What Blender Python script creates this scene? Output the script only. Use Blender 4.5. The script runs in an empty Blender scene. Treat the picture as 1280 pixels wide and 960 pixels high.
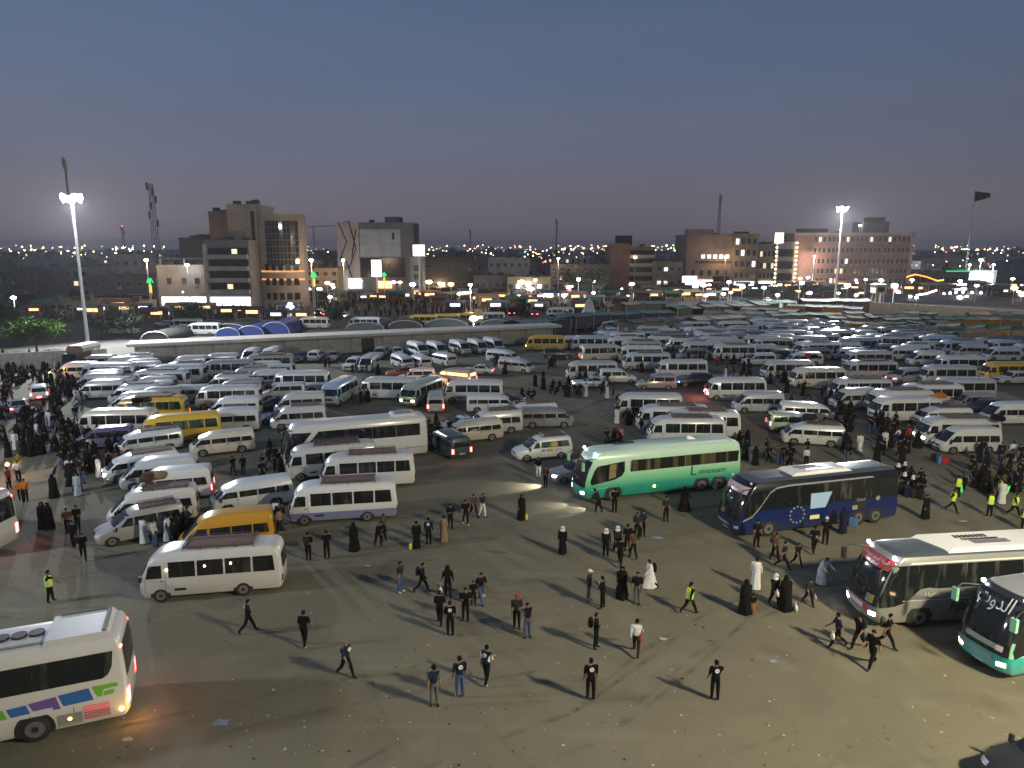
import bpy, bmesh, math, random
from mathutils import Vector, Matrix
R = random.Random(7)
SC = bpy.context.scene
COL = SC.collection
rad = math.radians

# ------------------------------------------------------------------ camera
F, HZ, CH = 890.0, 310.0, 17.5          # focal length (px of a 1280 px frame), horizon row, camera height (m)
PIT = math.atan((480 - HZ) / F)
cd = bpy.data.cameras.new('camera'); cam = bpy.data.objects.new('camera', cd); COL.objects.link(cam)
cd.sensor_fit = 'HORIZONTAL'; cd.sensor_width = 36; cd.lens = 36 * F / 1280
cd.clip_start = 0.5; cd.clip_end = 20000
cam.location = (0, 0, CH); cam.rotation_euler = (math.pi / 2 - PIT, 0, 0)
SC.camera = cam

def ray(px, py):
    v = (480 - py) / F
    return (px - 640) / F, math.cos(PIT) + v * math.sin(PIT), -math.sin(PIT) + v * math.cos(PIT)
def G(px, py, z=0.0):                   # where the sight line through a pixel meets height z
    dx, dy, dz = ray(px, py); t = (z - CH) / dz
    return dx * t, dy * t
def P(px, py, Y):                       # where it meets the vertical plane at distance Y
    dx, dy, dz = ray(px, py); t = Y / dy
    return dx * t, CH + dz * t

# ------------------------------------------------------------------ dusk sky
W = bpy.data.worlds.new('World'); SC.world = W; W.use_nodes = True
nt = W.node_tree; N = nt.nodes; LK = nt.links
tc = N.new('ShaderNodeTexCoord'); sep = N.new('ShaderNodeSeparateXYZ'); LK.new(tc.outputs['Generated'], sep.inputs[0])
rp = N.new('ShaderNodeValToRGB'); rp.color_ramp.interpolation = 'EASE'
els = rp.color_ramp.elements
stops = [(0.0, (.150, .122, .138)), (.05, (.146, .134, .160)), (.14, (.122, .140, .208)), (.24, (.096, .137, .226)), (.36, (.080, .126, .224)), (1.0, (.052, .088, .168))]
els[0].position = stops[0][0]; els[0].color = (*stops[0][1], 1)
els[1].position = 1.0; els[1].color = (*stops[-1][1], 1)
for p_, c_ in stops[1:-1]:
    e = els.new(p_); e.color = (*c_, 1)
LK.new(sep.outputs['Z'], rp.inputs[0])
mu = N.new('ShaderNodeMath'); mu.operation = 'MULTIPLY_ADD'; mu.inputs[1].default_value = -0.22; mu.inputs[2].default_value = 1.0
LK.new(sep.outputs['X'], mu.inputs[0])
bg = N['Background']; LK.new(rp.outputs[0], bg.inputs[0])
mu2 = N.new('ShaderNodeMath'); mu2.operation = 'MULTIPLY'; mu2.inputs[1].default_value = 1.0
nz = N.new('ShaderNodeTexNoise'); nz.inputs['Scale'].default_value = 2.2; nz.inputs['Detail'].default_value = 4; mpz = N.new('ShaderNodeMapping'); mpz.inputs['Scale'].default_value = (1, 1, 5)
LK.new(tc.outputs['Generated'], mpz.inputs[0]); LK.new(mpz.outputs[0], nz.inputs['Vector'])
mz = N.new('ShaderNodeMapRange'); mz.inputs[1].default_value = .3; mz.inputs[2].default_value = .7; mz.inputs[3].default_value = .95; mz.inputs[4].default_value = 1.05; LK.new(nz.outputs[0], mz.inputs[0]); LK.new(mz.outputs[0], mu2.inputs[1])   # thin high haze
LK.new(mu.outputs[0], mu2.inputs[0]); LK.new(mu2.outputs[0], bg.inputs[1])

SC.view_settings.view_transform = 'Standard'; SC.view_settings.look = 'None'
SC.view_settings.exposure = 0.0; SC.view_settings.gamma = 1.0
SC.render.engine = 'CYCLES'
SC.cycles.use_denoising = True
SC.cycles.max_bounces = 5; SC.cycles.diffuse_bounces = 2; SC.cycles.glossy_bounces = 2
SC.cycles.transparent_max_bounces = 6; SC.cycles.sample_clamp_indirect = 3.0; SC.cycles.sample_clamp_direct = 0
SC.cycles.caustics_reflective = False; SC.cycles.caustics_refractive = False

# ------------------------------------------------------------------ materials
MAT = {}
def nodes(name):
    m = bpy.data.materials.new(name); m.use_nodes = True; MAT[name] = m
    return m, m.node_tree.nodes, m.node_tree.links, m.node_tree.nodes['Principled BSDF']
def mat(name, col, rough=.6, metal=0, coat=0, var=.12, scale=3.0, dirt=None, spec=.5):
    """plain coloured surface with procedural mottling (and dust if dirt)"""
    m, n, l, b = nodes(name)
    b.inputs['Roughness'].default_value = rough; b.inputs['Metallic'].default_value = metal
    b.inputs['Specular IOR Level'].default_value = spec
    if coat: b.inputs['Coat Weight'].default_value = coat; b.inputs['Coat Roughness'].default_value = .12
    t = n.new('ShaderNodeTexCoord'); x = n.new('ShaderNodeTexNoise'); x.inputs['Scale'].default_value = scale; x.inputs['Detail'].default_value = 5
    l.new(t.outputs['Object'], x.inputs['Vector'])
    r = n.new('ShaderNodeValToRGB'); r.color_ramp.elements[0].position = .3; r.color_ramp.elements[1].position = .7
    d = dirt or [c * (1 - var * 1.6) for c in col]
    r.color_ramp.elements[0].color = (*d, 1); r.color_ramp.elements[1].color = (*col, 1)
    l.new(x.outputs[0], r.inputs[0]); l.new(r.outputs[0], b.inputs['Base Color'])
    return m
def glow(name, col, s, sample=True):
    m, n, l, b = nodes(name)
    b.inputs['Base Color'].default_value = (*[c * .5 for c in col], 1)
    b.inputs['Emission Color'].default_value = (*col, 1); b.inputs['Emission Strength'].default_value = s
    try: m.cycles.emission_sampling = 'AUTO' if sample else 'NONE'
    except Exception: pass
    return m
def paint(name, col, dust=(.30, .27, .22), amt=.5):
    """vehicle paint: gloss coat, road dust thickening near the sills and in blotches"""
    m, n, l, b = nodes(name)
    b.inputs['Roughness'].default_value = .35; b.inputs['Coat Weight'].default_value = .5; b.inputs['Coat Roughness'].default_value = .15
    t = n.new('ShaderNodeTexCoord'); s = n.new('ShaderNodeSeparateXYZ'); l.new(t.outputs['Object'], s.inputs[0])
    x = n.new('ShaderNodeTexNoise'); x.noise_dimensions = '4D'; x.inputs['Scale'].default_value = 1.3; x.inputs['Detail'].default_value = 6; l.new(t.outputs['Object'], x.inputs[0])
    o2 = n.new('ShaderNodeObjectInfo'); w2 = n.new('ShaderNodeMath'); w2.operation = 'MULTIPLY'; w2.inputs[1].default_value = 40; l.new(o2.outputs['Random'], w2.inputs[0]); l.new(w2.outputs[0], x.inputs['W'])
    mr = n.new('ShaderNodeMapRange'); mr.inputs[1].default_value = 1.1; mr.inputs[2].default_value = .3; mr.inputs[3].default_value = .1; mr.inputs[4].default_value = .75
    l.new(s.outputs['Z'], mr.inputs[0])
    mm = n.new('ShaderNodeMath'); mm.operation = 'MULTIPLY'; l.new(mr.outputs[0], mm.inputs[0]); l.new(x.outputs[0], mm.inputs[1])
    m2 = n.new('ShaderNodeMath'); m2.operation = 'MULTIPLY'; m2.inputs[1].default_value = amt * 1.8; l.new(mm.outputs[0], m2.inputs[0])
    mx = n.new('ShaderNodeMix'); mx.data_type = 'RGBA'; oi = n.new('ShaderNodeObjectInfo'); rv = n.new('ShaderNodeMapRange'); rv.inputs[3].default_value = .72; rv.inputs[4].default_value = 1.08; l.new(oi.outputs['Random'], rv.inputs[0])
    vm = n.new('ShaderNodeVectorMath'); vm.operation = 'SCALE'; vm.inputs[0].default_value = col; l.new(rv.outputs[0], vm.inputs['Scale']); l.new(vm.outputs[0], mx.inputs['A']); mx.inputs['B'].default_value = (*dust, 1)
    l.new(m2.outputs[0], mx.inputs['Factor']); l.new(mx.outputs['Result'], b.inputs['Base Color'])
    ra = n.new('ShaderNodeMath'); ra.operation = 'MULTIPLY_ADD'; ra.inputs[1].default_value = .5; ra.inputs[2].default_value = .28
    l.new(m2.outputs[0], ra.inputs[0]); l.new(ra.outputs[0], b.inputs['Roughness'])
    return m

for nm, c in dict(white_paint=(.64, .65, .66), ivory_paint=(.64, .60, .51), cool_white_paint=(.56, .60, .64), silver_paint=(.36, .36, .37), grey_paint=(.22, .23, .25), roof_paint=(.085, .105, .12), dark_roof_paint=(.06, .07, .085), yellow_paint=(.62, .40, .03), orange_yellow_paint=(.70, .36, .01),
                  dark_green_paint=(.03, .06, .055), black_paint=(.02, .02, .023), red_paint=(.40, .03, .02), blue_paint=(.002, .014, .10), navy_paint=(.004, .005, .011), violet_paint=(.12, .09, .25), sky_paint=(.42, .55, .68),
                  green_paint=(.14, .55, .30), deep_green_paint=(.012, .30, .22), mint_paint=(.30, .66, .42), teal_paint=(.0, .42, .40), sage_paint=(.32, .42, .33), coach_silver_paint=(.27, .28, .28), skirt_blue_paint=(.14, .16, .40),
                  lime_print=(.16, .50, .04), purple_print=(.16, .09, .36), azure_print=(.03, .16, .48), red_print=(.55, .02, .03), white_print=(.8, .8, .8), pale_print=(.30, .38, .30), forest_print=(.006, .10, .085), pink_print=(.75, .55, .56)).items():
    dk = sum(c) < .4; paint(nm, c, dust=tuple(.06 + x * .6 for x in c) if dk else (.30, .27, .22), amt=.3 if 'print' in nm or dk else .6)
# the green coach body: a factory fade from pale roof to deep green sill
m, n, l, b = nodes('green_fade_paint')
b.inputs['Roughness'].default_value = .3; b.inputs['Coat Weight'].default_value = .5
t = n.new('ShaderNodeTexCoord'); s = n.new('ShaderNodeSeparateXYZ'); l.new(t.outputs['Object'], s.inputs[0])
mr = n.new('ShaderNodeMapRange'); mr.inputs[1].default_value = .3; mr.inputs[2].default_value = 3.6; l.new(s.outputs['Z'], mr.inputs[0])
r = n.new('ShaderNodeValToRGB'); l.new(mr.outputs[0], r.inputs[0])
for i, (p_, c_) in enumerate([(0, (.014, .24, .20)), (.22, (.03, .33, .26)), (.38, (.20, .56, .33)), (.52, (.38, .68, .45)), (1, (.56, .74, .64))]):
    e = r.color_ramp.elements[i] if i < 2 else r.color_ramp.elements.new(p_)
    e.position = p_; e.color = (*c_, 1)
l.new(r.outputs[0], b.inputs['Base Color'])

def window_glass(name, dark, light, p0):
    """dark tinted glass with the dim shapes of curtains and seats behind it"""
    m, n, l, b = nodes(name); b.inputs['Roughness'].default_value = .07; b.inputs['Specular IOR Level'].default_value = .6
    t = n.new('ShaderNodeTexCoord'); mp = n.new('ShaderNodeMapping'); mp.inputs['Scale'].default_value = (2.6, 2.6, .5); l.new(t.outputs['Object'], mp.inputs[0])
    x = n.new('ShaderNodeTexNoise'); x.noise_dimensions = '4D'; x.inputs['Scale'].default_value = 1.0; x.inputs['Detail'].default_value = 2; l.new(mp.outputs[0], x.inputs[0])
    o2 = n.new('ShaderNodeObjectInfo'); w2 = n.new('ShaderNodeMath'); w2.operation = 'MULTIPLY'; w2.inputs[1].default_value = 60; l.new(o2.outputs['Random'], w2.inputs[0]); l.new(w2.outputs[0], x.inputs['W'])
    r = n.new('ShaderNodeValToRGB'); r.color_ramp.elements[0].position = p0; r.color_ramp.elements[1].position = p0 + .16; r.color_ramp.elements[0].color = (*dark, 1); r.color_ramp.elements[1].color = (*light, 1)
    l.new(x.outputs[0], r.inputs[0]); l.new(r.outputs[0], b.inputs['Base Color'])
window_glass('glass', (.010, .012, .014), (.060, .062, .055), .56)
window_glass('green_glass', (.02, .04, .03), (.11, .14, .10), .48)
mat('cabin_dark', (.015, .015, .016), .7)
mat('curtain', (.28, .25, .12), .9, scale=9, var=.3)
mat('tyre', (.018, .018, .018), .85); mat('rim', (.30, .30, .31), .4, .7); mat('trim', (.02, .02, .022), .55); mat('chrome', (.6, .6, .62), .2, 1)
mat('rack_brown', (.15, .080, .066), .85, scale=6, var=.3); mat('rack_grey', (.13, .12, .11), .7, scale=6)
mat('plate_white', (.5, .5, .48), .5); mat('lamp_off', (.55, .56, .58), .15); mat('tail_off', (.22, .015, .015), .2); mat('amber_off', (.5, .2, .02), .3)
glow('head_on', (1, .95, .85), 30); glow('warm_head_on', (1, .62, .28), 16); glow('tail_on', (1, .07, .06), 18); glow('amber_on', (1, .5, .08), 22); glow('blue_on', (.12, .2, 1), 12); glow('cool_on', (.75, .85, 1), 30)
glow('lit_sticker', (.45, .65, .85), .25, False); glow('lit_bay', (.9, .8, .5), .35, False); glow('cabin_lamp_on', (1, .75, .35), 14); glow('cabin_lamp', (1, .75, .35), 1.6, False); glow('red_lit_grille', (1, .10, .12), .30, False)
m, n, l, b = nodes('clear_glass')
b.inputs['Base Color'].default_value = (.01, .014, .014, 1); b.inputs['Roughness'].default_value = .06; b.inputs['Alpha'].default_value = .45

# ------------------------------------------------------------------ mesh building
class MB:
    def __init__(s): s.v = []; s.f = []; s.m = []; s.k = []
    def mi(s, key):
        if key not in s.k: s.k.append(key)
        return s.k.index(key)
    def face(s, idx, key): s.f.append(tuple(idx)); s.m.append(s.mi(key))
    def poly(s, pts, key):
        b0 = len(s.v); s.v += [tuple(p) for p in pts]; s.face(range(b0, b0 + len(pts)), key)
    def box(s, x0, x1, y0, y1, z0, z1, key, top=None):
        b0 = len(s.v)
        s.v += [(x0, y0, z0), (x1, y0, z0), (x1, y1, z0), (x0, y1, z0), (x0, y0, z1), (x1, y0, z1), (x1, y1, z1), (x0, y1, z1)]
        for q in ((0, 3, 2, 1), (0, 1, 5, 4), (1, 2, 6, 5), (2, 3, 7, 6), (3, 0, 4, 7)): s.face([b0 + i for i in q], key)
        s.face([b0 + i for i in (4, 5, 6, 7)], top or key)
        return s
    def rings(s, rings, key, cap0=True, cap1=True, closed=True):
        n_ = len(rings[0]); b0 = len(s.v)
        for rg in rings: s.v += [tuple(p) for p in rg]
        for i in range(len(rings) - 1):
            for j in range(n_ if closed else n_ - 1):
                a = b0 + i * n_ + j; b_ = b0 + i * n_ + (j + 1) % n_
                s.face((a, b_, b_ + n_, a + n_), key)
        if cap0: s.face([b0 + j for j in range(n_)][::-1], key)
        if cap1: s.face([b0 + (len(rings) - 1) * n_ + j for j in range(n_)], key)
        return s
    def tube(s, pts, r, key, n_=6, taper=None):
        pts = [Vector(p) for p in pts]; rg = []
        for i, p in enumerate(pts):
            d = (pts[min(i + 1, len(pts) - 1)] - pts[max(i - 1, 0)]).normalized()
            u = d.cross(Vector((0, 0, 1)) if abs(d.z) < .95 else Vector((1, 0, 0))).normalized(); w = d.cross(u)
            rr = r if taper is None else r + (taper - r) * i / (len(pts) - 1)
            rg.append([p + (u * math.cos(a) + w * math.sin(a)) * rr for a in (2 * math.pi * k / n_ for k in range(n_))])
        return s.rings(rg, key)
    def disc(s, c, axis, r, key, n_=14):
        a = Vector(axis).normalized(); u = a.cross(Vector((0, 0, 1)) if abs(a.z) < .9 else Vector((1, 0, 0))).normalized(); w = a.cross(u)
        s.poly([Vector(c) + (u * math.cos(t) + w * math.sin(t)) * r for t in (2 * math.pi * k / n_ for k in range(n_))], key)
        return s
    def ball(s, c, r, key, n_=8, sz=1.0):
        rg = []
        for i in range(1, 5):
            th = math.pi * i / 5
            rg.append([(c[0] + r * math.sin(th) * math.cos(2 * math.pi * k / n_), c[1] + r * math.sin(th) * math.sin(2 * math.pi * k / n_), c[2] + r * sz * math.cos(th)) for k in range(n_)])
        return s.rings(rg[::-1], key)
    def add(s, o, M=None):
        b0 = len(s.v); s.v += [tuple(M @ Vector(p)) for p in o.v] if M else o.v
        for f, mi in zip(o.f, o.m): s.f.append(tuple(b0 + i for i in f)); s.m.append(s.mi(o.k[mi]))
        return s
    def mesh(s, name, smooth=True, ang=38):
        me = bpy.data.meshes.new(name); me.from_pydata([tuple(p) for p in s.v], [], s.f)
        for k in s.k: me.materials.append(MAT[k])
        me.polygons.foreach_set('material_index', s.m)
        if smooth:
            me.polygons.foreach_set('use_smooth', [True] * len(s.f)); me.set_sharp_from_angle(angle=rad(ang))
        me.update(); return me
    def build(s, name, parent=None, smooth=True, ang=38):
        return link(name, s.mesh(name, smooth, ang), parent)

def link(name, data, parent=None, loc=None, rz=None):
    o = bpy.data.objects.new(name, data); COL.objects.link(o)
    if parent: o.parent = parent
    if loc: o.location = loc
    if rz is not None: o.rotation_euler = (0, 0, rz)
    return o
def tag(o, label=None, cat=None, group=None, kind=None):
    if label: o['label'] = label
    if cat: o['category'] = cat
    if group: o['group'] = group
    if kind: o['kind'] = kind
    return o
def empty(name, loc, rz=0):
    o = link(name, None, None, loc, rz); o.empty_display_size = .3; return o
KIDS = {}
def kids(o):
    return KIDS.get(o.name, ())
def child(p, o):
    o.parent = p; KIDS.setdefault(p.name, []).append(o); return o
def repaint(o, over):
    if not over or o.type != 'MESH': return
    for i, sl in enumerate(o.material_slots):
        k = o.data.materials[i].name
        if k in over: sl.link = 'OBJECT'; sl.material = MAT[over[k]]
def copy_tree(o, parent=None, over=None):
    c = o.copy(); COL.objects.link(c); c.parent = parent; repaint(c, over)
    for ch in kids(o): copy_tree(ch, c, over)
    return c
# ------------------------------------------------------------------ ground, lot, wall, streets
def noise_ground(name, cols, dust, scale=.06):
    m, n, l, b = nodes(name); b.inputs['Roughness'].default_value = .9; b.inputs['Specular IOR Level'].default_value = .25
    t = n.new('ShaderNodeTexCoord')
    def noise(sc, det=6, st=None):
        x = n.new('ShaderNodeTexNoise'); x.inputs['Scale'].default_value = sc; x.inputs['Detail'].default_value = det
        if st:
            mp = n.new('ShaderNodeMapping'); mp.inputs['Scale'].default_value = st; mp.inputs['Rotation'].default_value = (0, 0, rad(14)); l.new(t.outputs['Object'], mp.inputs[0]); l.new(mp.outputs[0], x.inputs[0])
        else: l.new(t.outputs['Object'], x.inputs[0])
        return x
    def mix(a, b_, f):
        mx = n.new('ShaderNodeMix'); mx.data_type = 'RGBA'
        for s_, v in (('A', a), ('B', b_)):
            if isinstance(v, tuple): mx.inputs[s_].default_value = (*v, 1)
            else: l.new(v, mx.inputs[s_])
        l.new(f, mx.inputs['Factor']); return mx.outputs['Result']
    def ramp(x, a, b_):
        r = n.new('ShaderNodeMapRange'); r.inputs[1].default_value = a; r.inputs[2].default_value = b_; l.new(x.outputs[0], r.inputs[0]); return r.outputs[0]
    c = mix(cols[0], cols[1], ramp(noise(scale), .35, .65))
    c = mix(c, cols[2], ramp(noise(scale * 3, 8, (1, .25, 1)), .56, .78))          # long drifts left by traffic
    c = mix(c, dust, ramp(noise(.45, 10), .52, .80))
    sp = noise(16, 2); c = mix(c, tuple(x * 1.4 for x in dust), ramp(sp, .72, .80))
    s2 = noise(1.7, 8); c = mix(c, tuple(x * .62 for x in cols[2]), ramp(s2, .66, .84))
    c = mix(c, tuple(x * .80 for x in cols[2]), ramp(noise(.22, 9), .58, .76))               # oil and water stains
    c = mix(c, tuple(x * 1.15 for x in cols[1]), ramp(noise(.5, 5, (.12, 1, 1)), .62, .74))   # wheel lanes
    l.new(c, b.inputs['Base Color'])
    bp = n.new('ShaderNodeBump'); bp.inputs['Strength'].default_value = .35; bp.inputs['Distance'].default_value = .03
    l.new(noise(22, 6).outputs[0], bp.inputs['Height']); l.new(bp.outputs[0], b.inputs['Normal'])
noise_ground('lot_asphalt', ((.138, .127, .092), (.160, .147, .108), (.108, .099, .076)), (.185, .170, .126))
noise_ground('earth', ((.07, .066, .06), (.095, .09, .08), (.05, .048, .043)), (.11, .10, .085), .02)
noise_ground('street_asphalt', ((.06, .058, .055), (.075, .072, .068), (.05, .05, .048)), (.1, .095, .085), .05)
mat('wall_concrete', (.44, .42, .39), .85, scale=1.2, var=.25); mat('canopy_cream', (.50, .48, .43), .7, scale=.6, var=.15)
mat('pilaster', (.30, .30, .28), .85); mat('cream_wall', (.48, .40, .27), .85, scale=.8)

def sheet(name, x0, x1, y0, y1, z, key):
    mb = MB(); mb.poly([(x0, y0, z), (x1, y0, z), (x1, y1, z), (x0, y1, z)], key)
    return tag(mb.build(name, smooth=False), kind='structure')
sheet('ground', -5000, 5000, -60, 7000, -.008, 'earth')
mb = MB()   # the lot: everything this side of the wall line
mb.poly([(-170, -50, 0), (170, -50, 0), (170, 178, 0), (60, 186, 0), (8, 150, 0), (8, 131, 0), (-57, 107, 0), (-170, 66, 0)], 'lot_asphalt')
tag(mb.build('parking_lot', smooth=False), kind='structure')
mb = MB(); mb.poly([(-260, 128, -.004), (-60, 160, -.004), (40, 196, -.004), (330, 300, -.004), (330, 318, -.004), (30, 230, -.004), (-60, 200, -.004), (-260, 160, -.004)], 'street_asphalt')
tag(mb.build('street', smooth=False), kind='structure')

# perimeter wall with a flat canopy along the lot side
WA = Vector((*G(172, 455), 0)); WB = Vector((*G(690, 427), 0)); wd = (WB - WA); WL = wd.length; wd.normalize(); wn = Vector((wd.y, -wd.x, 0))
wroot = empty('perimeter_wall', WA, math.atan2(wd.y, wd.x))
tag(wroot, 'long grey panelled wall under a cream flat canopy at the back of the lot', 'wall')
npan = 13; pw = WL / npan
pm = MB(); pm.box(.22, pw - .22, 0, .22, 0, 2.95, 'wall_concrete'); pm = pm.mesh('wall_panel', False)
qm = MB(); qm.box(-.22, .22, -.06, .26, 0, 3.0, 'pilaster'); qm = qm.mesh('pilaster', False)
for i in range(npan):
    child(wroot, link('wall_panel', pm, None, (i * pw, 0, 0)))
for i in range(npan + 1):
    child(wroot, link('pilaster', qm, None, (i * pw, 0, 0)))
cm = MB(); cm.box(-1.0, WL + 1.0, -2.2, 3.2, 3.0, 3.3, 'canopy_cream'); cm.box(-1.0, WL + 1.0, -2.25, -2.2, 2.9, 3.36, 'canopy_cream')
child(wroot, cm.build('canopy', smooth=False))
dm = MB(); dm.box(.8, 3.0, -.03, .1, 0, 2.3, 'trim'); dd = dm.build('doorway', smooth=False); child(wroot, dd); dd.location = (pw * 6 + 1.0, 0, 0)
# lower wall further left
WC = WA - wd * 4
w2 = empty('boundary_wall', WC, math.atan2(wd.y, wd.x)); tag(w2, 'plain concrete wall running left from the canopy wall past the trees', 'wall')
bm_ = MB(); bm_.box(-6.9, 0, 0, .25, 0, 2.6, 'wall_concrete'); bm_ = bm_.mesh('wall_panel', False)
for i in range(8): child(w2, link('wall_panel', bm_, None, (-i * 7, 0, 0)))

# ------------------------------------------------------------------ floodlight masts
mat('mast_steel', (.60, .61, .60), .5, .3, scale=4); mat('lattice_steel', (.10, .09, .09), .6, .3)
glow('flood_lens', (1, .98, .93), 120, False)
def mast(px, py, ztop, label, loc=None, nfl=12, rr=1.5, power=0, color=(1, 1, 1), aim=None):
    x, y = loc if loc else G(px, py)
    r_ = empty('floodlight_mast', (x, y, 0)); tag(r_, label, 'light mast', 'tall floodlight masts around the lot')
    a = MB(); a.tube([(0, 0, 0), (0, 0, ztop)], .34, 'mast_steel', 10, .17); child(r_, a.build('pole'))
    a = MB(); a.box(-.5, .5, -.5, .5, 0, .35, 'wall_concrete'); child(r_, a.build('plinth', smooth=False))
    a = MB()
    a.tube([(rr * math.cos(t), rr * math.sin(t), ztop - .2) for t in (2 * math.pi * k / 16 for k in range(17))], .06, 'mast_steel')
    for k in range(4): a.tube([(0, 0, ztop - .1), (rr * math.cos(k * math.pi / 2), rr * math.sin(k * math.pi / 2), ztop - .2)], .05, 'mast_steel')
    child(r_, a.build('lamp_ring'))
    hb = MB(); hb.box(-.12, .28, -.5, .5, -.4, .4, 'mast_steel'); hb = hb.mesh('floodlight', False)
    lb = MB(); lb.disc((.31, 0, 0), (1, 0, 0), .55, 'flood_lens', 14); lb = lb.mesh('lens', False)
    for k in range(nfl):
        t = 2 * math.pi * k / nfl
        h_ = child(r_, link('floodlight', hb, None, (rr * 1.08 * math.cos(t), rr * 1.08 * math.sin(t), ztop - .2 - (.5 if k % 2 else 0))))
        h_.rotation_euler = (0, rad(24), t); child(h_, link('lens', lb))
    if power:
        ld = bpy.data.lights.new('floodlight_beam', 'SPOT'); ld.energy = power; ld.color = color; ld.spot_size = rad(165); ld.spot_blend = .5; ld.shadow_soft_size = rr
        lo = link('floodlight_beam', ld, None, (x, y, ztop - 1.3)); lo.parent = None
        d = Vector((aim[0] - x, aim[1] - y, -(ztop))) if aim else Vector((0, 0, -1))
        lo.rotation_euler = d.to_track_quat('-Z', 'Y').to_euler()
    return r_

# ------------------------------------------------------------------ dusty evening air
m = bpy.data.materials.new('haze_air'); m.use_nodes = True; MAT['haze_air'] = m
m.node_tree.nodes.remove(m.node_tree.nodes['Principled BSDF']); vp = m.node_tree.nodes.new('ShaderNodeVolumePrincipled')
vp.inputs['Color'].default_value = (.86, .86, .90, 1); vp.inputs['Density'].default_value = HAZE = .00016; vp.inputs['Anisotropy'].default_value = .3
m.node_tree.links.new(vp.outputs[0], m.node_tree.nodes['Material Output'].inputs['Volume'])
mb = MB(); mb.box(-5100, 5100, -110, 7100, -1.05, 75, 'haze_air'); tag(mb.build('haze', smooth=False), 'thin dusty haze filling the evening air', 'haze', None, 'stuff')
# ------------------------------------------------------------------ vehicles: hulls
class Hull:
    def __init__(s, lv, af, bf, ar, br, n=2.4, nf=7, nr=5):
        s.lv = lv; s.af, s.bf, s.ar, s.br, s.n, s.nf, s.nr = af, bf, ar, br, n, nf, nr
    def at(s, z):
        lv = s.lv
        if z <= lv[0][0]: return lv[0][1:]
        for a, b in zip(lv, lv[1:]):
            if z <= b[0]:
                t = (z - a[0]) / (b[0] - a[0]); return tuple(p + (q - p) * t for p, q in zip(a[1:], b[1:]))
        return lv[-1][1:]
    def cor(s, t): return 1 - (1 - min(1, max(0, t)) ** s.n) ** (1 / s.n)
    def k(s, w): return w / s.lv[1][3]
    def front(s, y, z):
        xr, xf, w = s.at(z); b = s.bf * s.k(w); return xf - s.af * s.cor((abs(y) - (w - b)) / b)
    def rear(s, y, z):
        xr, xf, w = s.at(z); b = s.br * s.k(w); return xr + s.ar * s.cor((abs(y) - (w - b)) / b)
    def side(s, x, z):
        xr, xf, w = s.at(z)
        if x > xf - s.af: return w - s.bf * s.k(w) * s.cor((x - (xf - s.af)) / s.af)
        if x < xr + s.ar: return w - s.br * s.k(w) * s.cor((xr + s.ar - x) / s.ar)
        return w
    def outline(s, z):
        xr, xf, w = s.at(z); pts = []
        kf = s.k(w); bf, br = s.bf * kf, s.br * kf
        def q(a, b, c, sg, i, n_, fr):
            th = math.pi / 2 * i / n_; e = 2 / s.n
            cx, cy = math.cos(th) ** e, math.sin(th) ** e
            return (xf - a + a * cx, sg * (w - b + b * cy)) if fr else (xr + a - a * cx, sg * (w - b + b * cy))
        for i in range(s.nf + 1): pts.append(q(s.af, bf, 0, 1, i, s.nf, True))
        for i in range(s.nr, -1, -1): pts.append(q(s.ar, br, 0, 1, i, s.nr, False))
        for i in range(0, s.nr + 1): pts.append(q(s.ar, br, 0, -1, i, s.nr, False))
        for i in range(s.nf, -1, -1): pts.append(q(s.af, bf, 0, -1, i, s.nf, True))
        return [(x, y, z) for x, y in pts]
    def body(s, mb, key, split=None):
        zs = [l[0] for l in s.lv]
        rg = [s.outline(z) for z in zs]
        if not split: mb.rings(rg, key)
        else:                               # split: {index of first ring: key}
            cuts = sorted(split) + [len(rg) - 1]
            for i, (a, b) in enumerate(zip(cuts, cuts[1:])):
                mb.rings(rg[a:b + 1], split[a], i == 0, i == len(cuts) - 2)
        return mb
    # quads are given as (lower-left, lower-right, upper-right, upper-left)
    def spatch(s, mb, q, key, sg=1, off=.012, nx=3, nz=3):
        g = [[None] * (nx + 1) for _ in range(nz + 1)]
        for j in range(nz + 1):
            for i in range(nx + 1):
                u, v = i / nx, j / nz
                x = (q[0][0] * (1 - u) + q[1][0] * u) * (1 - v) + (q[3][0] * (1 - u) + q[2][0] * u) * v
                z = (q[0][1] * (1 - u) + q[1][1] * u) * (1 - v) + (q[3][1] * (1 - u) + q[2][1] * u) * v
                g[j][i] = (x, sg * (s.side(x, z) + off), z)
        s.grid(mb, g, key)
    def grid(s, mb, g, key):
        b0 = len(mb.v); n_ = len(g[0])
        for row in g: mb.v += row
        for j in range(len(g) - 1):
            for i in range(n_ - 1):
                a = b0 + j * n_ + i; mb.face((a, a + 1, a + n_ + 1, a + n_), key)
    def fpatch(s, mb, q, key, off=.012, ny=8, nz=4, rear=False):
        fn = s.rear if rear else s.front; sg = -1 if rear else 1; g = []
        for j in range(nz + 1):
            row = []
            for i in range(ny + 1):
                u, v = i / ny, j / nz
                y = (q[0][0] * (1 - u) + q[1][0] * u) * (1 - v) + (q[3][0] * (1 - u) + q[2][0] * u) * v
                z = (q[0][1] * (1 - u) + q[1][1] * u) * (1 - v) + (q[3][1] * (1 - u) + q[2][1] * u) * v
                row.append((fn(y, z) + sg * off, y, z))
            g.append(row)
        s.grid(mb, g, key)
    def spoly(s, mb, pts, key, sg=1, off=.014):      # a flat many-cornered panel on the side
        mb.poly([(x, sg * (s.side(x, z) + off), z) for x, z in pts], key)
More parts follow.
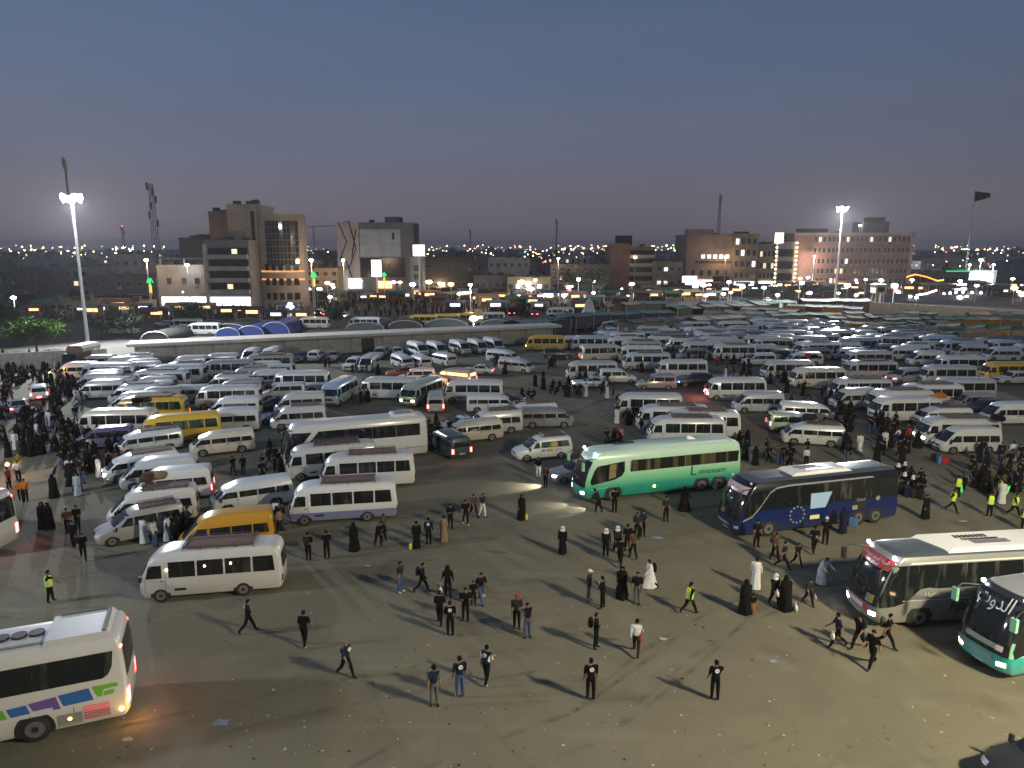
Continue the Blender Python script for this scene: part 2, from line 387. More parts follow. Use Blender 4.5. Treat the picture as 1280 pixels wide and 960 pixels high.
def scols(h, mb, pts, key, sg, off=.016, n_=26):
    """a panel whose outline is single-valued in x, laid on the curved side in narrow columns"""
    xs = [p[0] for p in pts]; x0, x1 = min(xs), max(xs); rows = []
    for i in range(n_ + 1):
        x = x0 + (x1 - x0) * (i + (.02 if i == 0 else -.02 if i == n_ else 0)) / n_; zs = []
        for (ax, az), (bx, bz) in zip(pts, pts[1:] + pts[:1]):
            if (ax - x) * (bx - x) <= 0 and ax != bx: zs.append(az + (bz - az) * (x - ax) / (bx - ax))
        lo, hi = min(zs), max(zs); rows.append([(x, sg * (h.side(x, lo + (hi - lo) * j / 6) + off), lo + (hi - lo) * j / 6) for j in range(7)])
    h.grid(mb, rows, key)
def rect(a, b, c, d): return ((a, c), (b, c), (b, d), (a, d))

def wheel_parts(parts, hull, xs, r, wid=.24, duals=False):
    for x in xs:
        for sg in (1, -1):
            y0 = hull.side(x, r + .1)
            a = MB(); a.disc((x, sg * (y0 + .006), r), (0, sg, 0), r * 1.24, 'trim', 18)
            # flat-bottomed arch: keep the disc above the sill
            zb = hull.lv[0][0]; a.v = [(p[0], p[1], max(p[2], zb - .02)) for p in a.v]
            parts.append(('wheel_arch', a, None))
            a = MB(); ya = sg * (y0 + .02); yb = sg * (y0 - wid)
            rg = [[(x + q * math.cos(t), yy, r + q * math.sin(t)) for t in (2 * math.pi * k / 16 for k in range(16))] for q, yy in ((r * .9, ya), (r, ya - sg * .03), (r, yb))]
            if sg > 0: rg = rg[::-1]
            a.rings(rg, 'tyre')
            b = MB(); b.disc((x, ya + sg * .004, r), (0, sg, 0), r * .62, 'rim', 12); b.disc((x, ya + sg * .02, r), (0, sg, 0), r * .24, 'trim', 8)
            b.tube([(x, ya, r), (x, ya + sg * .018, r)], r * .26, 'rim', 8)
            parts.append(('wheel', a, [('rim', b)]))

def side_windows(parts, hull, panes, name='window', key='glass'):
    for q in panes:
        for sg in (1, -1):
            a = MB(); hull.spatch(a, q, key, sg); parts.append((name, a, None))

def mirrors(parts, x, y, z, s_=.09, arm=.16):
    for sg in (1, -1):
        a = MB(); a.tube([(x, sg * y, z - .05), (x + .05, sg * (y + arm), z)], .018, 'trim', 5)
        a.box(x - .0, x + .1, sg * (y + arm) - s_, sg * (y + arm) + s_, z - .16, z + .14, 'trim')
        parts.append(('mirror', a, None))

def rack(x0, x1, hw, z, key='rack_brown'):
    a = MB(); a.box(x0, x1, -hw, hw, z + .05, z + .10, key)
    for y in (-hw, hw):
        a.tube([(x0, y, z + .17), (x1, y, z + .17)], .022, 'chrome', 5)
        for k in range(5): xx = x0 + (x1 - x0) * k / 4; a.tube([(xx, y, z - .14), (xx, y, z + .17)], .016, 'trim', 4)
    for xx in (x0, x1): a.tube([(xx, -hw, z + .17), (xx, hw, z + .17)], .022, 'chrome', 5)
    return ('roof_rack', a, None)

def common(parts, h, hl, tl, plate_z, amber=True):
    for sg in (1, -1):
        def sq(q): return q if sg > 0 else tuple((-q[i][0], q[i][1]) for i in (1, 0, 3, 2))
        a = MB(); h.fpatch(a, sq(hl), 'lamp_off', .015, 4, 2); parts.append(('headlight', a, None))
        a = MB(); h.fpatch(a, sq(tl), 'tail_off', .015, 4, 3, True); parts.append(('tail_light', a, None))
    for rr_, nm in ((False, 'front_plate'), (True, 'rear_plate')):
        a = MB(); h.fpatch(a, rect(-.26, .26, plate_z - .06, plate_z + .06), 'plate_white', .03, 2, 1, rr_); parts.append((nm, a, None))

def van(high=True, roofrack=False):
    t = 0 if high else -.30
    lv = [(.26, -2.6, 2.58, .90), (.45, -2.69, 2.68, .935), (.75, -2.70, 2.68, .94), (.93, -2.69, 2.62, .94), (1.05, -2.68, 2.42, .94), (1.70 + t * .4, -2.64, 1.78 - t * .2, .875), (2.02 + t, -2.6, 1.38, .82), (2.17 + t, -2.54, 1.05, .74), (2.25 + t, -2.4, .65, .58), (2.28 + t, -2.1, .2, .34)]
    h = Hull(lv, .34, .88, .12, .16); parts = []
    b = MB(); h.body(b, 'white_paint'); parts.append(('body', b, None))
    zt = 1.62 + t * .45
    side_windows(parts, h, [((.98, 1.08), (2.12, 1.08), (1.66, zt), (.98, zt))], 'door_window')
    side_windows(parts, h, [rect(-.28, .84, 1.08, zt), rect(-1.45, -.36, 1.08, zt), ((-2.42, 1.08), (-1.53, 1.08), (-1.53, zt), (-2.32, zt))])
    a = MB(); h.fpatch(a, ((-.82, 1.09), (.82, 1.09), (.70, 1.88 + t * .8), (-.70, 1.88 + t * .8)), 'glass'); parts.append(('windscreen', a, None))
    a = MB(); h.fpatch(a, ((.74, 1.12), (-.74, 1.12), (-.66, 1.75 + t * .7), (.66, 1.75 + t * .7)), 'glass', rear=True); parts.append(('rear_window', a, None))
    a = MB(); h.fpatch(a, rect(-.5, .5, .70, .84), 'trim', .016); h.fpatch(a, rect(-.6, .6, .34, .5), 'trim', .016); parts.append(('grille', a, None))
    common(parts, h, ((.54, .66), (.88, .72), (.88, .92), (.56, .86)), rect(.74, .925, .62, 1.02), .56)
    mirrors(parts, 1.95, .9, 1.12)
    a = MB()
    for sg in (1, -1):
        for xx in (.92, -.32): h.spatch(a, rect(xx - .008, xx + .008, .5, 1.7 + t * .5), 'trim', sg, .006, 1, 4)
        h.spatch(a, rect(-2.3, -.36, .99, 1.02), 'trim', sg, .006, 6, 1)
    parts.append(('door_seam', a, None))
    for xx in (1.0, -.45):
        a = MB(); a.box(xx - .09, xx + .09, -.955, .955, .92, .96, 'trim'); parts.append(('door_handle', a, None))
    wheel_parts(parts, h, (1.62, -1.50), .34)
    if roofrack: parts.append(rack(-2.2, .55, .62, 2.26 + t))
    return parts

def minivan(roofrack=False):
    lv = [(.25, -2.45, 2.45, .88), (.45, -2.53, 2.54, .92), (.72, -2.55, 2.52, .93), (.88, -2.54, 2.30, .93), (1.02, -2.53, 1.78, .92), (1.10, -2.52, 1.58, .915), (1.58, -2.42, .92, .84), (1.80, -2.34, .5, .76), (1.88, -2.2, .15, .62), (1.91, -1.9, -.3, .36)]
    h = Hull(lv, .36, .85, .14, .18); parts = []
    b = MB(); h.body(b, 'silver_paint'); parts.append(('body', b, None))
    side_windows(parts, h, [((.45, 1.08), (1.40, 1.08), (.80, 1.56), (.42, 1.56))], 'door_window')
    side_windows(parts, h, [rect(-.85, .34, 1.08, 1.58), ((-2.25, 1.08), (-.93, 1.08), (-.93, 1.58), (-2.1, 1.58))])
    a = MB(); h.fpatch(a, ((-.78, 1.13), (.78, 1.13), (.68, 1.70), (-.68, 1.70)), 'glass'); parts.append(('windscreen', a, None))
    a = MB(); h.fpatch(a, ((.74, 1.1), (-.74, 1.1), (-.64, 1.66), (.64, 1.66)), 'glass', rear=True); parts.append(('rear_window', a, None))
    a = MB(); h.fpatch(a, rect(-.45, .45, .62, .78), 'trim', .016); h.fpatch(a, rect(-.6, .6, .3, .44), 'trim', .016); parts.append(('grille', a, None))
    common(parts, h, ((.52, .64), (.88, .68), (.88, .84), (.5, .78)), rect(.74, .92, .7, 1.1), .52)
    mirrors(parts, 1.3, .9, 1.1)
    a = MB()
    for sg in (1, -1):
        for xx in (.38, -.9): h.spatch(a, rect(xx - .008, xx + .008, .45, 1.55), 'trim', sg, .006, 1, 4)
    parts.append(('door_seam', a, None))
    wheel_parts(parts, h, (1.62, -1.45), .33)
    if roofrack: parts.append(rack(-2.0, .0, .55, 1.88))
    return parts

def minibus(roofrack=True, two_tone=False):
    lv = [(.32, -3.40, 3.36, 1.0), (.52, -3.48, 3.47, 1.035), (.86, -3.49, 3.49, 1.04), (1.22, -3.5, 3.46, 1.04), (1.36, -3.49, 3.40, 1.035), (2.08, -3.42, 3.02, .975), (2.34, -3.34, 2.72, .92), (2.48, -3.2, 2.35, .82), (2.56, -2.95, 1.95, .65), (2.60, -2.5, 1.5, .4)]
    h = Hull(lv, .26, .95, .22, .6); parts = []
    b = MB(); h.body(b, 'white_paint', {0: 'skirt_blue_paint', 2: 'white_paint'} if two_tone else None); parts.append(('body', b, None))
    side_windows(parts, h, [((2.30, 1.30), (3.06, 1.30), (2.90, 1.96), (2.30, 1.96))], 'door_window')
    side_windows(parts, h, [rect(.72, 1.98, 1.30, 2.10), rect(-.62, .62, 1.30, 2.10), rect(-1.96, -.72, 1.30, 2.10), ((-3.12, 1.30), (-2.06, 1.30), (-2.06, 2.10), (-3.04, 2.10))])
    a = MB()
    for sg in (1, -1):
        for xx in (1.35, 0, -1.34): h.spatch(a, rect(xx - .018, xx + .018, 1.31, 2.09), 'trim', sg, .02, 1, 3)
        h.spatch(a, rect(-3.05, 1.98, 1.93, 1.95), 'trim', sg, .02, 8, 1)
    parts.append(('window_bar', a, None))
    a = MB(); h.fpatch(a, ((-.98, 1.30), (.98, 1.30), (.86, 2.18), (-.86, 2.18)), 'glass'); parts.append(('windscreen', a, None))
    a = MB(); h.fpatch(a, ((.80, 1.30), (-.80, 1.30), (-.72, 2.05), (.72, 2.05)), 'glass', rear=True); parts.append(('rear_window', a, None))
    a = MB(); h.fpatch(a, rect(-.5, .5, .78, 1.0), 'trim', .016); h.fpatch(a, rect(-.9, .9, .36, .5), 'trim', .016); parts.append(('grille', a, None))
    common(parts, h, ((.56, .74), (.92, .76), (.92, .96), (.56, .96)), rect(.74, .93, .62, .98), .60)
    mirrors(parts, 3.2, .98, 1.4, .1, .2)
    a = MB()
    for sg in (1, -1):
        for xx in (2.14, 3.1): h.spatch(a, rect(xx - .009, xx + .009, .55, 2.0), 'trim', sg, .006, 1, 4)
        h.spatch(a, rect(1.2, 1.75, .58, .72), 'trim', sg, .006, 3, 1)
    parts.append(('door_seam', a, None))
    a = MB(); a.box(2.2, 2.4, -1.055, 1.055, 1.12, 1.16, 'trim'); parts.append(('door_handle', a, None))
    wheel_parts(parts, h, (2.42, -1.52), .38)
    if roofrack: parts.append(rack(-2.1, 1.3, .72, 2.60))
    return parts

def sedan():
    lv = [(.2, -2.15, 2.15, .80), (.38, -2.28, 2.28, .86), (.62, -2.3, 2.25, .88), (.80, -2.24, 2.05, .87), (.88, -2.05, 1.15, .85), (.95, -1.80, .92, .82), (1.33, -1.12, .12, .66), (1.41, -.9, -.12, .56), (1.44, -.65, -.35, .36)]
    h = Hull(lv, .34, .8, .2, .5); parts = []
    b = MB(); h.body(b, 'white_paint'); parts.append(('body', b, None))
    side_windows(parts, h, [((-.15, .95), (.72, .95), (.10, 1.31), (-.15, 1.31)), ((-1.4, .95), (-.22, .95), (-.22, 1.31), (-.98, 1.31))])
    a = MB(); h.fpatch(a, ((-.72, .96), (.72, .96), (.56, 1.33), (-.56, 1.33)), 'glass'); parts.append(('windscreen', a, None))
    a = MB(); h.fpatch(a, ((.68, .96), (-.68, .96), (-.54, 1.32), (.54, 1.32)), 'glass', rear=True); parts.append(('rear_window', a, None))
    a = MB(); h.fpatch(a, rect(-.5, .5, .36, .6), 'trim', .016); parts.append(('grille', a, None))
    common(parts, h, rect(.5, .84, .58, .72), rect(.5, .85, .62, .78), .45)
    mirrors(parts, .62, .8, .98, .07, .14)
    wheel_parts(parts, h, (1.38, -1.35), .31)
    return parts

def suv():
    lv = [(.3, -2.2, 2.22, .86), (.5, -2.32, 2.33, .91), (.82, -2.35, 2.28, .93), (.96, -2.34, 2.05, .92), (1.04, -2.33, 1.2, .90), (1.12, -2.31, 1.05, .89), (1.58, -2.15, .45, .77), (1.70, -2.0, .2, .67), (1.75, -1.6, -.15, .42)]
    h = Hull(lv, .3, .8, .16, .3); parts = []
    b = MB(); h.body(b, 'white_paint'); parts.append(('body', b, None))
    side_windows(parts, h, [((0, 1.1), (.85, 1.1), (.35, 1.55), (0, 1.55)), rect(-1.0, -.08, 1.1, 1.56), ((-2.1, 1.1), (-1.08, 1.1), (-1.08, 1.55), (-1.95, 1.55))])
    a = MB(); h.fpatch(a, ((-.78, 1.13), (.78, 1.13), (.66, 1.6), (-.66, 1.6)), 'glass'); parts.append(('windscreen', a, None))
    a = MB(); h.fpatch(a, ((.72, 1.12), (-.72, 1.12), (-.62, 1.56), (.62, 1.56)), 'glass', rear=True); parts.append(('rear_window', a, None))
    a = MB(); h.fpatch(a, rect(-.5, .5, .6, .82), 'trim', .016); parts.append(('grille', a, None))
    common(parts, h, rect(.54, .88, .66, .84), rect(.7, .9, .7, 1.05), .52)
    mirrors(parts, .78, .86, 1.12, .08, .14)
    wheel_parts(parts, h, (1.42, -1.38), .37)
    return parts

# ------------------------------------------------------------------ coaches
def text_mesh(s_, size, key, M, align='CENTER', bold=.0, ext=.004):
    c = bpy.data.curves.new('lettering', 'FONT'); c.body = s_; c.size = size; c.align_x = align; c.align_y = 'CENTER'; c.extrude = ext; c.offset = bold; c.resolution_u = 2
    o = bpy.data.objects.new('lettering', c); COL.objects.link(o)
    me = bpy.data.meshes.new_from_object(o.evaluated_get(bpy.context.evaluated_depsgraph_get()))
    bpy.data.objects.remove(o); me.transform(M); me.materials.clear(); me.materials.append(MAT[key]); me.name = 'lettering'
    return me
def side_text(s_, x, z, y, size, key, sg=1, slant=0):
    # letters standing on the left (sg=1) or right side of a vehicle, readable from outside
    if sg > 0: M = Matrix(((-1, 0, 0, x), (0, 0, 1, y), (0, 1, 0, z), (0, 0, 0, 1)))
    else: M = Matrix(((1, 0, 0, x), (0, 0, -1, -y), (0, 1, 0, z), (0, 0, 0, 1)))
    return text_mesh(s_, size, key, M)
def front_text(s_, h, yc, z, size, key, off=.03, squash=1.0):
    """letters wrapped on the front of a hull, readable from ahead"""
    me = text_mesh(s_, size, key, Matrix.Identity(4), ext=0)
    for v in me.vertices:
        y, zz = yc + v.co.x * squash, z + v.co.y
        v.co = (h.front(y, zz) + off, y, zz)
    return me

COACH_LV = [(.30, -5.88, 5.78, 1.19), (.46, -5.97, 5.95, 1.25), (1.10, -6.0, 6.0, 1.26), (1.42, -6.0, 5.95, 1.26), (1.75, -5.99, 5.86, 1.25), (2.45, -5.96, 5.62, 1.225), (3.02, -5.92, 5.34, 1.19), (3.30, -5.87, 5.12, 1.14), (3.46, -5.78, 4.88, 1.04), (3.55, -5.6, 4.6, .88), (3.59, -5.2, 4.2, .6)]
def coach_hull(): return Hull(COACH_LV, .42, 1.15, .16, .45, 2.3, 9, 5)
def coach(kind):
    h = coach_hull(); parts = []; late = []
    bodykey = dict(green='green_fade_paint', blue='blue_paint', silver='coach_silver_paint', teal='mint_paint', white='white_paint', plain='white_paint', cream='white_paint')[kind]
    b = MB()
    if kind == 'blue': h.body(b, 'navy_paint', {0: 'blue_paint', 4: 'navy_paint', 8: 'dark_roof_paint'})
    elif kind == 'silver': h.body(b, bodykey, {0: bodykey, 8: 'roof_paint'})
    elif kind == 'teal': h.body(b, bodykey, {0: 'teal_paint', 2: 'mint_paint', 4: 'black_paint', 8: 'grey_paint'})
    else: h.body(b, bodykey)
    parts.append(('body', b, None))
    zl, zh = (1.92, 2.92)
    if kind == 'green':
        zl, zh = 2.05, 2.86
        for sg in (1, -1):
            a = MB(); h.spatch(a, ((-5.68, zl + .02), (2.55, zl - .02), (2.42, zh), (-5.75, zh)), 'cabin_dark', sg, .006, 12, 3); parts.append(('saloon', a, None))
            for x0, x1 in ((-3.9, -3.35), (-3.3, -2.7), (-2.0, -1.5), (-1.0, -.62), (.35, .78), (1.05, 1.4), (2.0, 2.4), (-4.9, -4.72)):
                a = MB(); h.spatch(a, rect(x0, x1, zl + .02, zh - .02), 'curtain', sg, .010, 3, 3); parts.append(('curtain', a, None))
            for i in range(6):
                x0 = -5.66 + i * 1.375; a = MB(); h.spatch(a, rect(x0 + .02, x0 + 1.35, zl + .01, zh - .01), 'clear_glass', sg, .016, 3, 3); parts.append(('window', a, None))
            a = MB(); scols(h, a, [(2.95, 2.12), (3.15, 1.80), (3.7, 1.56), (5.35, 1.30), (5.42, 1.55), (5.15, 2.3), (4.9, 2.62), (2.95, 2.84)], 'glass', sg, .016); parts.append(('cab_window', a, None))
            a = MB(); h.spoly(a, [(3.6, 1.75), (4.1, 1.62), (4.05, 2.66), (3.55, 2.72)], 'curtain', sg, .022); parts.append(('curtain', a, None))
    elif kind in ('blue',):
        for sg in (1, -1):
            for i in range(6):
                x0 = -5.8 + i * 1.53; a = MB(); h.spatch(a, rect(x0 + .01, x0 + 1.52, 1.86, 3.06), 'glass', sg, .014, 3, 3); parts.append(('window', a, None))
            a = MB(); scols(h, a, [(3.75, 1.95), (5.5, 1.34), (5.58, 1.5), (5.2, 2.5), (5.0, 2.9), (3.75, 3.0)], 'glass', sg, .014); parts.append(('cab_window', a, None))
            a = MB()   # silver arc that drops from the roof edge down to the front wheel
            pts = [(-5.85, 3.16), (2.4, 3.16), (3.3, 3.08), (3.75, 2.85), (4.5, 1.9), (5.0, 1.42), (5.6, 1.2)]
            for (xa, za), (xb, zb) in zip(pts, pts[1:]):
                h.spatch(a, ((xa, za - .05), (xb, zb - .05), (xb, zb + .05), (xa, za + .05)), 'coach_silver_paint', sg, .024, 3, 1)
            parts.append(('trim_arc', a, None))
            a = MB()   # ring of pale stars
            for k in range(12):
                t = 2 * math.pi * k / 12; cx, cz = 1.75 + .52 * math.cos(t), 1.22 + .52 * math.sin(t)
                st = [(cx + (.10 if j % 2 == 0 else .042) * math.sin(j * math.pi / 5), cz + (.10 if j % 2 == 0 else .042) * math.cos(j * math.pi / 5)) for j in range(10)]
                h.spoly(a, st, 'pale_print', sg, .02)
            parts.append(('star_ring', a, None))
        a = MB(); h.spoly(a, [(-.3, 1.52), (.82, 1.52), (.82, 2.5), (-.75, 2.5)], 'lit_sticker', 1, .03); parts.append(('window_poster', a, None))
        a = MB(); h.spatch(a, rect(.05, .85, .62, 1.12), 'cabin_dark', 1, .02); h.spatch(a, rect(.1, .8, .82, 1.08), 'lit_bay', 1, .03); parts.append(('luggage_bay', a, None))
        a = MB(); h.spatch(a, rect(-3.4, -2.3, 1.1, 1.6), 'cabin_dark', 1, .02); h.spatch(a, rect(-2.75, -2.35, 1.12, 1.4), 'pale_print', 1, .03); parts.append(('engine_grille', a, None))
        a = MB(); h.fpatch(a, rect(-1.05, 1.05, 2.78, 3.2), 'pink_print', .03, 14, 2); h.fpatch(a, rect(-1.0, .7, 2.80, 2.86), 'red_print', .034, 12, 1); parts.append(('banner', a, None))
        late.append(('lettering', front_text('\uFEAE\uFEE3\uFE8E\uFECB \uFEB4\uFEE0\uFE8E\uFEA3\uFEF4\uFEF4\uFEB3', h, .1, 3.02, .26, 'trim', .045, .9)))
        a = MB(); h.fpatch(a, rect(-.9, .45, .66, .84), 'pale_print', .03, 8, 1); h.fpatch(a, rect(.2, .45, .66, .84), 'red_print', .034, 2, 1); parts.append(('front_badge', a, None))
        a = MB(); h.fpatch(a, rect(-.6, -.2, 1.3, 1.6), 'tarp_tan' if 'tarp_tan' in MAT else 'yellow_paint', .03, 3, 1); parts.append(('permit_card', a, None))
        late.append(('lettering', side_text('Setur', -3.0, 1.75, 1.275, .34, 'pale_print'))); 
        a = MB(); a.disc((-4.3, 1.275, 1.72), (0, 1, 0), .16, 'pale_print'); parts.append(('roundel', a, None))
    elif kind == 'silver':
        for sg in (1, -1):
            for i in range(6):
                x0 = -5.8 + i * 1.45; a = MB(); h.spatch(a, rect(x0 + .01, x0 + 1.44, 1.95, 3.12), 'glass', sg, .014, 3, 3); parts.append(('window', a, None))
            a = MB(); scols(h, a, [(2.9, 1.95), (3.3, 2.02), (3.75, 1.95), (4.4, 1.35), (5.0, 1.16), (5.72, 1.12), (5.72, 1.5), (5.3, 2.6), (5.05, 3.12), (2.9, 3.12)], 'glass', sg, .014); parts.append(('cab_window', a, None))
            a = MB(); h.spatch(a, rect(-5.8, 5.0, 3.17, 3.25), 'white_print', sg, .03, 12, 1); parts.append(('roof_trim', a, None))
            a = MB(); h.spatch(a, rect(-5.8, 4.6, 1.40, 1.425), 'white_print', sg, .016, 12, 1); parts.append(('rub_strip', a, None))
            a = MB(); h.spoly(a, [(.62, 1.42), (.42, 1.42), (.22, 1.9), (.52, 1.96)], 'lime_print', sg, .02); parts.append(('green_flash', a, None))
        late.append(('lettering', side_text('Haitham', 3.0, 1.66, 1.28, .30, 'white_print'))); late.append(('lettering', side_text('Safari', 1.5, 1.66, 1.28, .30, 'white_print'))); late.append(('lettering', side_text('Fobam', 1.4, 1.0, 1.285, .55, 'trim')))
        a = MB(); h.fpatch(a, rect(-1.06, 1.06, 2.82, 3.28), 'red_print', .03, 14, 2); parts.append(('red_banner', a, None))
        late.append(('lettering', front_text('\uFEB4\uFEE0\uFE8E\uFEA3\uFEF4\uFEF4\uFEB3 \uFEAE\uFED4\uFEB4\uFEE0\uFEDF \uFE94\uFEDB\uFEAE\uFEB7', h, 0, 3.14, .24, 'white_print', .045, .9)))
        late.append(('lettering', front_text('\uFEA9\uFE8D\uFEAA\uFED0\uFE91 \uFEE1\uFEFC\uFEB4\uFEDF\uFE8D', h, 0, 2.93, .20, 'white_print', .045)))
        a = MB(); h.fpatch(a, rect(.55, .98, 1.22, 1.62), 'pale_print', .03, 4, 2); h.fpatch(a, rect(.78, .98, 1.24, 1.6), 'yellow_paint', .035, 3, 2); parts.append(('permit_card', a, None))
        a = MB(); h.fpatch(a, rect(-.6, .75, .80, 1.02), 'pink_print', .03, 8, 1); h.fpatch(a, rect(.45, .72, .72, 1.06), 'red_print', .035, 3, 1); parts.append(('front_badge', a, None))
    elif kind == 'teal':
        for sg in (1, -1):
            for i in range(6):
                x0 = -5.8 + i * 1.5; a = MB(); h.spatch(a, rect(x0 + .01, x0 + 1.49, 1.95, 3.05), 'glass', sg, .014, 3, 3); parts.append(('window', a, None))
            a = MB(); scols(h, a, [(3.3, 1.8), (4.4, 1.5), (5.0, 1.22), (5.62, 1.06), (5.66, 1.4), (5.3, 2.6), (5.0, 3.05), (3.3, 3.05)], 'glass', sg, .016); parts.append(('cab_window', a, None))
        late.append(('lettering', front_text('\uFE95\uFEED\uFEAA\uFEDF\uFE8D', h, -.05, 3.0, .78, 'white_print', .05, .82)))
        a = MB(); h.fpatch(a, rect(-.7, .95, 1.30, 1.52), 'pale_print', .03, 10, 2); h.fpatch(a, rect(.70, .97, 1.28, 1.5), 'pink_print', .035, 3, 2); parts.append(('route_board', a, None))
        a = MB(); h.fpatch(a, rect(-1.05, .62, .80, .98), 'coach_silver_paint', .025, 10, 1); parts.append(('chrome_bar', a, None))
    elif kind == 'white':
        for sg in (1, -1):
            for i in range(5):
                x0 = -4.9 + i * 1.85; a = MB(); h.spatch(a, rect(x0 + .006, x0 + 1.844, 1.98, 2.98), 'glass', sg, .014, 3, 3); parts.append(('window', a, None))
            a = MB(); h.spoly(a, [(-4.9, 1.98), (-4.9, 2.98), (-5.62, 2.98), (-5.55, 2.4), (-5.40, 2.1), (-5.2, 1.98)], 'glass', sg, .014); parts.append(('window', a, None))
            # coloured blocks along the flank
            for cl, ps in (('lime_print', [(-5.62, 1.62), (-5.66, 1.46), (-5.0, 1.46), (-4.9, 1.2), (-4.72, 1.2), (-4.5, 1.64)]), ('lime_print', [(-5.5, 1.38), (-5.42, 1.2), (-4.98, 1.2), (-5.06, 1.38)]), ('azure_print', [(-4.35, 1.62), (-4.52, 1.12), (-3.2, 1.12), (-3.0, 1.58)]),
                           ('purple_print', [(-2.9, 1.56), (-3.06, 1.06), (-2.75, 1.06), (-2.72, 1.18), (-1.9, 1.18), (-1.72, 1.5)]), ('azure_print', [(-1.62, 1.48), (-1.76, 1.12), (-.95, 1.12), (-.8, 1.46)]), ('lime_print', [(-.65, 1.46), (-.8, 1.1), (-.35, 1.1), (-.4, .7), (0, .66), (.1, 1.1), (.15, 1.46)])):
                a = MB(); h.spoly(a, [(-5.75 + (x_ + 5.75) * .72, z_ + (.12 - (x_ + 5.6) * .015)) for x_, z_ in ps], cl, sg, .02); parts.append(('colour_block', a, None))
            for zz, key in ((.72, 'red_lit_grille'), (.98, 'red_lit_grille')):
                pass
            for j in range(9):
                a = MB(); z0 = .50 + j * .063; h.spatch(a, ((-5.35, z0), (-4.5, z0), (-4.5, z0 + .04), (-5.35, z0 + .04)), 'red_print' if j < 5 else 'red_lit_grille', sg, .022, 4, 1); parts.append(('grille_slat', a, None))
            a = MB(); h.spatch(a, rect(-4.45, -3.65, .40, .86), 'grey_paint', sg, .012); parts.append(('locker_door', a, None))
    else:
        for sg in (1, -1):
            for i in range(4):
                x0 = -5.3 + i * 2.0; a = MB(); h.spatch(a, rect(x0 + .006, x0 + 1.99, 1.95, 2.95), 'glass', sg, .014, 3, 3); parts.append(('window', a, None))
            a = MB(); h.spoly(a, [(2.7, 1.95), (3.9, 1.95), (3.0, 2.95), (2.7, 2.95)], 'glass', sg, .014); parts.append(('window', a, None))
            a = MB(); scols(h, a, [(3.55, 2.9), (4.6, 1.7), (5.35, .95), (5.75, .92), (5.72, 1.5), (5.3, 2.7), (5.1, 2.95)], 'glass', sg, .016); parts.append(('cab_window', a, None))
            a = MB(); h.spatch(a, rect(-5.8, 1.0, .88, .92), 'trim', sg, .016, 8, 1); parts.append(('rub_strip', a, None))
    # windscreen, rear window and the rest of what every coach has
    wz0, wz1 = dict(green=(1.15, 2.95), blue=(1.2, 3.2), silver=(1.12, 3.28), teal=(1.10, 3.28)).get(kind, (1.25, 3.1))
    a = MB(); h.fpatch(a, ((-1.18, wz0), (1.18, wz0), (1.08, wz1), (-1.08, wz1)), 'glass', .014, 16, 6); parts.append(('windscreen', a, None))
    a = MB(); h.fpatch(a, ((1.05, 1.8), (-1.05, 1.8), (-1.02, 3.1), (1.02, 3.1)), 'glass', .014, 8, 4, True); parts.append(('rear_window', a, None))
    common(parts, h, ((.80, .62), (1.12, .66), (1.12, .84), (.80, .80)), rect(.92, 1.22, .75, 1.35), .48)
    a = MB()
    for sg in (1, -1):
        a.tube([(h.front(sg * .15, wz0), sg * .15, wz0 + .02), (h.front(sg * .7, wz0 + .42) + .05, sg * .7, wz0 + .42)], .014, 'trim', 4)
    parts.append(('wiper', a, None))
    for sg in (1, -1):
        a = MB(); xm = 5.42
        a.tube([(5.05, sg * 1.12, 3.16), (5.7, sg * 1.35, 3.2), (6.0, sg * 1.38, 3.0)], .035, 'trim', 6)
        a.box(5.92, 6.06, sg * 1.38 - .13, sg * 1.38 + .13, 2.45, 3.02, 'trim' if kind not in ('teal', 'green') else 'mint_paint'); parts.append(('mirror', a, None))
        a = MB(); a.ball((5.0, sg * .98, 3.44), .09, 'cool_on' if kind in ('teal', 'silver', 'green') else 'lamp_off'); parts.append(('marker_lamp', a, None))
        a = MB(); h.fpatch(a, rect(min(sg * .98, sg * 1.15), max(sg * .98, sg * 1.15), 3.0, 3.1), 'tail_off', .02, 2, 1, True); parts.append(('marker_lamp', a, None))
    a = MB()
    for sg in (1, -1):
        for xx in (-4.2, -2.85, -.6, .6, 1.8, 3.0):
            h.spatch(a, rect(xx - .009, xx + .009, .42, 1.1), 'trim', sg, .006, 1, 3)
    parts.append(('locker_seam', a, None))
    if kind in ('blue', 'silver', 'plain'):
        a = MB(); k = .82
        if kind == 'blue': a.rings([[(2.0, -k, 3.52), (2.0, k, 3.52), (-2.6, k, 3.52), (-2.6, -k, 3.52)], [(1.6, -k * .86, 3.74), (1.6, k * .86, 3.74), (-2.2, k * .86, 3.74), (-2.2, -k * .86, 3.74)]], 'white_print', False)
        elif kind == 'silver': a.rings([[(2.9, -.95, 3.5), (2.3, .95, 3.5), (-5.2, .95, 3.5), (-5.2, -.95, 3.5)], [(2.6, -.85, 3.72), (2.0, .85, 3.72), (-4.8, .85, 3.72), (-4.8, -.85, 3.72)]], 'white_print', False)
        else: a.rings([[(-2.9, -k, 3.5), (-2.9, k, 3.5), (-5.3, k, 3.5), (-5.3, -k, 3.5)], [(-3.2, -k, 3.74), (-3.2, k, 3.74), (-5.0, k, 3.74), (-5.0, -k, 3.74)]], 'white_print', False)
        sub = MB(); zt = 3.745 if kind != 'silver' else 3.725
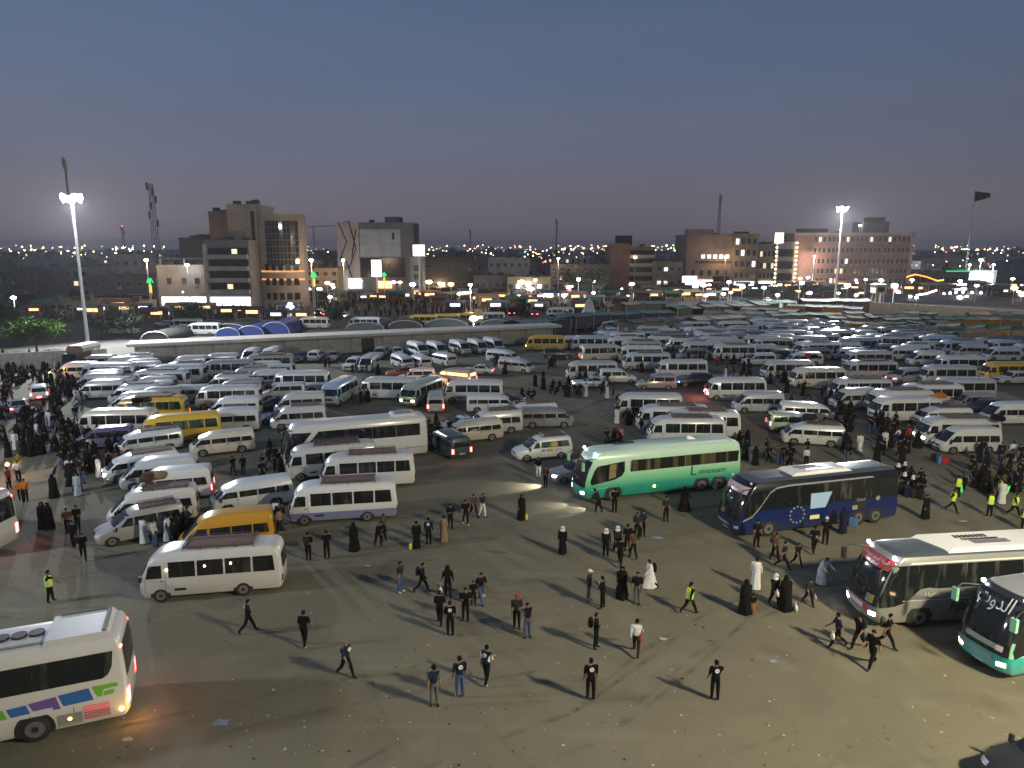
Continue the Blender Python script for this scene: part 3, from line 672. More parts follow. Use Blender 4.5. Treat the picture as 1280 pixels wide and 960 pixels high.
        if kind != 'plain':
            sub.box(-1.3, .6, .1, .5, zt, zt + .02, 'grey_paint'); 
            for j in range(8): sub.box(.9 - j * .22, 1.04 - j * .22, -.5, -.2, zt, zt + .02, 'trim')
            sub.box(-1.0, .9, -.08, .04, zt, zt + .025, 'trim')
        else: sub.box(-4.8, -3.4, -.5, .5, zt, zt + .02, 'grey_paint')
        parts.append(('air_conditioner', a, [('vent_grille', sub)]))
    if kind == 'white':
        a = MB(); a.rings([[(-3.4, -1.0, 3.5), (-3.4, 1.0, 3.5), (-5.6, 1.0, 3.5), (-5.6, -1.0, 3.5)], [(-3.5, -.95, 3.68), (-3.5, .95, 3.68), (-5.45, .95, 3.68), (-5.45, -.95, 3.68)]], 'white_paint', False)
        a.box(-5.42, -5.3, -.9, .9, 3.6, 3.72, 'trim'); a.box(-5.3, -3.7, -.96, -.90, 3.66, 3.72, 'trim')
        parts.append(('roof_fairing', a, None))
        for k in range(4):
            a = MB(); xx = -3.1 + k * .55; a.rings([[(xx + .26 * math.cos(t), .05 + .26 * math.sin(t), z) for t in (2 * math.pi * j / 12 for j in range(12))] for z in (3.57, 3.68)], 'trim', False); a.disc((xx, .05, 3.66), (0, 0, 1), .1, 'rim', 8); parts.append(('roof_fan', a, None))
        a = MB()
        for x0 in (-3.4, -2.4, -1.4): a.box(x0, x0 + .95, .74, .86, 3.56, 3.62, 'grey_paint')
        parts.append(('roof_vent', a, None))
    if kind == 'green':
        a = MB(); a.rings([[(3.6, -.8, 3.5), (3.6, .8, 3.5), (1.2, .95, 3.5), (-5.2, .95, 3.5), (-5.2, -.95, 3.5), (1.2, -.95, 3.5)], [(2.9, -.5, 3.66), (2.9, .5, 3.66), (1.0, .8, 3.72), (-5.0, .8, 3.66), (-5.0, -.8, 3.66), (1.0, -.8, 3.72)]], 'green_fade_paint', False); parts.append(('roof_fairing', a, None))
        a = MB(); a.box(1.6, 3.2, -.55, -.15, 3.70, 3.72, 'trim'); parts.append(('roof_hatch', a, None))
        late.append(('lettering', side_text('L', -2.18, 1.62, 1.285, 1.0, 'forest_print'))); late.append(('lettering', side_text('oinessam', -3.65, 1.55, 1.285, .58, 'forest_print')))
        a = MB(); a.disc((.75, 1.28, .80), (0, 1, 0), .09, 'amber_on', 8); parts.append(('side_lamp', a, None))
        a = MB(); h.spatch(a, ((4.1, 1.02), (5.45, .95), (5.45, 1.0), (4.1, 1.08)), 'mint_paint', 1, .02, 4, 1); parts.append(('chrome_flash', a, None))
    if kind == 'white':
        a = MB(); a.ball((-5.72, 1.22, .62), .10, 'amber_on', 6); parts.append(('indicator_lamp', a, None)); a = MB(); a.disc((-4.05, 1.28, .66), (0, 1, 0), .06, 'amber_on', 8); parts.append(('side_lamp', a, None))
    if kind == 'silver':
        a = MB(); a.disc((1.95, 1.29, 1.6), (0, 1, 0), .06, 'amber_on', 8); parts.append(('side_lamp', a, None))
    wheel_parts(parts, h, (3.75, -2.9, -4.25) if kind in ('green', 'blue') else (3.65, -2.95 if kind == 'white' else -2.55), .52, .3)
    return parts, late

# ------------------------------------------------------------------ turning part lists into prototypes
PROTO = {}
LEN = dict(van=5.4, low_van=5.4, minivan=5.1, minibus=7.0, car=4.6, suv=4.7, coach=12.0)
WID = dict(van=.94, low_van=.94, minivan=.93, minibus=1.04, car=.88, suv=.92, coach=1.26)
HGT = dict(van=2.28, low_van=1.98, minivan=1.91, minibus=2.6, car=1.44, suv=1.75, coach=3.6)
def build_parts(name, parts, late=()):
    root = empty(name, (0, 0, -500))
    memo = {}
    for nm, mb, sub in parts:
        o = child(root, mb.build(nm))
        if nm in ('door_seam', 'window_bar', 'locker_seam', 'star_ring', 'roof_vent', 'grille'): o['kind'] = 'stuff'
        for n2, m2 in sub or (): child(o, m2.build(n2))
    for nm, me in late: child(root, link(nm, me))
    return root
def build_joined(name, parts):
    mb = MB()
    for nm, m_, sub in parts:
        if nm in ('mirror', 'door_handle', 'front_plate', 'rear_plate'): continue
        mb.add(m_)
        for n2, m2 in sub or (): mb.add(m2)
    return mb.mesh(name)
NAME = dict(van='passenger_van', low_van='passenger_van', minivan='minivan', minibus='minibus', car='car', suv='suv', coach='coach')
CAT = dict(van='van', low_van='van', minivan='van', minibus='minibus', car='car', suv='car', coach='coach')
def spec(kind):
    base, _, opt = kind.partition('+')
    return dict(van=lambda: van(True, opt == 'rack'), low_van=lambda: van(False, opt == 'rack'), minivan=lambda: minivan(opt == 'rack'), minibus=lambda: minibus(opt != 'bare', opt == 'skirt'), car=sedan, suv=suv)[base]()
USED = set()
def vehicle(kind, x, y, hd, label, paint=None, group=None, on=(), parts=True, over=None, z=0):
    base = kind.split('+')[0].split(':')[0]
    ov = dict(over or {})
    if paint: ov['white_paint'] = ov['silver_paint'] = paint
    if 'head' in on: ov['lamp_off'] = 'head_on'
    if 'warm' in on: ov['lamp_off'] = 'warm_head_on'
    if 'tail' in on: ov['tail_off'] = 'tail_on'
    if base == 'coach':
        pl, late = coach(kind.split(':')[1]); r_ = build_parts('coach', pl, late)
        def rp_(o):
            repaint(o, ov)
            for c in kids(o): rp_(c)
        rp_(r_)
    elif parts:
        if kind not in PROTO: PROTO[kind] = build_parts(NAME[base], spec(kind))
        r_ = copy_tree(PROTO[kind], None, ov)
    else:
        k2 = kind + '#'
        if k2 not in PROTO: PROTO[k2] = build_joined(NAME[base], spec(kind))
        r_ = link(NAME[base], PROTO[k2]); repaint(r_, ov)
    r_.location = (x, y, z); r_.rotation_euler = (0, 0, rad(hd))
    tag(r_, label, CAT[base], group)
    return r_
def vAB(kind, A, B, label, hd=None, **kw):
    """A, B: where the front and rear corner of the side we see meet the ground"""
    base = kind.split('+')[0].split(':')[0]
    a, b = Vector(G(*A)), Vector(G(*B)); d = (a - b)
    ang = math.atan2(d.y, d.x) if hd is None else rad(hd)
    u = Vector((math.cos(ang), math.sin(ang))); c = (a + b) / 2; nrm = Vector((-u.y, u.x))
    if nrm.y < 0: nrm = -nrm
    c = c + nrm * WID[base]
    return vehicle(kind, c.x, c.y, math.degrees(ang), label, **kw)
def vA(kind, A, hd, label, end=1, **kw):
    """A: ground point of the near front (end=1) or rear (end=-1) corner"""
    base = kind.split('+')[0].split(':')[0]; a = Vector(G(*A)); u = Vector((math.cos(rad(hd)), math.sin(rad(hd)))); nrm = Vector((-u.y, u.x))
    if nrm.y < 0: nrm = -nrm
    c = a - u * end * LEN[base] / 2 + nrm * WID[base]
    return vehicle(kind, c.x, c.y, hd, label, **kw)
def vR(kind, rp_, hd, label, **kw):
    base = kind.split('+')[0].split(':')[0]; x, y = G(rp_[0], rp_[1], HGT[base]); return vehicle(kind, x, y, hd, label, **kw)
# ------------------------------------------------------------------ people
for nm, c in dict(skin=(.27, .155, .105), black_cloth=(.007, .007, .008), charcoal_cloth=(.024, .024, .027), navy_cloth=(.014, .018, .04), grey_cloth=(.13, .13, .14), jeans_cloth=(.06, .10, .22), white_cloth=(.66, .66, .68), tan_cloth=(.26, .19, .11), olive_cloth=(.07, .07, .045), brown_cloth=(.09, .05, .035), red_cloth=(.34, .03, .03), pink_cloth=(.45, .2, .2), blue_cloth=(.10, .18, .38), pale_blue_cloth=(.35, .45, .55), orange_cloth=(.5, .16, .03), dark_hair=(.008, .007, .006), grey_hair=(.22, .21, .2), yellow_plastic=(.65, .55, .08), white_plastic=(.7, .7, .7), shoe_black=(.015, .015, .015), shoe_white=(.6, .6, .6), emblem_white=(.75, .8, .85), emblem_blue=(.35, .5, .7)).items():
    mat(nm, c, .9, var=.2, scale=12, spec=.12 if 'cloth' in nm or 'hair' in nm else .3)
m_ = mat('vest_yellow', (.55, .85, .04), .7, scale=14); m_.node_tree.nodes['Principled BSDF'].inputs['Emission Color'].default_value = (0, 0, 0, 1)
mat('reflective_tape', (.75, .78, .7), .35, .2); glow('baton_green', (.02, 1, .12), 1.6); glow('lantern', (1, .45, .1), 25)
BONES = []
def skin_body(name, J, E, hands):
    """J: joint -> (x, y, z, r); E: edges; one skinned surface, fingers as short chains rooted in the palms"""
    me = bpy.data.meshes.new(name); vs = []; es = []; rs = []; roots = []; ix = {}
    for k, (x, y, z, r) in J.items(): ix[k] = len(vs); vs.append((x, y, z)); rs.append(r)
    roots.append(ix['pelvis']); es += [(ix[a], ix[b]) for a, b in E]
    for palm, dirv, side in hands:
        p = Vector(palm); d = Vector(dirv).normalized(); fw = Vector((1, 0, 0)); s_ = (fw - d * fw.dot(d)).normalized(); nrm = d.cross(s_)
        for i, (off, ln) in enumerate(((-.03, .068), (-.01, .078), (.01, .074), (.03, .058))):
            a = p + s_ * -off + d * .012; b = a + d * (.05 + ln * .45) ; c = b + d * ln * .4 + nrm * side * -.018
            i0 = len(vs); vs += [tuple(a), tuple(b), tuple(c)]; rs += [.011, .0095, .008]; es += [(i0, i0 + 1), (i0 + 1, i0 + 2)]; roots.append(i0)
        a = p - d * .015 + s_ * .022; b = a + s_ * .035 + d * .03; c = b + d * .03
        i0 = len(vs); vs += [tuple(a), tuple(b), tuple(c)]; rs += [.012, .011, .009]; es += [(i0, i0 + 1), (i0 + 1, i0 + 2)]; roots.append(i0)
    me.from_pydata(vs, es, [])
    o = bpy.data.objects.new(name, me); COL.objects.link(o)
    sk = o.modifiers.new('skin', 'SKIN'); sk.use_smooth_shade = True
    for v, r in zip(me.skin_vertices[0].data, rs): v.radius = (r, r)
    for i in roots: me.skin_vertices[0].data[i].use_root = True
    ss = o.modifiers.new('ss', 'SUBSURF'); ss.levels = 1; ss.render_levels = 1
    dg = bpy.context.evaluated_depsgraph_get(); dg.update()
    out = bpy.data.meshes.new_from_object(o.evaluated_get(dg)); out.name = name
    bpy.data.objects.remove(o)
    keys = ['skin', 'torso', 'sleeve', 'forearm', 'trousers', 'shoe']
    base = ['skin', 'black_cloth', 'black_cloth', 'skin', 'black_cloth', 'shoe_black']
    out.materials.clear()
    for b_ in base: out.materials.append(MAT[b_])
    segs = []
    for a, b in E:
        A, B = Vector(J[a][:3]), Vector(J[b][:3]); t = a + b
        if 'head' in b or 'crown' in b or 'nose' in b: s_ = 0
        elif 'palm' in b: s_ = 0
        elif 'wrist' in b: s_ = 3
        elif 'elbow' in b: s_ = 2
        elif 'shoulder' in b or b in ('waist', 'chest', 'neck0'): s_ = 1
        elif 'toe' in b: s_ = 5
        else: s_ = 4
        segs.append((A, B, s_))
    for p in out.polygons:
        c = p.center; best = None
        for A, B, s_ in segs:
            d = B - A; t = max(0, min(1, (c - A).dot(d) / max(d.length_squared, 1e-9))); q = (c - A - d * t).length
            if best is None or q < best[0]: best = (q, s_)
        p.material_index = best[1]; p.use_smooth = True
    return out

def pose(lean=0, legs=(0, 0), knees=(0, 0), arms=((0, 0, 0), (0, 0, 0)), sit=False):
    """legs: forward swing of left/right thigh (deg); arms: (forward swing, sideways lift, elbow bend)"""
    J = {}; E = []
    ph = .93 if not sit else .48
    J['pelvis'] = (0, 0, ph, .140)
    ln = rad(lean); up = lambda h, f=0: (math.sin(ln) * h + f, 0, ph + math.cos(ln) * h)
    J['waist'] = (*up(.17), .142); J['chest'] = (*up(.38), .158); J['neck0'] = (*up(.53), .062)
    J['head0'] = (*up(.60, .012), .056); J['head'] = (*up(.675, .025), .088); J['crown'] = (*up(.745, .018), .066)
    n_ = J['head']; J['nose'] = (n_[0] + .085, 0, n_[2] - .01, .022)
    E += [('pelvis', 'waist'), ('waist', 'chest'), ('chest', 'neck0'), ('neck0', 'head0'), ('head0', 'head'), ('head', 'crown'), ('head', 'nose')]
    hands = []
    for s_, sd, lg, kn, ar in ((1, 'L', legs[0], knees[0], arms[0]), (-1, 'R', legs[1], knees[1], arms[1])):
        hp = (0, s_ * .09, ph - .03); a = rad(lg if not sit else 82)
        k = (hp[0] + math.sin(a) * .43, s_ * .10, hp[2] - math.cos(a) * .43); b_ = a - rad(kn if not sit else 85)
        an = (k[0] + math.sin(b_) * .40, s_ * .105, k[2] - math.cos(b_) * .40)
        J['hip' + sd] = (*hp, .104); J['knee' + sd] = (*k, .078); J['calf' + sd] = (k[0] * .65 + an[0] * .35, k[1], k[2] * .65 + an[2] * .35, .070); J['ankle' + sd] = (*an, .054)
        f = b_ * .6 if b_ < 0 else 0
        J['toe' + sd] = (an[0] + .15 * math.cos(f), s_ * .125, an[2] - .045 + .15 * math.sin(f), .036)
        E += [('pelvis', 'hip' + sd), ('hip' + sd, 'knee' + sd), ('knee' + sd, 'calf' + sd), ('calf' + sd, 'ankle' + sd), ('ankle' + sd, 'toe' + sd)]
        sh = up(.47); sh = (sh[0], s_ * .195, sh[2]); fa, la, el = map(rad, ar)
        d = Vector((math.sin(fa) * math.cos(la), s_ * (math.sin(la) * .7 - .02), -math.cos(fa) * math.cos(la))).normalized()
        e = Vector(sh) + d * .29; fa2 = fa + el
        d2 = Vector((math.sin(fa2) * math.cos(la * .7), s_ * (math.sin(la * .7) - (.25 if el > .8 else 0)), -math.cos(fa2) * math.cos(la * .7))).normalized()
        w = e + d2 * .25; p = w + d2 * .055
        J['shoulder' + sd] = (*sh, .078); J['elbow' + sd] = (*e, .056); J['wrist' + sd] = (*w, .033); J['palm' + sd] = (*p, .034)
        E += [('chest', 'shoulder' + sd), ('shoulder' + sd, 'elbow' + sd), ('elbow' + sd, 'wrist' + sd), ('wrist' + sd, 'palm' + sd)]
        hands.append((p, d2, s_))
    low = min(J[k][2] - J[k][3] for k in ('toeL', 'toeR', 'ankleL', 'ankleR'))
    for k in J: J[k] = (J[k][0], J[k][1], J[k][2] - low, J[k][3])
    hands = [(Vector((p.x, p.y, p.z - low)), d, s_) for p, d, s_ in hands]
    return J, E, hands
POSES = dict(
    stand=pose(0, (3, -3), (2, 2), ((4, 7, 14), (2, 8, 12))),
    phone=pose(-2, (2, -4), (2, 3), ((10, 8, 20), (35, 12, 120))),
    fold=pose(2, (4, -3), (3, 3), ((25, 6, 95), (25, 6, 95))),
    walk=pose(4, (26, -20), (8, 26), ((-20, 7, 18), (24, 7, 26))),
    stride=pose(5, (-17, 30), (32, 12), ((26, 8, 30), (-22, 8, 16))),
    step=pose(3, (15, -10), (6, 16), ((-10, 6, 14), (14, 9, 24))),
    point=pose(0, (6, -5), (3, 5), ((15, 10, 30), (88, 12, 8))),
    carry=pose(6, (14, -14), (6, 22), ((8, 12, 30), (4, 16, 8))),
    bend=pose(24, (16, -8), (14, 18), ((40, 8, 30), (34, 8, 36))),
    sit=pose(8, sit=True, arms=((38, 8, 50), (34, 10, 56))))
BODY = {}; HEAD = {}
for k, (J, E, hn) in POSES.items():
    BODY[k] = skin_body('body', J, E, hn); HEAD[k] = (J['head'], J['crown'], J['chest'], J['waist'], J['pelvis'], J['palmL'], J['palmR'])
def lathe(profile, key, n_=18, fold=.0, gap=None, cx=lambda z: 0):
    """profile: (z, rx, ry); fold: ripple of the cloth"""
    mb = MB(); rg = []
    for z, rx, ry in profile:
        f = fold * max(0, (1.25 - z))
        rg.append([(cx(z) + (rx * (1 + f * math.sin(5 * t + z))) * math.cos(t), (ry * (1 + f * math.cos(7 * t - z * 2))) * math.sin(t), z) for t in (2 * math.pi * k / n_ for k in range(n_))])
    mb.rings(rg, key, False, False); return mb
HAIR = {}; PART = {}
def cap_mesh(kind, key_pose):
    hd, cr = Vector(HEAD[key_pose][0][:3]), Vector(HEAD[key_pose][1][:3])
    mb = MB()
    if kind == 'hair':
        rg = []
        for i, (dz, r_, sh) in enumerate(((-.05, .074, -.03), (.0, .089, -.018), (.05, .092, -.010), (.088, .076, -.006), (.112, .038, -.004))):
            rg.append([(hd.x + sh + r_ * math.cos(t), r_ * .92 * math.sin(t), hd.z + dz + (.05 if math.cos(t) > .35 and dz < .05 else 0)) for t in (2 * math.pi * k / 12 for k in range(12))])
        mb.rings(rg, 'dark_hair', False, True)
    elif kind == 'cap':
        rg = [[(hd.x + r_ * math.cos(t), r_ * math.sin(t), hd.z + dz) for t in (2 * math.pi * k / 12 for k in range(12))] for dz, r_ in ((.03, .106), (.08, .104), (.12, .08), (.135, .04))]
        mb.rings(rg, 'black_cloth', False, True); mb.box(hd.x + .08, hd.x + .18, -.06, .06, hd.z + .03, hd.z + .045, 'black_cloth')
    elif kind == 'headcloth':
        rg = [[(hd.x - .02 + r_ * math.cos(t) * (1 if math.cos(t) < .5 or dz > .05 else .72), r_ * 1.02 * math.sin(t), hd.z + dz) for t in (2 * math.pi * k / 14 for k in range(14))] for dz, r_ in ((-.17, .15), (-.08, .122), (.0, .115), (.06, .113), (.11, .085), (.135, .04))]
        mb.rings(rg, 'white_cloth', False, True)
    elif kind == 'hood':
        rg = [[(hd.x - .025 + r_ * math.cos(t) * (1 if math.cos(t) < .6 or dz > .07 or dz < -.14 else .68), r_ * 1.03 * math.sin(t), hd.z + dz) for t in (2 * math.pi * k / 14 for k in range(14))] for dz, r_ in ((-.24, .23), (-.17, .17), (-.09, .122), (.0, .118), (.06, .116), (.11, .09), (.135, .045))]
        mb.rings(rg, 'black_cloth', False, True)
    return mb
def robe_mesh(kind, key_pose):
    H = HEAD[key_pose]; ch, pe = Vector(H[2][:3]), Vector(H[4][:3])
    cx = lambda z: pe.x + (ch.x - pe.x) * max(0, min(1, (z - pe.z) / max(.01, ch.z - pe.z)))
    zc = ch.z
    if kind == 'abaya': pr = [(.03, .34, .33), (.35, .31, .29), (.75, .26, .25), (zc - .38, .235, .255), (zc - .2, .215, .26), (zc, .19, .275), (zc + .1, .15, .23), (zc + .2, .10, .13)]
    else: pr = [(.10, .27, .24), (.4, .24, .21), (.8, .20, .195), (zc - .3, .175, .19), (zc - .12, .172, .195), (zc + .02, .162, .20), (zc + .12, .11, .17), (zc + .17, .07, .09)]
    stride_ = key_pose in ('walk', 'stride')
    if stride_: pr = [(z, rx * (1.35 if z < .5 else 1.12 if z < .9 else 1), ry) for z, rx, ry in pr]
    return lathe(pr, 'black_cloth' if kind == 'abaya' else 'white_cloth', 20, .09, cx=cx)
def vest_mesh(key_pose):
    H = HEAD[key_pose]; ch, pe = Vector(H[2][:3]), Vector(H[4][:3]); zc = ch.z
    cx = lambda z: pe.x + (ch.x - pe.x) * max(0, min(1, (z - pe.z) / max(.01, ch.z - pe.z)))
    mb = lathe([(zc - .42, .165, .185), (zc - .2, .165, .19), (zc - .02, .17, .205), (zc + .1, .12, .185), (zc + .15, .08, .11)], 'vest_yellow', 18, 0, cx=cx)
    for z0 in (zc - .32, zc - .18):
        b_ = lathe([(z0, .172, .196), (z0 + .045, .172, .197)], 'reflective_tape', 18, 0, cx=cx); mb.add(b_)
    return mb
def emblem_mesh(key_pose, back=True, chest_side=0):
    ch = Vector(HEAD[key_pose][2][:3]); mb = MB(); s_ = -1 if back else 1
    mb.rings([[(ch.x + s_ * x_, chest_side + r_ * math.cos(t), ch.z + .03 + r_ * math.sin(t)) for t in (2 * math.pi * k / 14 for k in range(14))] for x_, r_ in ((.13, .085), (.157, .085))], 'emblem_white')
    mb.disc((ch.x + s_ * .1585, chest_side, ch.z + .03), (s_, 0, 0), .045, 'emblem_blue', 10)
    return mb
def pack_mesh(key_pose):
    ch = Vector(HEAD[key_pose][2][:3]); mb = MB(); x0 = ch.x - .13
    rg = [[(x0 - .11 + rx * math.cos(t), ry * math.sin(t), ch.z + dz) for t in (2 * math.pi * k / 12 for k in range(12))] for dz, rx, ry in ((-.28, .07, .11), (-.25, .11, .15), (0, .12, .16), (.12, .09, .13), (.17, .04, .07))]
    mb.rings(rg, 'charcoal_cloth'); return mb
def memo(tab, key, fn, nm):
    if key not in tab: tab[key] = fn().mesh(nm)
    return tab[key]
JOIN = {}
def person(x, y, face, label, pose='stand', top='black_cloth', legs='black_cloth', sleeve=None, forearm='skin', shoe='shoe_black', hair='hair', robe=None, robe_col=None, vest=False, emblem=None, pack=None, size=1.0, group=None, z=0, hair_col=None, detailed=True):
    bo = {0: 'skin', 1: top, 2: sleeve or top, 3: forearm, 4: legs, 5: shoe}
    if robe == 'abaya': hair = 'hood'; bo[3] = bo[2] = robe_col or 'black_cloth'
    if robe == 'thobe': bo[3] = bo[2] = bo[1] = robe_col or 'white_cloth'
    o = link('person', BODY[pose])
    for i, k in bo.items():
        sl = o.material_slots[i]; sl.link = 'OBJECT'; sl.material = MAT[k]
    o.location = (x, y, z); o.rotation_euler = (0, 0, rad(face)); o.scale = (size * 1.04, size * 1.04, size)
    tag(o, label, 'person', group)
    def add(nm, me, col=None):
        c = link(nm, me, o)
        if col: c.material_slots[0].link = 'OBJECT'; c.material_slots[0].material = MAT[col]
        return c
    if hair: add(dict(hair='hair', cap='cap', headcloth='headcloth', hood='head_cover')[hair], memo(HAIR, (hair, pose), lambda: cap_mesh(hair, pose), hair), hair_col or (robe_col if hair == 'hood' else None))
    if robe: add('robe', memo(PART, (robe, pose), lambda: robe_mesh(robe, pose), 'robe'), robe_col)
    if vest: add('safety_vest', memo(PART, ('vest', pose), lambda: vest_mesh(pose), 'safety_vest'))
    if emblem: add('shirt_emblem', memo(PART, ('emb', pose, emblem), lambda: emblem_mesh(pose, emblem == 'back', 0 if emblem == 'back' else .06), 'shirt_emblem'))
    if pack:   # a backpack: carried, so a thing of its own
        b_ = link('backpack', memo(PART, ('pack', pose), lambda: pack_mesh(pose), 'backpack')); b_.location = o.location; b_.rotation_euler = o.rotation_euler; b_.scale = o.scale
        b_.material_slots[0].link = 'OBJECT'; b_.material_slots[0].material = MAT[pack[0]]; tag(b_, pack[1], 'backpack')
    return o
def bag(x, y, z, key, label, s_=1.0, rz=0):
    mb = MB()
    rg = [[(.10 * k * math.cos(t) * s_, .17 * k * math.sin(t) * s_, zz * s_) for t in (2 * math.pi * j / 12 for j in range(12))] for zz, k in ((0, .75), (.06, 1), (.2, 1.0), (.30, .8), (.34, .45))]
    mb.rings(rg, key); mb.tube([(0, -.07 * s_, .32 * s_), (0, -.04 * s_, .46 * s_), (0, .04 * s_, .46 * s_), (0, .07 * s_, .32 * s_)], .012, key, 5)
    o = mb.build('carrier_bag'); o.location = (x, y, z); o.rotation_euler = (0, 0, rz); tag(o, label, 'bag'); return o
# ------------------------------------------------------------------ the town behind the lot
for nm, c in dict(beige_stone=(.36, .31, .25), pale_render=(.40, .37, .33), grey_render=(.22, .22, .22), salmon_render=(.38, .28, .22), brick_red=(.28, .18, .14), dark_render=(.10, .09, .085), tan_render=(.30, .24, .16), white_render=(.5, .49, .47), mall_panel=(.52, .56, .56), mall_pink=(.62, .54, .48), brown_wall=(.26, .16, .11), roof_grey=(.12, .115, .11), yellow_render=(.42, .33, .17)).items():
    mat(nm, c, .85, scale=.25, var=.22)
mat('window_dark', (.02, .022, .026), .2, var=.3); mat('facade_glass', (.03, .045, .05), .06, var=.4, spec=.7)
glow('window_lit', (1, .78, .5), 1.2, False); glow('window_white', (.9, .95, 1), 1.6, False); glow('shop_lit', (.95, .97, 1), 2.2, False); glow('shop_warm', (1, .66, .32), 1.8, False); glow('billboard_lit', (.97, .98, 1), 2.6, False); glow('billboard_warm', (1, .85, .6), 3, False)
glow('bulb_white', (.92, .95, 1), 30, False); glow('bulb_warm', (1, .68, .32), 22, False); glow('bulb_red', (1, .08, .08), 9, False); glow('bulb_green', (.1, 1, .35), 5, False); glow('bulb_yellow', (1, .8, .15), 5, False); glow('bulb_orange', (1, .30, .05), 3, False); glow('bulb_pink', (1, .55, .75), 9, False); glow('neon_green', (.05, .9, .25), .9, False); glow('neon_yellow', (1, .7, .1), 1.0, False); glow('strip_orange', (1, .42, .12), .9, False); glow('sign_red', (1, .2, .08), 1.6, False)
WM = {}; AC = random.Random(8)
def win_mesh(w, h, key='window_dark'):
    k = (round(w, 2), round(h, 2), key)
    if k not in WM:
        mb = MB(); mb.box(-w / 2 - .12, w / 2 + .12, -.10, .02, -h / 2 - .12, -h / 2, 'pale_render'); mb.box(-w / 2 - .1, -w / 2, -.08, .02, -h / 2, h / 2, 'pale_render'); mb.box(w / 2, w / 2 + .1, -.08, .02, -h / 2, h / 2, 'pale_render')
        mb.box(-w / 2 - .12, w / 2 + .12, -.10, .02, h / 2, h / 2 + .1, 'pale_render'); mb.poly([(-w / 2, -.012, -h / 2), (w / 2, -.012, -h / 2), (w / 2, -.012, h / 2), (-w / 2, -.012, h / 2)], key)
        mb.box(-.03, .03, -.04, -.013, -h / 2, h / 2, 'pale_render')
        WM[k] = mb.mesh('window', False)
    return WM[k]
def block(name, label, p0, p1, ptop, D, depth, key, cat='building', rot=0, parapet=.9, group=None):
    x0, x1 = P(p0, 340, D)[0], P(p1, 340, D)[0]; h = P((p0 + p1) / 2, ptop, D)[1]
    r_ = empty(name, ((x0 + x1) / 2, D, 0), rad(rot)); tag(r_, label, cat, group); w = x1 - x0
    mb = MB(); mb.box(-w / 2, w / 2, 0, depth, 0, h - parapet, key); child(r_, mb.build('wall', smooth=False))
    mb = MB(); t = .3
    for a in ((-w / 2 - .1, w / 2 + .1, -.1, t), (-w / 2 - .1, w / 2 + .1, depth - t, depth + .1), (-w / 2 - .1, -w / 2 + t, t, depth - t), (w / 2 - t, w / 2 + .1, t, depth - t)): mb.box(*a, h - parapet, h, key)
    child(r_, mb.build('parapet', smooth=False))
    for k in range(3):
        xx = w * (-.32 + .3 * k) + R.uniform(-.1, .1) * w; mb = MB(); mb.box(xx - 1, xx + 1, depth * .3, depth * .3 + 1.6, h - parapet, h + R.uniform(.6, 1.6), 'roof_grey'); child(r_, mb.build('roof_tank', smooth=False))
    mb = MB(); mb.tube([(w * .2, depth * .5, h - 1), (w * .2, depth * .5, h + 2.5)], .08, 'lattice_steel', 5); child(r_, mb.build('roof_pole', smooth=False))
    return r_, w, h
def windows(r_, xs, zs, w, h, lit=.12, y=-.012, keys=('window_lit', 'window_white')):
    for z in zs:
        for x in xs:
            if AC.random() < .22 and w < 2.4:
                if 'ac' not in WM:
                    mb = MB(); mb.box(-.45, .45, -.42, 0, -.3, .3, 'white_render'); mb.disc((0, -.425, 0), (0, -1, 0), .22, 'roof_grey', 10); WM['ac'] = mb.mesh('air_conditioner', False)
                o = child(r_, link('air_conditioner', WM['ac'])); o.location = (x + AC.choice((-.4, .5)), y - .01, z - h / 2 - .55)
            k = R.choice(keys) if R.random() < lit else 'window_dark'
            o = child(r_, link('window', win_mesh(w, h, k))); o.location = (x, y, z)
def part(r_, nm, key, *b, top=None):
    mb = MB(); mb.box(*b, key, top); return child(r_, mb.build(nm, smooth=False))
def span(a, b, n_): return [a + (b - a) * (i + .5) / n_ for i in range(n_)]

# left cluster
r_, w, h = block('apartment_building', 'plain pale block with three small windows and a lattice mast behind', 196, 262, 331, 214, 14, 'pale_render')
windows(r_, [-w * .28, 0, w * .25], [h * .62], 1.3, 1.8, 0)
part(r_, 'shop_front', 'shop_lit', -w * .45, w * .48, -.2, -.05, .6, 3.2); part(r_, 'shop_sign', 'pale_render', -w * .48, w * .5, -.5, -.02, 3.4, 4.3)
part(r_, 'roof_canopy', 'roof_grey', -w * .5, w * .5, 1, 9, h + 1.6, h + 1.9)
for xx in (-w * .45, 0, w * .45): part(r_, 'column', 'pale_render', xx - .2, xx + .2, 1, 1.4, h - .9, h + 1.6)
r_, w, h = block('apartment_building', 'grey four storey block with long open balcony bands', 259, 313, 300, 210, 14, 'grey_render')
for i in range(4):
    z = h * (.28 + .17 * i)
    part(r_, 'balcony_recess', 'window_dark', -w * .44, w * .46, -.06, -.01, z, z + h * .10); part(r_, 'balcony', 'pale_render', -w * .47, w * .48, -1.3, -.07, z - h * .062, z)
    part(r_, 'lit_room', 'window_lit' if i in (0, 3) else 'window_dark', w * .05 * (i - 1), w * .05 * (i - 1) + 1.6, -.09, -.065, z + .2, z + h * .08)
part(r_, 'shop_front', 'shop_lit', -w * .5, w * .46, -.3, -.05, .5, 3.4)
part(r_, 'corner_pier', 'pale_render', -w * .5 - .3, -w * .46, -1.4, .2, 0, h - 1)
r_, w, h = block('office_tower', 'beige tower with a curved dark glass front and narrow stone side', 289, 326, 255, 218, 16, 'beige_stone')
part(r_, 'dark_slot', 'window_dark', w * .28, w * .40, -.08, -.01, 3, h * .93)
x1 = P(381, 340, 218)[0] - r_.location.x; cx0 = w / 2 + .3; hw = (x1 - cx0)
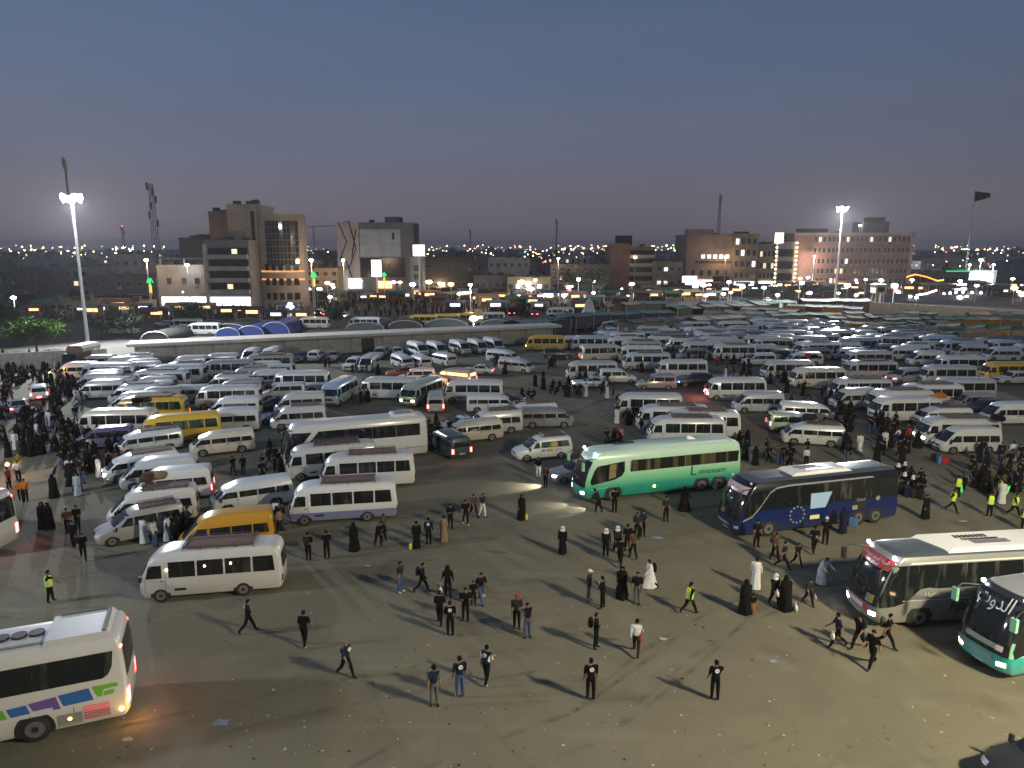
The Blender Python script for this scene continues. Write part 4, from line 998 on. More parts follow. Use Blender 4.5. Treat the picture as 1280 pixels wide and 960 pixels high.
mb = MB(); arc = [(cx0 + hw * t, -2.6 * math.sin(math.pi * (.12 + .80 * t)) + .6) for t in [i / 12 for i in range(13)]]
H2 = P(350, 268, 218)[1]; Hm = P(350, 332, 218)[1]; Hg = P(350, 276, 218)[1]
def ring(z, pts=arc, dy=0): return [(x, y + dy, z) for x, y in pts] + [(arc[-1][0] - .6, 6, z), (arc[0][0], 6, z)]
mb.rings([ring(0), ring(H2)], 'beige_stone'); child(r_, mb.build('curved_wing', smooth=False))
# separate glass panes in a grid on the curve
for i in range(2, 11):
    for j in range(7):
        (xa, ya), (xb, yb) = arc[i], arc[i + 1] if i + 1 < 13 else arc[i]
        za = Hm + (Hg - Hm) * j / 7 + .06; zb = Hm + (Hg - Hm) * (j + 1) / 7 - .06
        mb = MB(); mb.poly([(xa + .05, ya - .06, za), (xb - .05, yb - .06, za), (xb - .05, yb - .06, zb), (xa + .05, ya - .06, zb)], 'facade_glass'); child(r_, mb.build('pane', smooth=False))
for z in (P(350, 340, 218)[1], P(350, 350, 218)[1]):
    mb = MB(); mb.rings([[(x, y - .12, z) for x, y in arc] , [(x, y - .12, z + .5) for x, y in arc]], 'strip_orange', False, False, closed=False); child(r_, mb.build('light_band', smooth=False))
for j in range(3):
    for i in (1, 3, 5, 7, 9):
        (xa, ya), (xb, yb) = arc[i], arc[i + 2] if i + 2 < 13 else arc[12]; z = 2.2 + j * 4.3
        mb = MB(); mb.poly([(xa + .4, ya - .25, z), (xb - .4, yb - .25, z), (xb - .4, yb - .25, z + 2), (xa + .4, ya - .25, z + 2)], 'window_dark'); child(r_, mb.build('window', smooth=False))
r_, w, h = block('apartment_building', 'bare brown tower block standing behind the beige tower', 266, 291, 264, 245, 16, 'brown_wall')
r_, w, h = block('apartment_building', 'low dark roofed building left of the brown tower block', 227, 264, 297, 250, 16, 'dark_render')
# mall
r_, w, h = block('shopping_mall', 'mall with striped pink corner and big blank grey panel facade', 424, 518, 278, 300, 18, 'grey_render')
a0, a1 = -w / 2, -w / 2 + w * .28
part(r_, 'stripe_facade', 'mall_pink', a0 - .3, a1, -.5, -.02, 2, h)
for k, (xa, xb, za, zb) in enumerate(((.02, .12, 1.0, .72), (.12, .02, .72, .45), (.10, .2, .45, .1), (.16, .24, 1.0, .62), (.24, .14, .62, .34), (.25, .18, .9, .5), (.06, .04, .5, .1))):
    mb = MB(); xA, xB = a0 + w * xa, a0 + w * xb; mb.poly([(xB - .24, -.56, h * zb), (xB + .24, -.56, h * zb), (xA + .24, -.56, h * za), (xA - .24, -.56, h * za)], 'window_dark'); child(r_, mb.build('stripe', smooth=False))
for i in range(4):
    xa = a1 + .4 + i * (w * .62 - .4) / 4 * .88
    for j in range(2): part(r_, 'facade_panel', 'mall_panel', xa + .06, xa + w * .136 - .06, -.5, -.02, h * .50 + j * h * .20 + .06, h * .70 + j * h * .20 - .06)
part(r_, 'panel_opening', 'window_dark', w * .22, w * .25, -.6, -.51, h * .75, h * .85); part(r_, 'dark_base', 'window_dark', a1 + .3, w * .38, -.3, -.02, h * .2, h * .48)
part(r_, 'roof_plant', 'grey_render', w * .1, w * .3, 5, 14, h - .5, h + 2.5)
part(r_, 'shop_front', 'shop_lit', -w * .5, -w * .2, -1, -.6, 1, 5); part(r_, 'shop_front', 'shop_warm', w * .0, w * .2, -1, -.6, 1, 4)
# lit hoardings and signs
def sign(px0, px1, py0, py1, D, key, label, leg=True):
    x0, zt = P(px0, py0, D); x1, zb = P(px1, py1, D); r2 = empty('billboard', ((x0 + x1) / 2, D, 0)); tag(r2, label, 'billboard'); w = x1 - x0
    part(r2, 'case', 'grey_render', -w / 2 - .15, w / 2 + .15, .02, .7, zb - .15, zt + .15); part(r2, 'lit_face', key, -w / 2, w / 2, -.03, .01, zb, zt)
    if leg: part(r2, 'post', 'mast_steel', -.3, .3, .2, .6, 0, zb - .15)
    return r2
sign(464, 477, 325, 346, 262, 'billboard_lit', 'tall glowing white hoarding in front of the mall')
sign(516, 531, 306, 320, 258, 'billboard_lit', 'white light box on top of the slim sign tower')
r_, w, h = block('sign_tower', 'slim pale tower with window openings below a white light box', 513, 529, 321, 259, 6, 'pale_render')
windows(r_, [0], [h * .3, h * .5, h * .72], 2.2, 2.0, .3)
sign(969, 979, 291, 304, 318, 'billboard_warm', 'warm glowing sign on the roof of the tower edged with bulbs')
sign(853, 871, 345, 353, 290, 'billboard_warm', 'wide yellow white shop hoarding left of the salmon building', False)
sign(720, 732, 365, 374, 250, 'sign_red', 'small orange red lit sign over the street stalls')
sign(1045, 1066, 340, 347, 328, 'sign_red', 'dim red shop sign at the foot of the brick hotel', False)['label']
# low blocks between
for a, lab, fl, cols, lit in (((532, 592, 321, 268, 20, 'dark_render'), 'long low dark block right of the slim sign tower', 2, 7, .05), ((592, 634, 344, 262, 14, 'grey_render'), 'low blue grey shop building with a faint lit sign', 1, 5, .2), ((634, 688, 346, 258, 14, 'yellow_render'), 'ornate yellow two storey shop building with dark flat roof', 1, 6, .25),
                          ((610, 662, 322, 330, 18, 'white_render'), 'white low building with a dark roof strip and small spire', 2, 6, .1), ((688, 764, 330, 300, 20, 'dark_render'), 'long dim block behind the small trees', 3, 8, .03), ((820, 853, 327, 296, 14, 'tan_render'), 'short tan block with a dark upper terrace', 2, 4, .15), ((35, 118, 376, 195, 12, 'yellow_render'), 'low yellow shop row behind the tree at far left', 1, 8, .35), ((120, 165, 378, 200, 12, 'tan_render'), 'small tan shop beside the yellow row', 1, 4, .2),
                          ((0, 45, 340, 230, 16, 'dark_render'), 'dim block at the left edge behind the tree', 3, 4, .05), ((45, 110, 334, 250, 16, 'grey_render'), 'grey flat roofed block behind the left mast', 3, 6, .06), ((112, 194, 345, 225, 16, 'dark_render'), 'dark low block left of the plain pale block', 2, 6, .08), ((142, 176, 318, 300, 14, 'pale_render'), 'small pale house rising over the dark low block', 2, 3, .0), ((380, 423, 335, 270, 16, 'tan_render'), 'tan block between the curved tower and the mall', 3, 4, .15)):
    r_, w, h = block('shop_building', lab, *a)
    windows(r_, span(-w / 2, w / 2, cols), [(h - 1) * (i + .62) / fl for i in range(fl)], 1.5, 1.5, lit)
    part(r_, 'shop_front', R.choice(('shop_warm', 'window_dark', 'window_dark')), -w * .42, w * .42, -.25, -.05, .4, min(2.8, h * .35))
    part(r_, 'awning', 'roof_grey', -w * .46, w * .46, -1.6, -.26, min(3.0, h * .38), min(3.2, h * .42))
# brown tower with dark roof sign
r_, w, h = block('apartment_building', 'brown blank walled block with balconied front and dark roof sign', 763, 818, 308, 305, 18, 'brown_wall')
part(r_, 'roof_sign', 'window_dark', -w * .40, 0 - w * .02, 1, 2, h + .2, h + 4.5)
part(r_, 'stair_tower', 'brown_wall', -w * .5, -w * .08, .1, 9, h - 1, h + 1.2)
for i in range(4):
    z = h * (.14 + .2 * i); part(r_, 'balcony', 'pale_render', -w * .08, w * .5, -1.5, -.02, z, z + h * .07); part(r_, 'balcony_recess', 'window_dark', -w * .06, w * .48, -.08, -.01, z + h * .075, z + h * .17)
# salmon building and its window wing
r_, w, h = block('office_building', 'salmon four storey building with an antenna mast on its roof', 857, 914, 293, 310, 22, 'salmon_render')
windows(r_, span(-w * .42, w * .46, 5), [h * .30], 1.5, 2.2, .15); windows(r_, span(-w * .2, w * .46, 5), [h * .60], 1.6, 1.6, .75, keys=('window_white',))
part(r_, 'ledge', 'dark_render', -w * .3, w * .48, -.5, -.02, h * .48, h * .52); part(r_, 'shop_front', 'shop_lit', -w * .5, w * .1, -.6, -.1, .5, 4); part(r_, 'shop_front', 'window_dark', w * .1, w * .45, -.4, -.1, 3, h * .24)
part(r_, 'stair_tower', 'salmon_render', -w * .45, w * .1, 2, 9, h - 1, h + 2.2)
r_, w, h = block('office_building', 'salmon wing with four rows of tall windows right of the mast roof', 915, 946, 292, 308, 20, 'tan_render')
windows(r_, span(-w * .46, w * .46, 4), [h * q for q in (.26, .46, .66, .86)], 1.4, 2.4, .2, keys=('window_white',))
part(r_, 'shop_front', 'shop_lit', -w * .4, w * .4, -.5, -.1, .5, 3.4)
r_, w, h = block('office_building', 'ochre block with arched window rows beside the bulb lit tower', 947, 968, 305, 312, 16, 'yellow_render')
windows(r_, span(-w * .46, w * .46, 4), [h * q for q in (.30, .52, .78)], 1.0, 2.2, .1); part(r_, 'shop_front', 'shop_lit', -w * .4, w * .4, -.5, -.1, .5, 3.4)
# tower outlined in bulbs
r_, w, h = block('show_tower', 'narrow tower outlined by strings of warm bulbs', 969, 993, 302, 319, 10, 'pale_render')
for i in range(3): part(r_, 'balcony_recess', 'window_dark', -w * .38, w * .38, -.1, -.01, h * (.16 + .26 * i), h * (.32 + .26 * i))
bb = MB(); bb.ball((0, 0, 0), .38, 'bulb_warm', 6); bb = bb.mesh('bulb')
for sx in (-w * .52, w * .52):
    for k in range(11): o = child(r_, link('bulb', bb)); o.location = (sx, -.5, .8 + k * (h - 1.4) / 10)
for k in range(5): o = child(r_, link('bulb', bb)); o.location = (-w * .4 + k * w * .2, -.6, .9)
# brick hotel
r_, w, h = block('brick_hotel', 'wide brick hotel with five rows of paired windows and pale cornice', 992, 1135, 291, 326, 30, 'brick_red', rot=-4)
part(r_, 'cornice', 'pale_render', -w / 2 - .5, w / 2 + .5, -.7, -.11, h - 1.1, h + .1)
part(r_, 'corner_pier', 'pale_render', w / 2 - 1.2, w / 2 + .2, -.4, -.02, 0, h - 1.2); part(r_, 'penthouse', 'brick_red', w * .1, w * .32, 4, 16, h - 1, h + 5); part(r_, 'penthouse', 'dark_render', -w * .42, -w * .2, 3, 12, h - 1, h + 2)
part(r_, 'tank_house', 'brown_wall', w * .16, w * .3, 6, 12, h + 5, h + 7)
windows(r_, [x + d for x in span(-w * .34, w * .48, 7) for d in (-1.9, 0, 1.9)], [h * q for q in (.12, .30, .48, .68, .88)], 1.1, 2.1, .08, keys=('window_lit', 'window_white', 'window_lit'))
# far green market hall and its glaring lamps
r_, w, h = block('market_hall', 'long low green roofed market hall right of the brick hotel', 1138, 1212, 338, 330, 20, 'dark_render')
part(r_, 'roof_edge', 'neon_green', w * .1, w * .5, -.4, -.02, h - .6, h - .1); windows(r_, span(-w * .45, w * .45, 7), [h * .45], 3, 2.2, .0)
r_, w, h = block('lit_pavilion', 'floodlit pale green pavilion behind the flagpole', 1207, 1246, 338, 345, 14, 'white_render'); part(r_, 'lit_front', 'window_white', -w * .4, w * .4, -.2, -.02, .5, h * .8)

# lattice towers
def lattice(px, py0, py1, D, wpx, label, heavy=False):
    x, zb = P(px, py1, D); _, zt = P(px, py0, D); x2, _ = P(px + wpx, py1, D); hw = max(.16, (x2 - x) / 2); r2 = empty('lattice_mast', (x, D, max(0, zb))); tag(r2, label, 'antenna mast')
    H_ = zt - max(0, zb); mb = MB(); n_ = max(6, int(H_ / 2.5))
    cor = [(-1, -1), (1, -1), (1, 1), (-1, 1)]
    q = lambda k, i: Vector((cor[k % 4][0] * hw * (1 - .5 * i / n_), cor[k % 4][1] * hw * (1 - .5 * i / n_), H_ * i / n_))
    for k in range(4): mb.tube([q(k, 0), q(k, n_)], .09 if heavy else .07, 'lattice_steel', 4)
    child(r2, mb.build('leg_frame')); mb = MB()
    for i in range(n_):
        for k in range(4): mb.tube([q(k, i), q(k + 1, i + 1)], .05, 'lattice_steel', 3)
    child(r2, mb.build('bracing'))
    for z, kk in (() if D < 130 else ((.96, 0), (.9, 1), (.8, 2))) + (((.72, 3), (.6, 0), (.5, 2)) if heavy else ()):
        mb = MB(); c = Vector((cor[kk][0] * hw * .9, cor[kk][1] * hw * .9, H_ * z)); mb.box(c.x - .25, c.x + .25, c.y - .2, c.y + .2, c.z - 1.1, c.z + 1.1, 'pale_render' if not heavy else 'lattice_steel'); child(r2, mb.build('panel_antenna', smooth=False))
    if px == 156: mb = MB(); mb.ball((0, 0, H_ + .2), .3, 'bulb_red', 6); child(r2, mb.build('warning_light'))
    return r2
lattice(197, 229, 328, 222, 7, 'dark lattice telecom mast above the plain pale block', True)
lattice(898, 243, 292, 315, 3, 'slim antenna mast on the salmon building roof'); lattice(695, 274, 345, 340, 2, 'thin pole mast standing beyond the small trees')
lattice(156, 283, 318, 420, 3, 'short distant mast left of the telecom mast'); lattice(588, 287, 325, 500, 2, 'faint distant mast over the low dark block'); lattice(86, 201, 250, 160, .5, 'dark mast rising straight behind the left floodlight mast')
# crane jib behind the mall
r2 = empty('tower_crane', (P(500, 300, 420)[0], 420, 0)); tag(r2, 'tower crane with a thin jib behind the mall', 'crane')
zc = P(500, 279, 420)[1]; mb = MB(); mb.tube([(0, 0, 0), (0, 0, zc + 1)], .6, 'lattice_steel', 4); child(r2, mb.build('tower')); mb = MB(); mb.tube([(-22, 0, zc), (9, 0, zc)], .35, 'lattice_steel', 4); child(r2, mb.build('jib'))
r2 = empty('tower_crane', (P(392, 290, 430)[0], 430, 0)); tag(r2, 'tower crane with a pale jib left of the mall', 'crane')
zc = P(392, 284, 430)[1]; mb = MB(); mb.tube([(0, 0, 0), (0, 0, zc + 1)], .28, 'pale_render', 4); child(r2, mb.build('tower')); mb = MB(); mb.tube([(-6, 0, zc), (14, 0, zc + 1)], .2, 'pale_render', 4); child(r2, mb.build('jib'))

# flag
fx, fy = G(1205, 354); _, zt = P(1216, 238, fy)
fr = empty('flagpole', (fx, fy, 0)); tag(fr, 'tall white flagpole with a single black flag', 'flagpole'); mb = MB(); mb.tube([(0, 0, 0), (0, 0, zt)], .5, 'mast_steel', 10, .26); child(fr, mb.build('pole'))
mb = MB(); g_ = []
for i in range(11):
    u = i / 10; g_.append([(.2 + u * 8.0, .5 * math.sin(u * 7), zt - .4 - 5.2 * (1 - u * .45) * v - u * 1.0 * (1 - v)) for v in (0, .25, .5, .75, 1)])
mat('flag_black', (.012, .010, .012), .8)
b0 = 0; mb.v = [p for r__ in g_ for p in r__]
for i in range(10):
    for j in range(4): mb.face((i * 5 + j, i * 5 + j + 1, (i + 1) * 5 + j + 1, (i + 1) * 5 + j), 'flag_black')
fo = mb.build('flag'); md = fo.modifiers.new('thick', 'SOLIDIFY'); md.thickness = .03; child(fr, fo)

# low houses out to the horizon: eight kinds of house, copied
HB = []
for k in range(8):
    hh = random.Random(k); mb = MB(); w = hh.uniform(10, 18); d = hh.uniform(9, 14); h = hh.uniform(6, 12)
    key = ('pale_render', 'tan_render', 'grey_render', 'brown_wall', 'beige_stone', 'white_render', 'pale_render', 'salmon_render')[k]
    mb.box(-w / 2, w / 2, 0, d, 0, h, key, 'roof_grey'); mb.box(-w / 2 - .1, w / 2 + .1, -.1, .15, h, h + .8, key); mb.box(-w / 2 - .1, w / 2 + .1, d - .15, d + .1, h, h + .8, key); mb.box(w * .1, w * .35, d * .4, d * .7, h, h + 2.6, key)
    for z in [2 + 3.3 * i for i in range(int(h / 3.3))]:
        for x in span(-w * .45, w * .45, 4):
            q = hh.random(); kk = 'window_lit' if q < .13 else 'window_white' if q < .17 else 'window_dark'
            mb.box(x - .75, x + .75, -.12, -.03, z, z + 1.5, 'pale_render'); mb.poly([(x - .6, -.13, z + .15), (x + .6, -.13, z + .15), (x + .6, -.13, z + 1.4), (x - .6, -.13, z + 1.4)], kk)
    HB.append(mb.mesh('house', False))
hr = random.Random(31); nh = 0
for k in range(330):
    Y = 350 * (3.6 ** hr.random()); px = hr.uniform(-150, 1430); x = P(px, 320, Y)[0]
    o = link('house', hr.choice(HB), None, (x, Y, 0), rad(hr.uniform(-25, 25))); s_ = hr.uniform(.8, 1.35) * (1 + (Y - 360) / 2600); o.scale = (s_, s_, hr.uniform(.8, 1.3) * (1 + (Y - 360) / 4000))
    tag(o, 'distant low %s flat roofed house in the dim town beyond the main buildings' % o.data.materials[0].name.split('_')[0].replace('roof', 'charcoal'), 'house', 'houses out to the horizon')

# lamps: poles with glowing heads
def street_lamp(px, py, D, key, label, group='street lamps in the town', r=.55, gl=None):
    x, z = P(px, py, D); r2 = empty('street_lamp', (x, D, 0)); tag(r2, label, 'street lamp', group)
    mb = MB(); mb.tube([(0, 0, 0), (0, 0, z)], .14, 'mast_steel', 6, .08); child(r2, mb.build('pole')); mb = MB(); mb.ball((0, -.1, z), r, key, 8, .6); child(r2, mb.build('lamp_head'))
    if gl:
        l_ = bpy.data.lights.new('street_glow', 'POINT'); l_.energy = gl[0]; l_.color = gl[1]; l_.shadow_soft_size = .6; lo = link('street_glow', l_, None, (x, D - 1.2, z - .8))
    return r2
OR = (1, .68, .40); WH = (.9, .95, 1)
for px, py, D, key, lab, gl in ((389, 325, 208, 'bulb_warm', 'orange street lamp right of the curved glass tower', (5720, OR)), (429, 325, 255, 'bulb_warm', 'orange street lamp before the striped mall corner', (5720, OR)), (588, 356, 205, 'bulb_warm', 'orange street lamp above the yellow minibuses', (4840, OR)), (183, 325, 206, 'bulb_warm', 'orange street lamp left of the plain pale block', (3080, OR)),
                            (1018, 320, 322, 'bulb_pink', 'pinkish street lamp before the brick hotel', (6600, (1, .7, .55))), (698, 323, 292, 'bulb_warm', 'warm street lamp before the long dim block', (3520, OR)), (592, 398, 150, 'bulb_white', 'glaring white lamp just behind the canopy wall', (1980, WH)), (363, 380, 190, 'bulb_white', 'white lamp on a pole above the blue tents', (1100, WH)), (17, 372, 170, 'bulb_white', 'pale curved lamp above the tree at far left', (660, WH)),
                            (794, 322, 303, 'bulb_warm', 'small pink lamp on the brown balconied block', None), (907, 321, 305, 'bulb_warm', 'warm lamp at the corner of the salmon building', (1980, OR)), (234, 331, 211, 'bulb_white', 'white lamp on the roof of the plain pale block', (550, WH)), (690, 372, 245, 'bulb_white', 'white lamp over the stalls near the red sign', (1980, WH)), (742, 366, 248, 'bulb_white', 'first white lamp right of the red sign', (1980, WH)), (765, 365, 248, 'bulb_white', 'second white lamp right of the red sign', (1980, WH)), (1212, 331, 338, 'bulb_white', 'left glaring lamp of the lit pavilion', (5720, WH)), (1226, 325, 338, 'bulb_white', 'tallest glaring lamp of the lit pavilion', (5720, WH)), (1242, 331, 338, 'bulb_white', 'right glaring lamp of the lit pavilion', (5720, WH)), (1075, 282, 330, 'bulb_white', 'white lamp beside the brick hotel penthouse', None)):
    big = px in (1226, 592); street_lamp(px, py, D, key, lab, None, .9 if big else .62, gl)
lr = random.Random(5)
for k in range(120):     # shop lamps along the street
    px = lr.choice([lr.uniform(385, 640), lr.uniform(640, 790), lr.uniform(840, 1010), lr.uniform(1000, 1280), lr.uniform(170, 380)]); py = lr.uniform(348, 372); D = lr.uniform(225, 300)
    street_lamp(px, py, D, lr.choice(['bulb_white'] * 5 + ['bulb_warm'] * 3 + ['bulb_red', 'bulb_pink']), 'small glowing shop lamp among the street stalls of the town', 'small lamps along the stall street', lr.uniform(.5, 1.15))
mb = MB()               # the lights of the far town, past counting
for k in range(560):
    Y = 330 * (7 ** lr.random()); px = lr.uniform(-20, 1300) if k % 3 == 0 else lr.gauss(lr.choice((60, 150, 330, 560, 680, 730, 820, 1170, 1240)), 34); z = lr.uniform(5, 17) * (1 + Y / 4000); x = P(px, 312, Y)[0]; s_ = (.22 + .5 * lr.random() ** 2) * Y / 420
    mb.ball((x, Y, z), s_ * .55, lr.choice(['bulb_white'] * 2 + ['bulb_warm'] * 8 + ['bulb_red', 'bulb_yellow', 'bulb_green']), 5)
tag(mb.build('distant_lights'), 'scattered lights of the far town along the horizon', 'lights', None, 'stuff')
for px, py, c_, e_ in ((395, 366, OR, 3500), (415, 372, OR, 3500), (450, 366, WH, 3000), (500, 368, OR, 3500), (550, 370, OR, 3000), (610, 370, OR, 3000), (660, 372, WH, 2500), (230, 384, WH, 3000), (290, 384, OR, 2500), (870, 358, OR, 5000), (930, 360, WH, 5000), (1010, 360, WH, 4000), (1140, 364, OR, 5000), (1200, 366, WH, 6000)):
    l_ = bpy.data.lights.new('added_stall_glow', 'POINT'); l_.energy = e_; l_.color = c_; l_.shadow_soft_size = .5; x, y = G(px, py); link('added_stall_glow', l_, None, (x, y, 4.2))  # extra lamps added to spill light over stalls, crowd and building bases
    street_lamp(px, 480 + F * math.tan(math.atan((CH - 4.6) / y) - PIT), y, 'bulb_warm' if c_ is OR else 'bulb_white', 'large added lamp on a short pole to light the street stalls', 'added lamps lighting the stalls', .8)
# neon palm lamps
def neon(px, py0, py1, D, label):
    x, zt = P(px, py0, D); _, zb = P(px, py1, D); r2 = empty('neon_palm', (x, D, 0)); tag(r2, label, 'neon sign'); mb = MB(); mb.tube([(0, 0, 0), (0, 0, zb)], .12, 'mast_steel', 5); child(r2, mb.build('pole')); hh = zt - zb
    mb = MB(); mb.tube([(0, 0, zb), (0, 0, zb + hh * .55)], .35, 'neon_yellow', 6); child(r2, mb.build('trunk')); mb = MB()
    for k in range(7):
        t = 2 * math.pi * k / 7; mb.tube([(0, 0, zb + hh * .5), (.45 * math.cos(t), .45 * math.sin(t), zb + hh * 1.0), (.85 * math.cos(t), .85 * math.sin(t), zb + hh * .7)], .15, 'neon_green', 5)
    child(r2, mb.build('frond'))
neon(187, 348, 366, 205, 'green and yellow neon palm below the left street lamp'); neon(392, 341, 358, 206, 'green and yellow neon palm by the curved tower'); neon(480, 341, 354, 250, 'green and yellow neon palm under the white hoarding')
# garlands
def garland(pts, D, key, label, n_=26, r=.4):
    r2 = empty('light_garland', (0, D, 0)); tag(r2, label, 'light garland'); mb = MB(); W3 = []
    for i in range(n_):
        t = i / (n_ - 1) * (len(pts) - 1); k = min(int(t), len(pts) - 2); f = t - k; px = pts[k][0] * (1 - f) + pts[k + 1][0] * f; py = pts[k][1] * (1 - f) + pts[k + 1][1] * f; x, z = P(px, py, D); W3.append((x, 0, z))
    mb.tube([(p[0], .1, p[2] + .1) for p in W3], .04, 'lattice_steel', 3); child(r2, mb.build('wire'))
    for p in (W3[0], W3[-1]):
        mb = MB(); mb.tube([(p[0], .1, 0), (p[0], .1, p[2] + .3)], .1, 'lattice_steel', 4); child(r2, mb.build('post'))
    bm2 = MB(); bm2.ball((0, 0, 0), r, key, 6); bm2 = bm2.mesh('bulb')
    for p in W3: o = child(r2, link('bulb', bm2)); o.location = p
garland([(1118, 357), (1121, 365), (1130, 366), (1136, 356), (1140, 361), (1147, 360)], 285, 'bulb_white', 'white wavy bulb garland right of the brick hotel', 20, .36)
garland([(1134, 346), (1144, 343), (1158, 346), (1172, 351), (1179, 350)], 290, 'bulb_orange', 'orange bulb garland above the white wavy one', 26, .34)
garland([(1146, 369), (1158, 367), (1170, 363)], 270, 'bulb_pink', 'short pink bulb garland below the orange one', 10, .4)
garland([(1180, 367), (1200, 365), (1230, 366), (1280, 366)], 275, 'bulb_white', 'sparse white bulb garland at the right edge', 9, .4)
garland([(645, 371), (660, 368), (690, 371)], 240, 'bulb_white', 'row of white bulbs before the yellow shop building', 12, .4)
garland([(1060, 362), (1072, 356), (1070, 350)], 300, 'bulb_pink', 'pink white bulbs at the foot of the brick hotel', 8, .5)
# ------------------------------------------------------------------ masts, trees, tents, stalls
mast(110, 430, P(86, 244, G(110, 430)[1])[1], 'left floodlight mast rising behind the canopy wall end', nfl=9, rr=1.15, power=265000, color=(.93, .97, 1), aim=(-30, 80))
mast(1043, 380, P(1052, 259, G(1043, 380)[1])[1], 'right floodlight mast before the brick hotel', nfl=9, rr=1.15, power=430000, color=(.94, .97, 1), aim=(88, 190))
mast(0, 0, 24, 'floodlight mast at the near right edge of the lot', loc=(31.5, 6.5), nfl=12, rr=1.4, power=114000, color=(1, .87, .56), aim=(4, 38))
mast(0, 0, 25, 'added unseen floodlight mast giving fill light from the near left', loc=(-62, 22), nfl=12, rr=1.4, power=78000, color=(.9, .96, 1), aim=(-25, 62))  # guessed mast out of view, added as fill light for the lot

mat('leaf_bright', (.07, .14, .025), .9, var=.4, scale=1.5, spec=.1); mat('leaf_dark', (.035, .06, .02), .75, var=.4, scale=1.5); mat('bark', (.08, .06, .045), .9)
def tree(x, y, h, r, label, key, seed, group=None):
    rr = random.Random(seed); t = empty('tree', (x, y, 0)); tag(t, label, 'tree', group); mb = MB(); mb.tube([(0, 0, 0), (.1, 0, h * .3), (0, .1, h * .62)], .2, 'bark', 7, .1)
    for k in range(6):
        a = rr.uniform(0, 6.28); mb.tube([(0, 0, h * .35 + k * .2), (r * .4 * math.cos(a), r * .4 * math.sin(a), h * .58), (r * .75 * math.cos(a), r * .75 * math.sin(a), h * .75)], .07, 'bark', 5, .02)
    child(t, mb.build('trunk')); mb = MB()
    cl = [(rr.gauss(0, r * .45), rr.gauss(0, r * .45), h * .68 + rr.gauss(0, h * .13), rr.uniform(.25, .5) * r) for _ in range(16)]
    for k in range(2000):
        c = rr.choice(cl); d = Vector((rr.gauss(0, 1), rr.gauss(0, 1), rr.gauss(0, .8))).normalized() * c[3] * rr.uniform(.5, 1.05); p = Vector(c[:3]) + d
        u = Vector((rr.gauss(0, 1), rr.gauss(0, 1), rr.gauss(0, .6))).normalized()
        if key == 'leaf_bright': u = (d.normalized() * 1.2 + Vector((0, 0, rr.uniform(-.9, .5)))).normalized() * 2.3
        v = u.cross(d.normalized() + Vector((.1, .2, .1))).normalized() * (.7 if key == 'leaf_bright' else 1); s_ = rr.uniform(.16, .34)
        mb.poly([p - u * s_, p + v * s_ * .5, p + u * s_, p - v * s_ * .5], key)
    child(t, mb.build('crown', smooth=False)); return t
tree(*G(46, 440), 5.6, 3.6, 'bright green lamp lit tree at the far left edge of the lot', 'leaf_bright', 1)
tree(*G(28, 432), 5.5, 2.4, 'smaller bright green tree left of the big lamp lit one', 'leaf_bright', 2)
for i, (px, py, h, r, lab) in enumerate(((128, 424, 4.5, 2.6, 'dark round tree just right of the left mast'), (165, 424, 5, 2.6, 'dark tree between the left mast and the canopy wall'), (235, 410, 5, 3.2, 'dark bushy tree in front of the plain pale block'), (8, 415, 6, 3, 'dark tree at the very left edge'), (418, 412, 5.5, 2.0, 'slim dark tree standing right of the blue tents'), (740, 374, 9, 6, 'dim tree before the brown balconied block'), (710, 366, 10, 6, 'dim tree before the long dim block'), (652, 400, 4, 2, 'small dark tree behind the right part of the canopy wall'), (70, 418, 5, 2.6, 'dark tree right of the lamp lit tree'))):
    tree(*G(px, py), h, r, lab, 'leaf_dark', 10 + i)
mat('tent_blue', (.02, .045, .22), .6, var=.3); mat('tent_dark', (.05, .048, .045), .8); mat('tent_grey', (.085, .095, .10), .7, var=.3); mat('tarp_green', (.045, .17, .105), .75, var=.3, scale=1.2); mat('tarp_orange', (.50, .22, .03), .8, var=.35, scale=1.5); mat('tarp_tan', (.40, .28, .17), .8, var=.3); mat('shed_teal', (.10, .18, .19), .7, var=.25, scale=.6); mat('shed_tan', (.33, .28, .22), .8, var=.25)
def vault(px0, px1, py, h, key, label, nm='tent', dep=12):
    h *= .60
    x0, y = G(px0, py); x1, _ = G(px1, py); r2 = empty(nm, ((x0 + x1) / 2, y, 0)); tag(r2, label, nm.replace('_', ' ')); w = x1 - x0; mb = MB()
    rg = [[(-w / 2 * math.cos(t) , yy, h * math.sin(t) ** .8) for t in [math.pi * i / 12 for i in range(13)]] for yy in (0, dep * .33, dep * .66, dep)]
    mb.rings(rg, key, True, True, False); child(r2, mb.build('cover')); mb = MB()
    for yy in (0, dep): mb.tube([(-w / 2 * 1.005 * math.cos(t), yy, h * 1.01 * math.sin(t) ** .8) for t in [math.pi * i / 12 for i in range(13)]], .07, 'mast_steel', 4)
    child(r2, mb.build('hoop')); return r2
vault(258, 312, 418, 3.6, 'tent_dark', 'dark round tent left of the blue vault tent'); vault(296, 330, 420, 3.4, 'tent_blue', 'left blue tarpaulin tent behind the canopy wall'); vault(326, 362, 418, 4.2, 'tent_blue', 'right and taller blue tarpaulin tent behind the canopy wall'); vault(270, 300, 421, 3.0, 'tent_blue', 'low blue tarpaulin left of two taller blue tents'); vault(176, 212, 428, 3.4, 'tent_dark', 'dark dome tent behind the left end of the canopy wall'); vault(212, 258, 418, 3.0, 'tent_grey', 'pale grey tent left of the dark round tent')
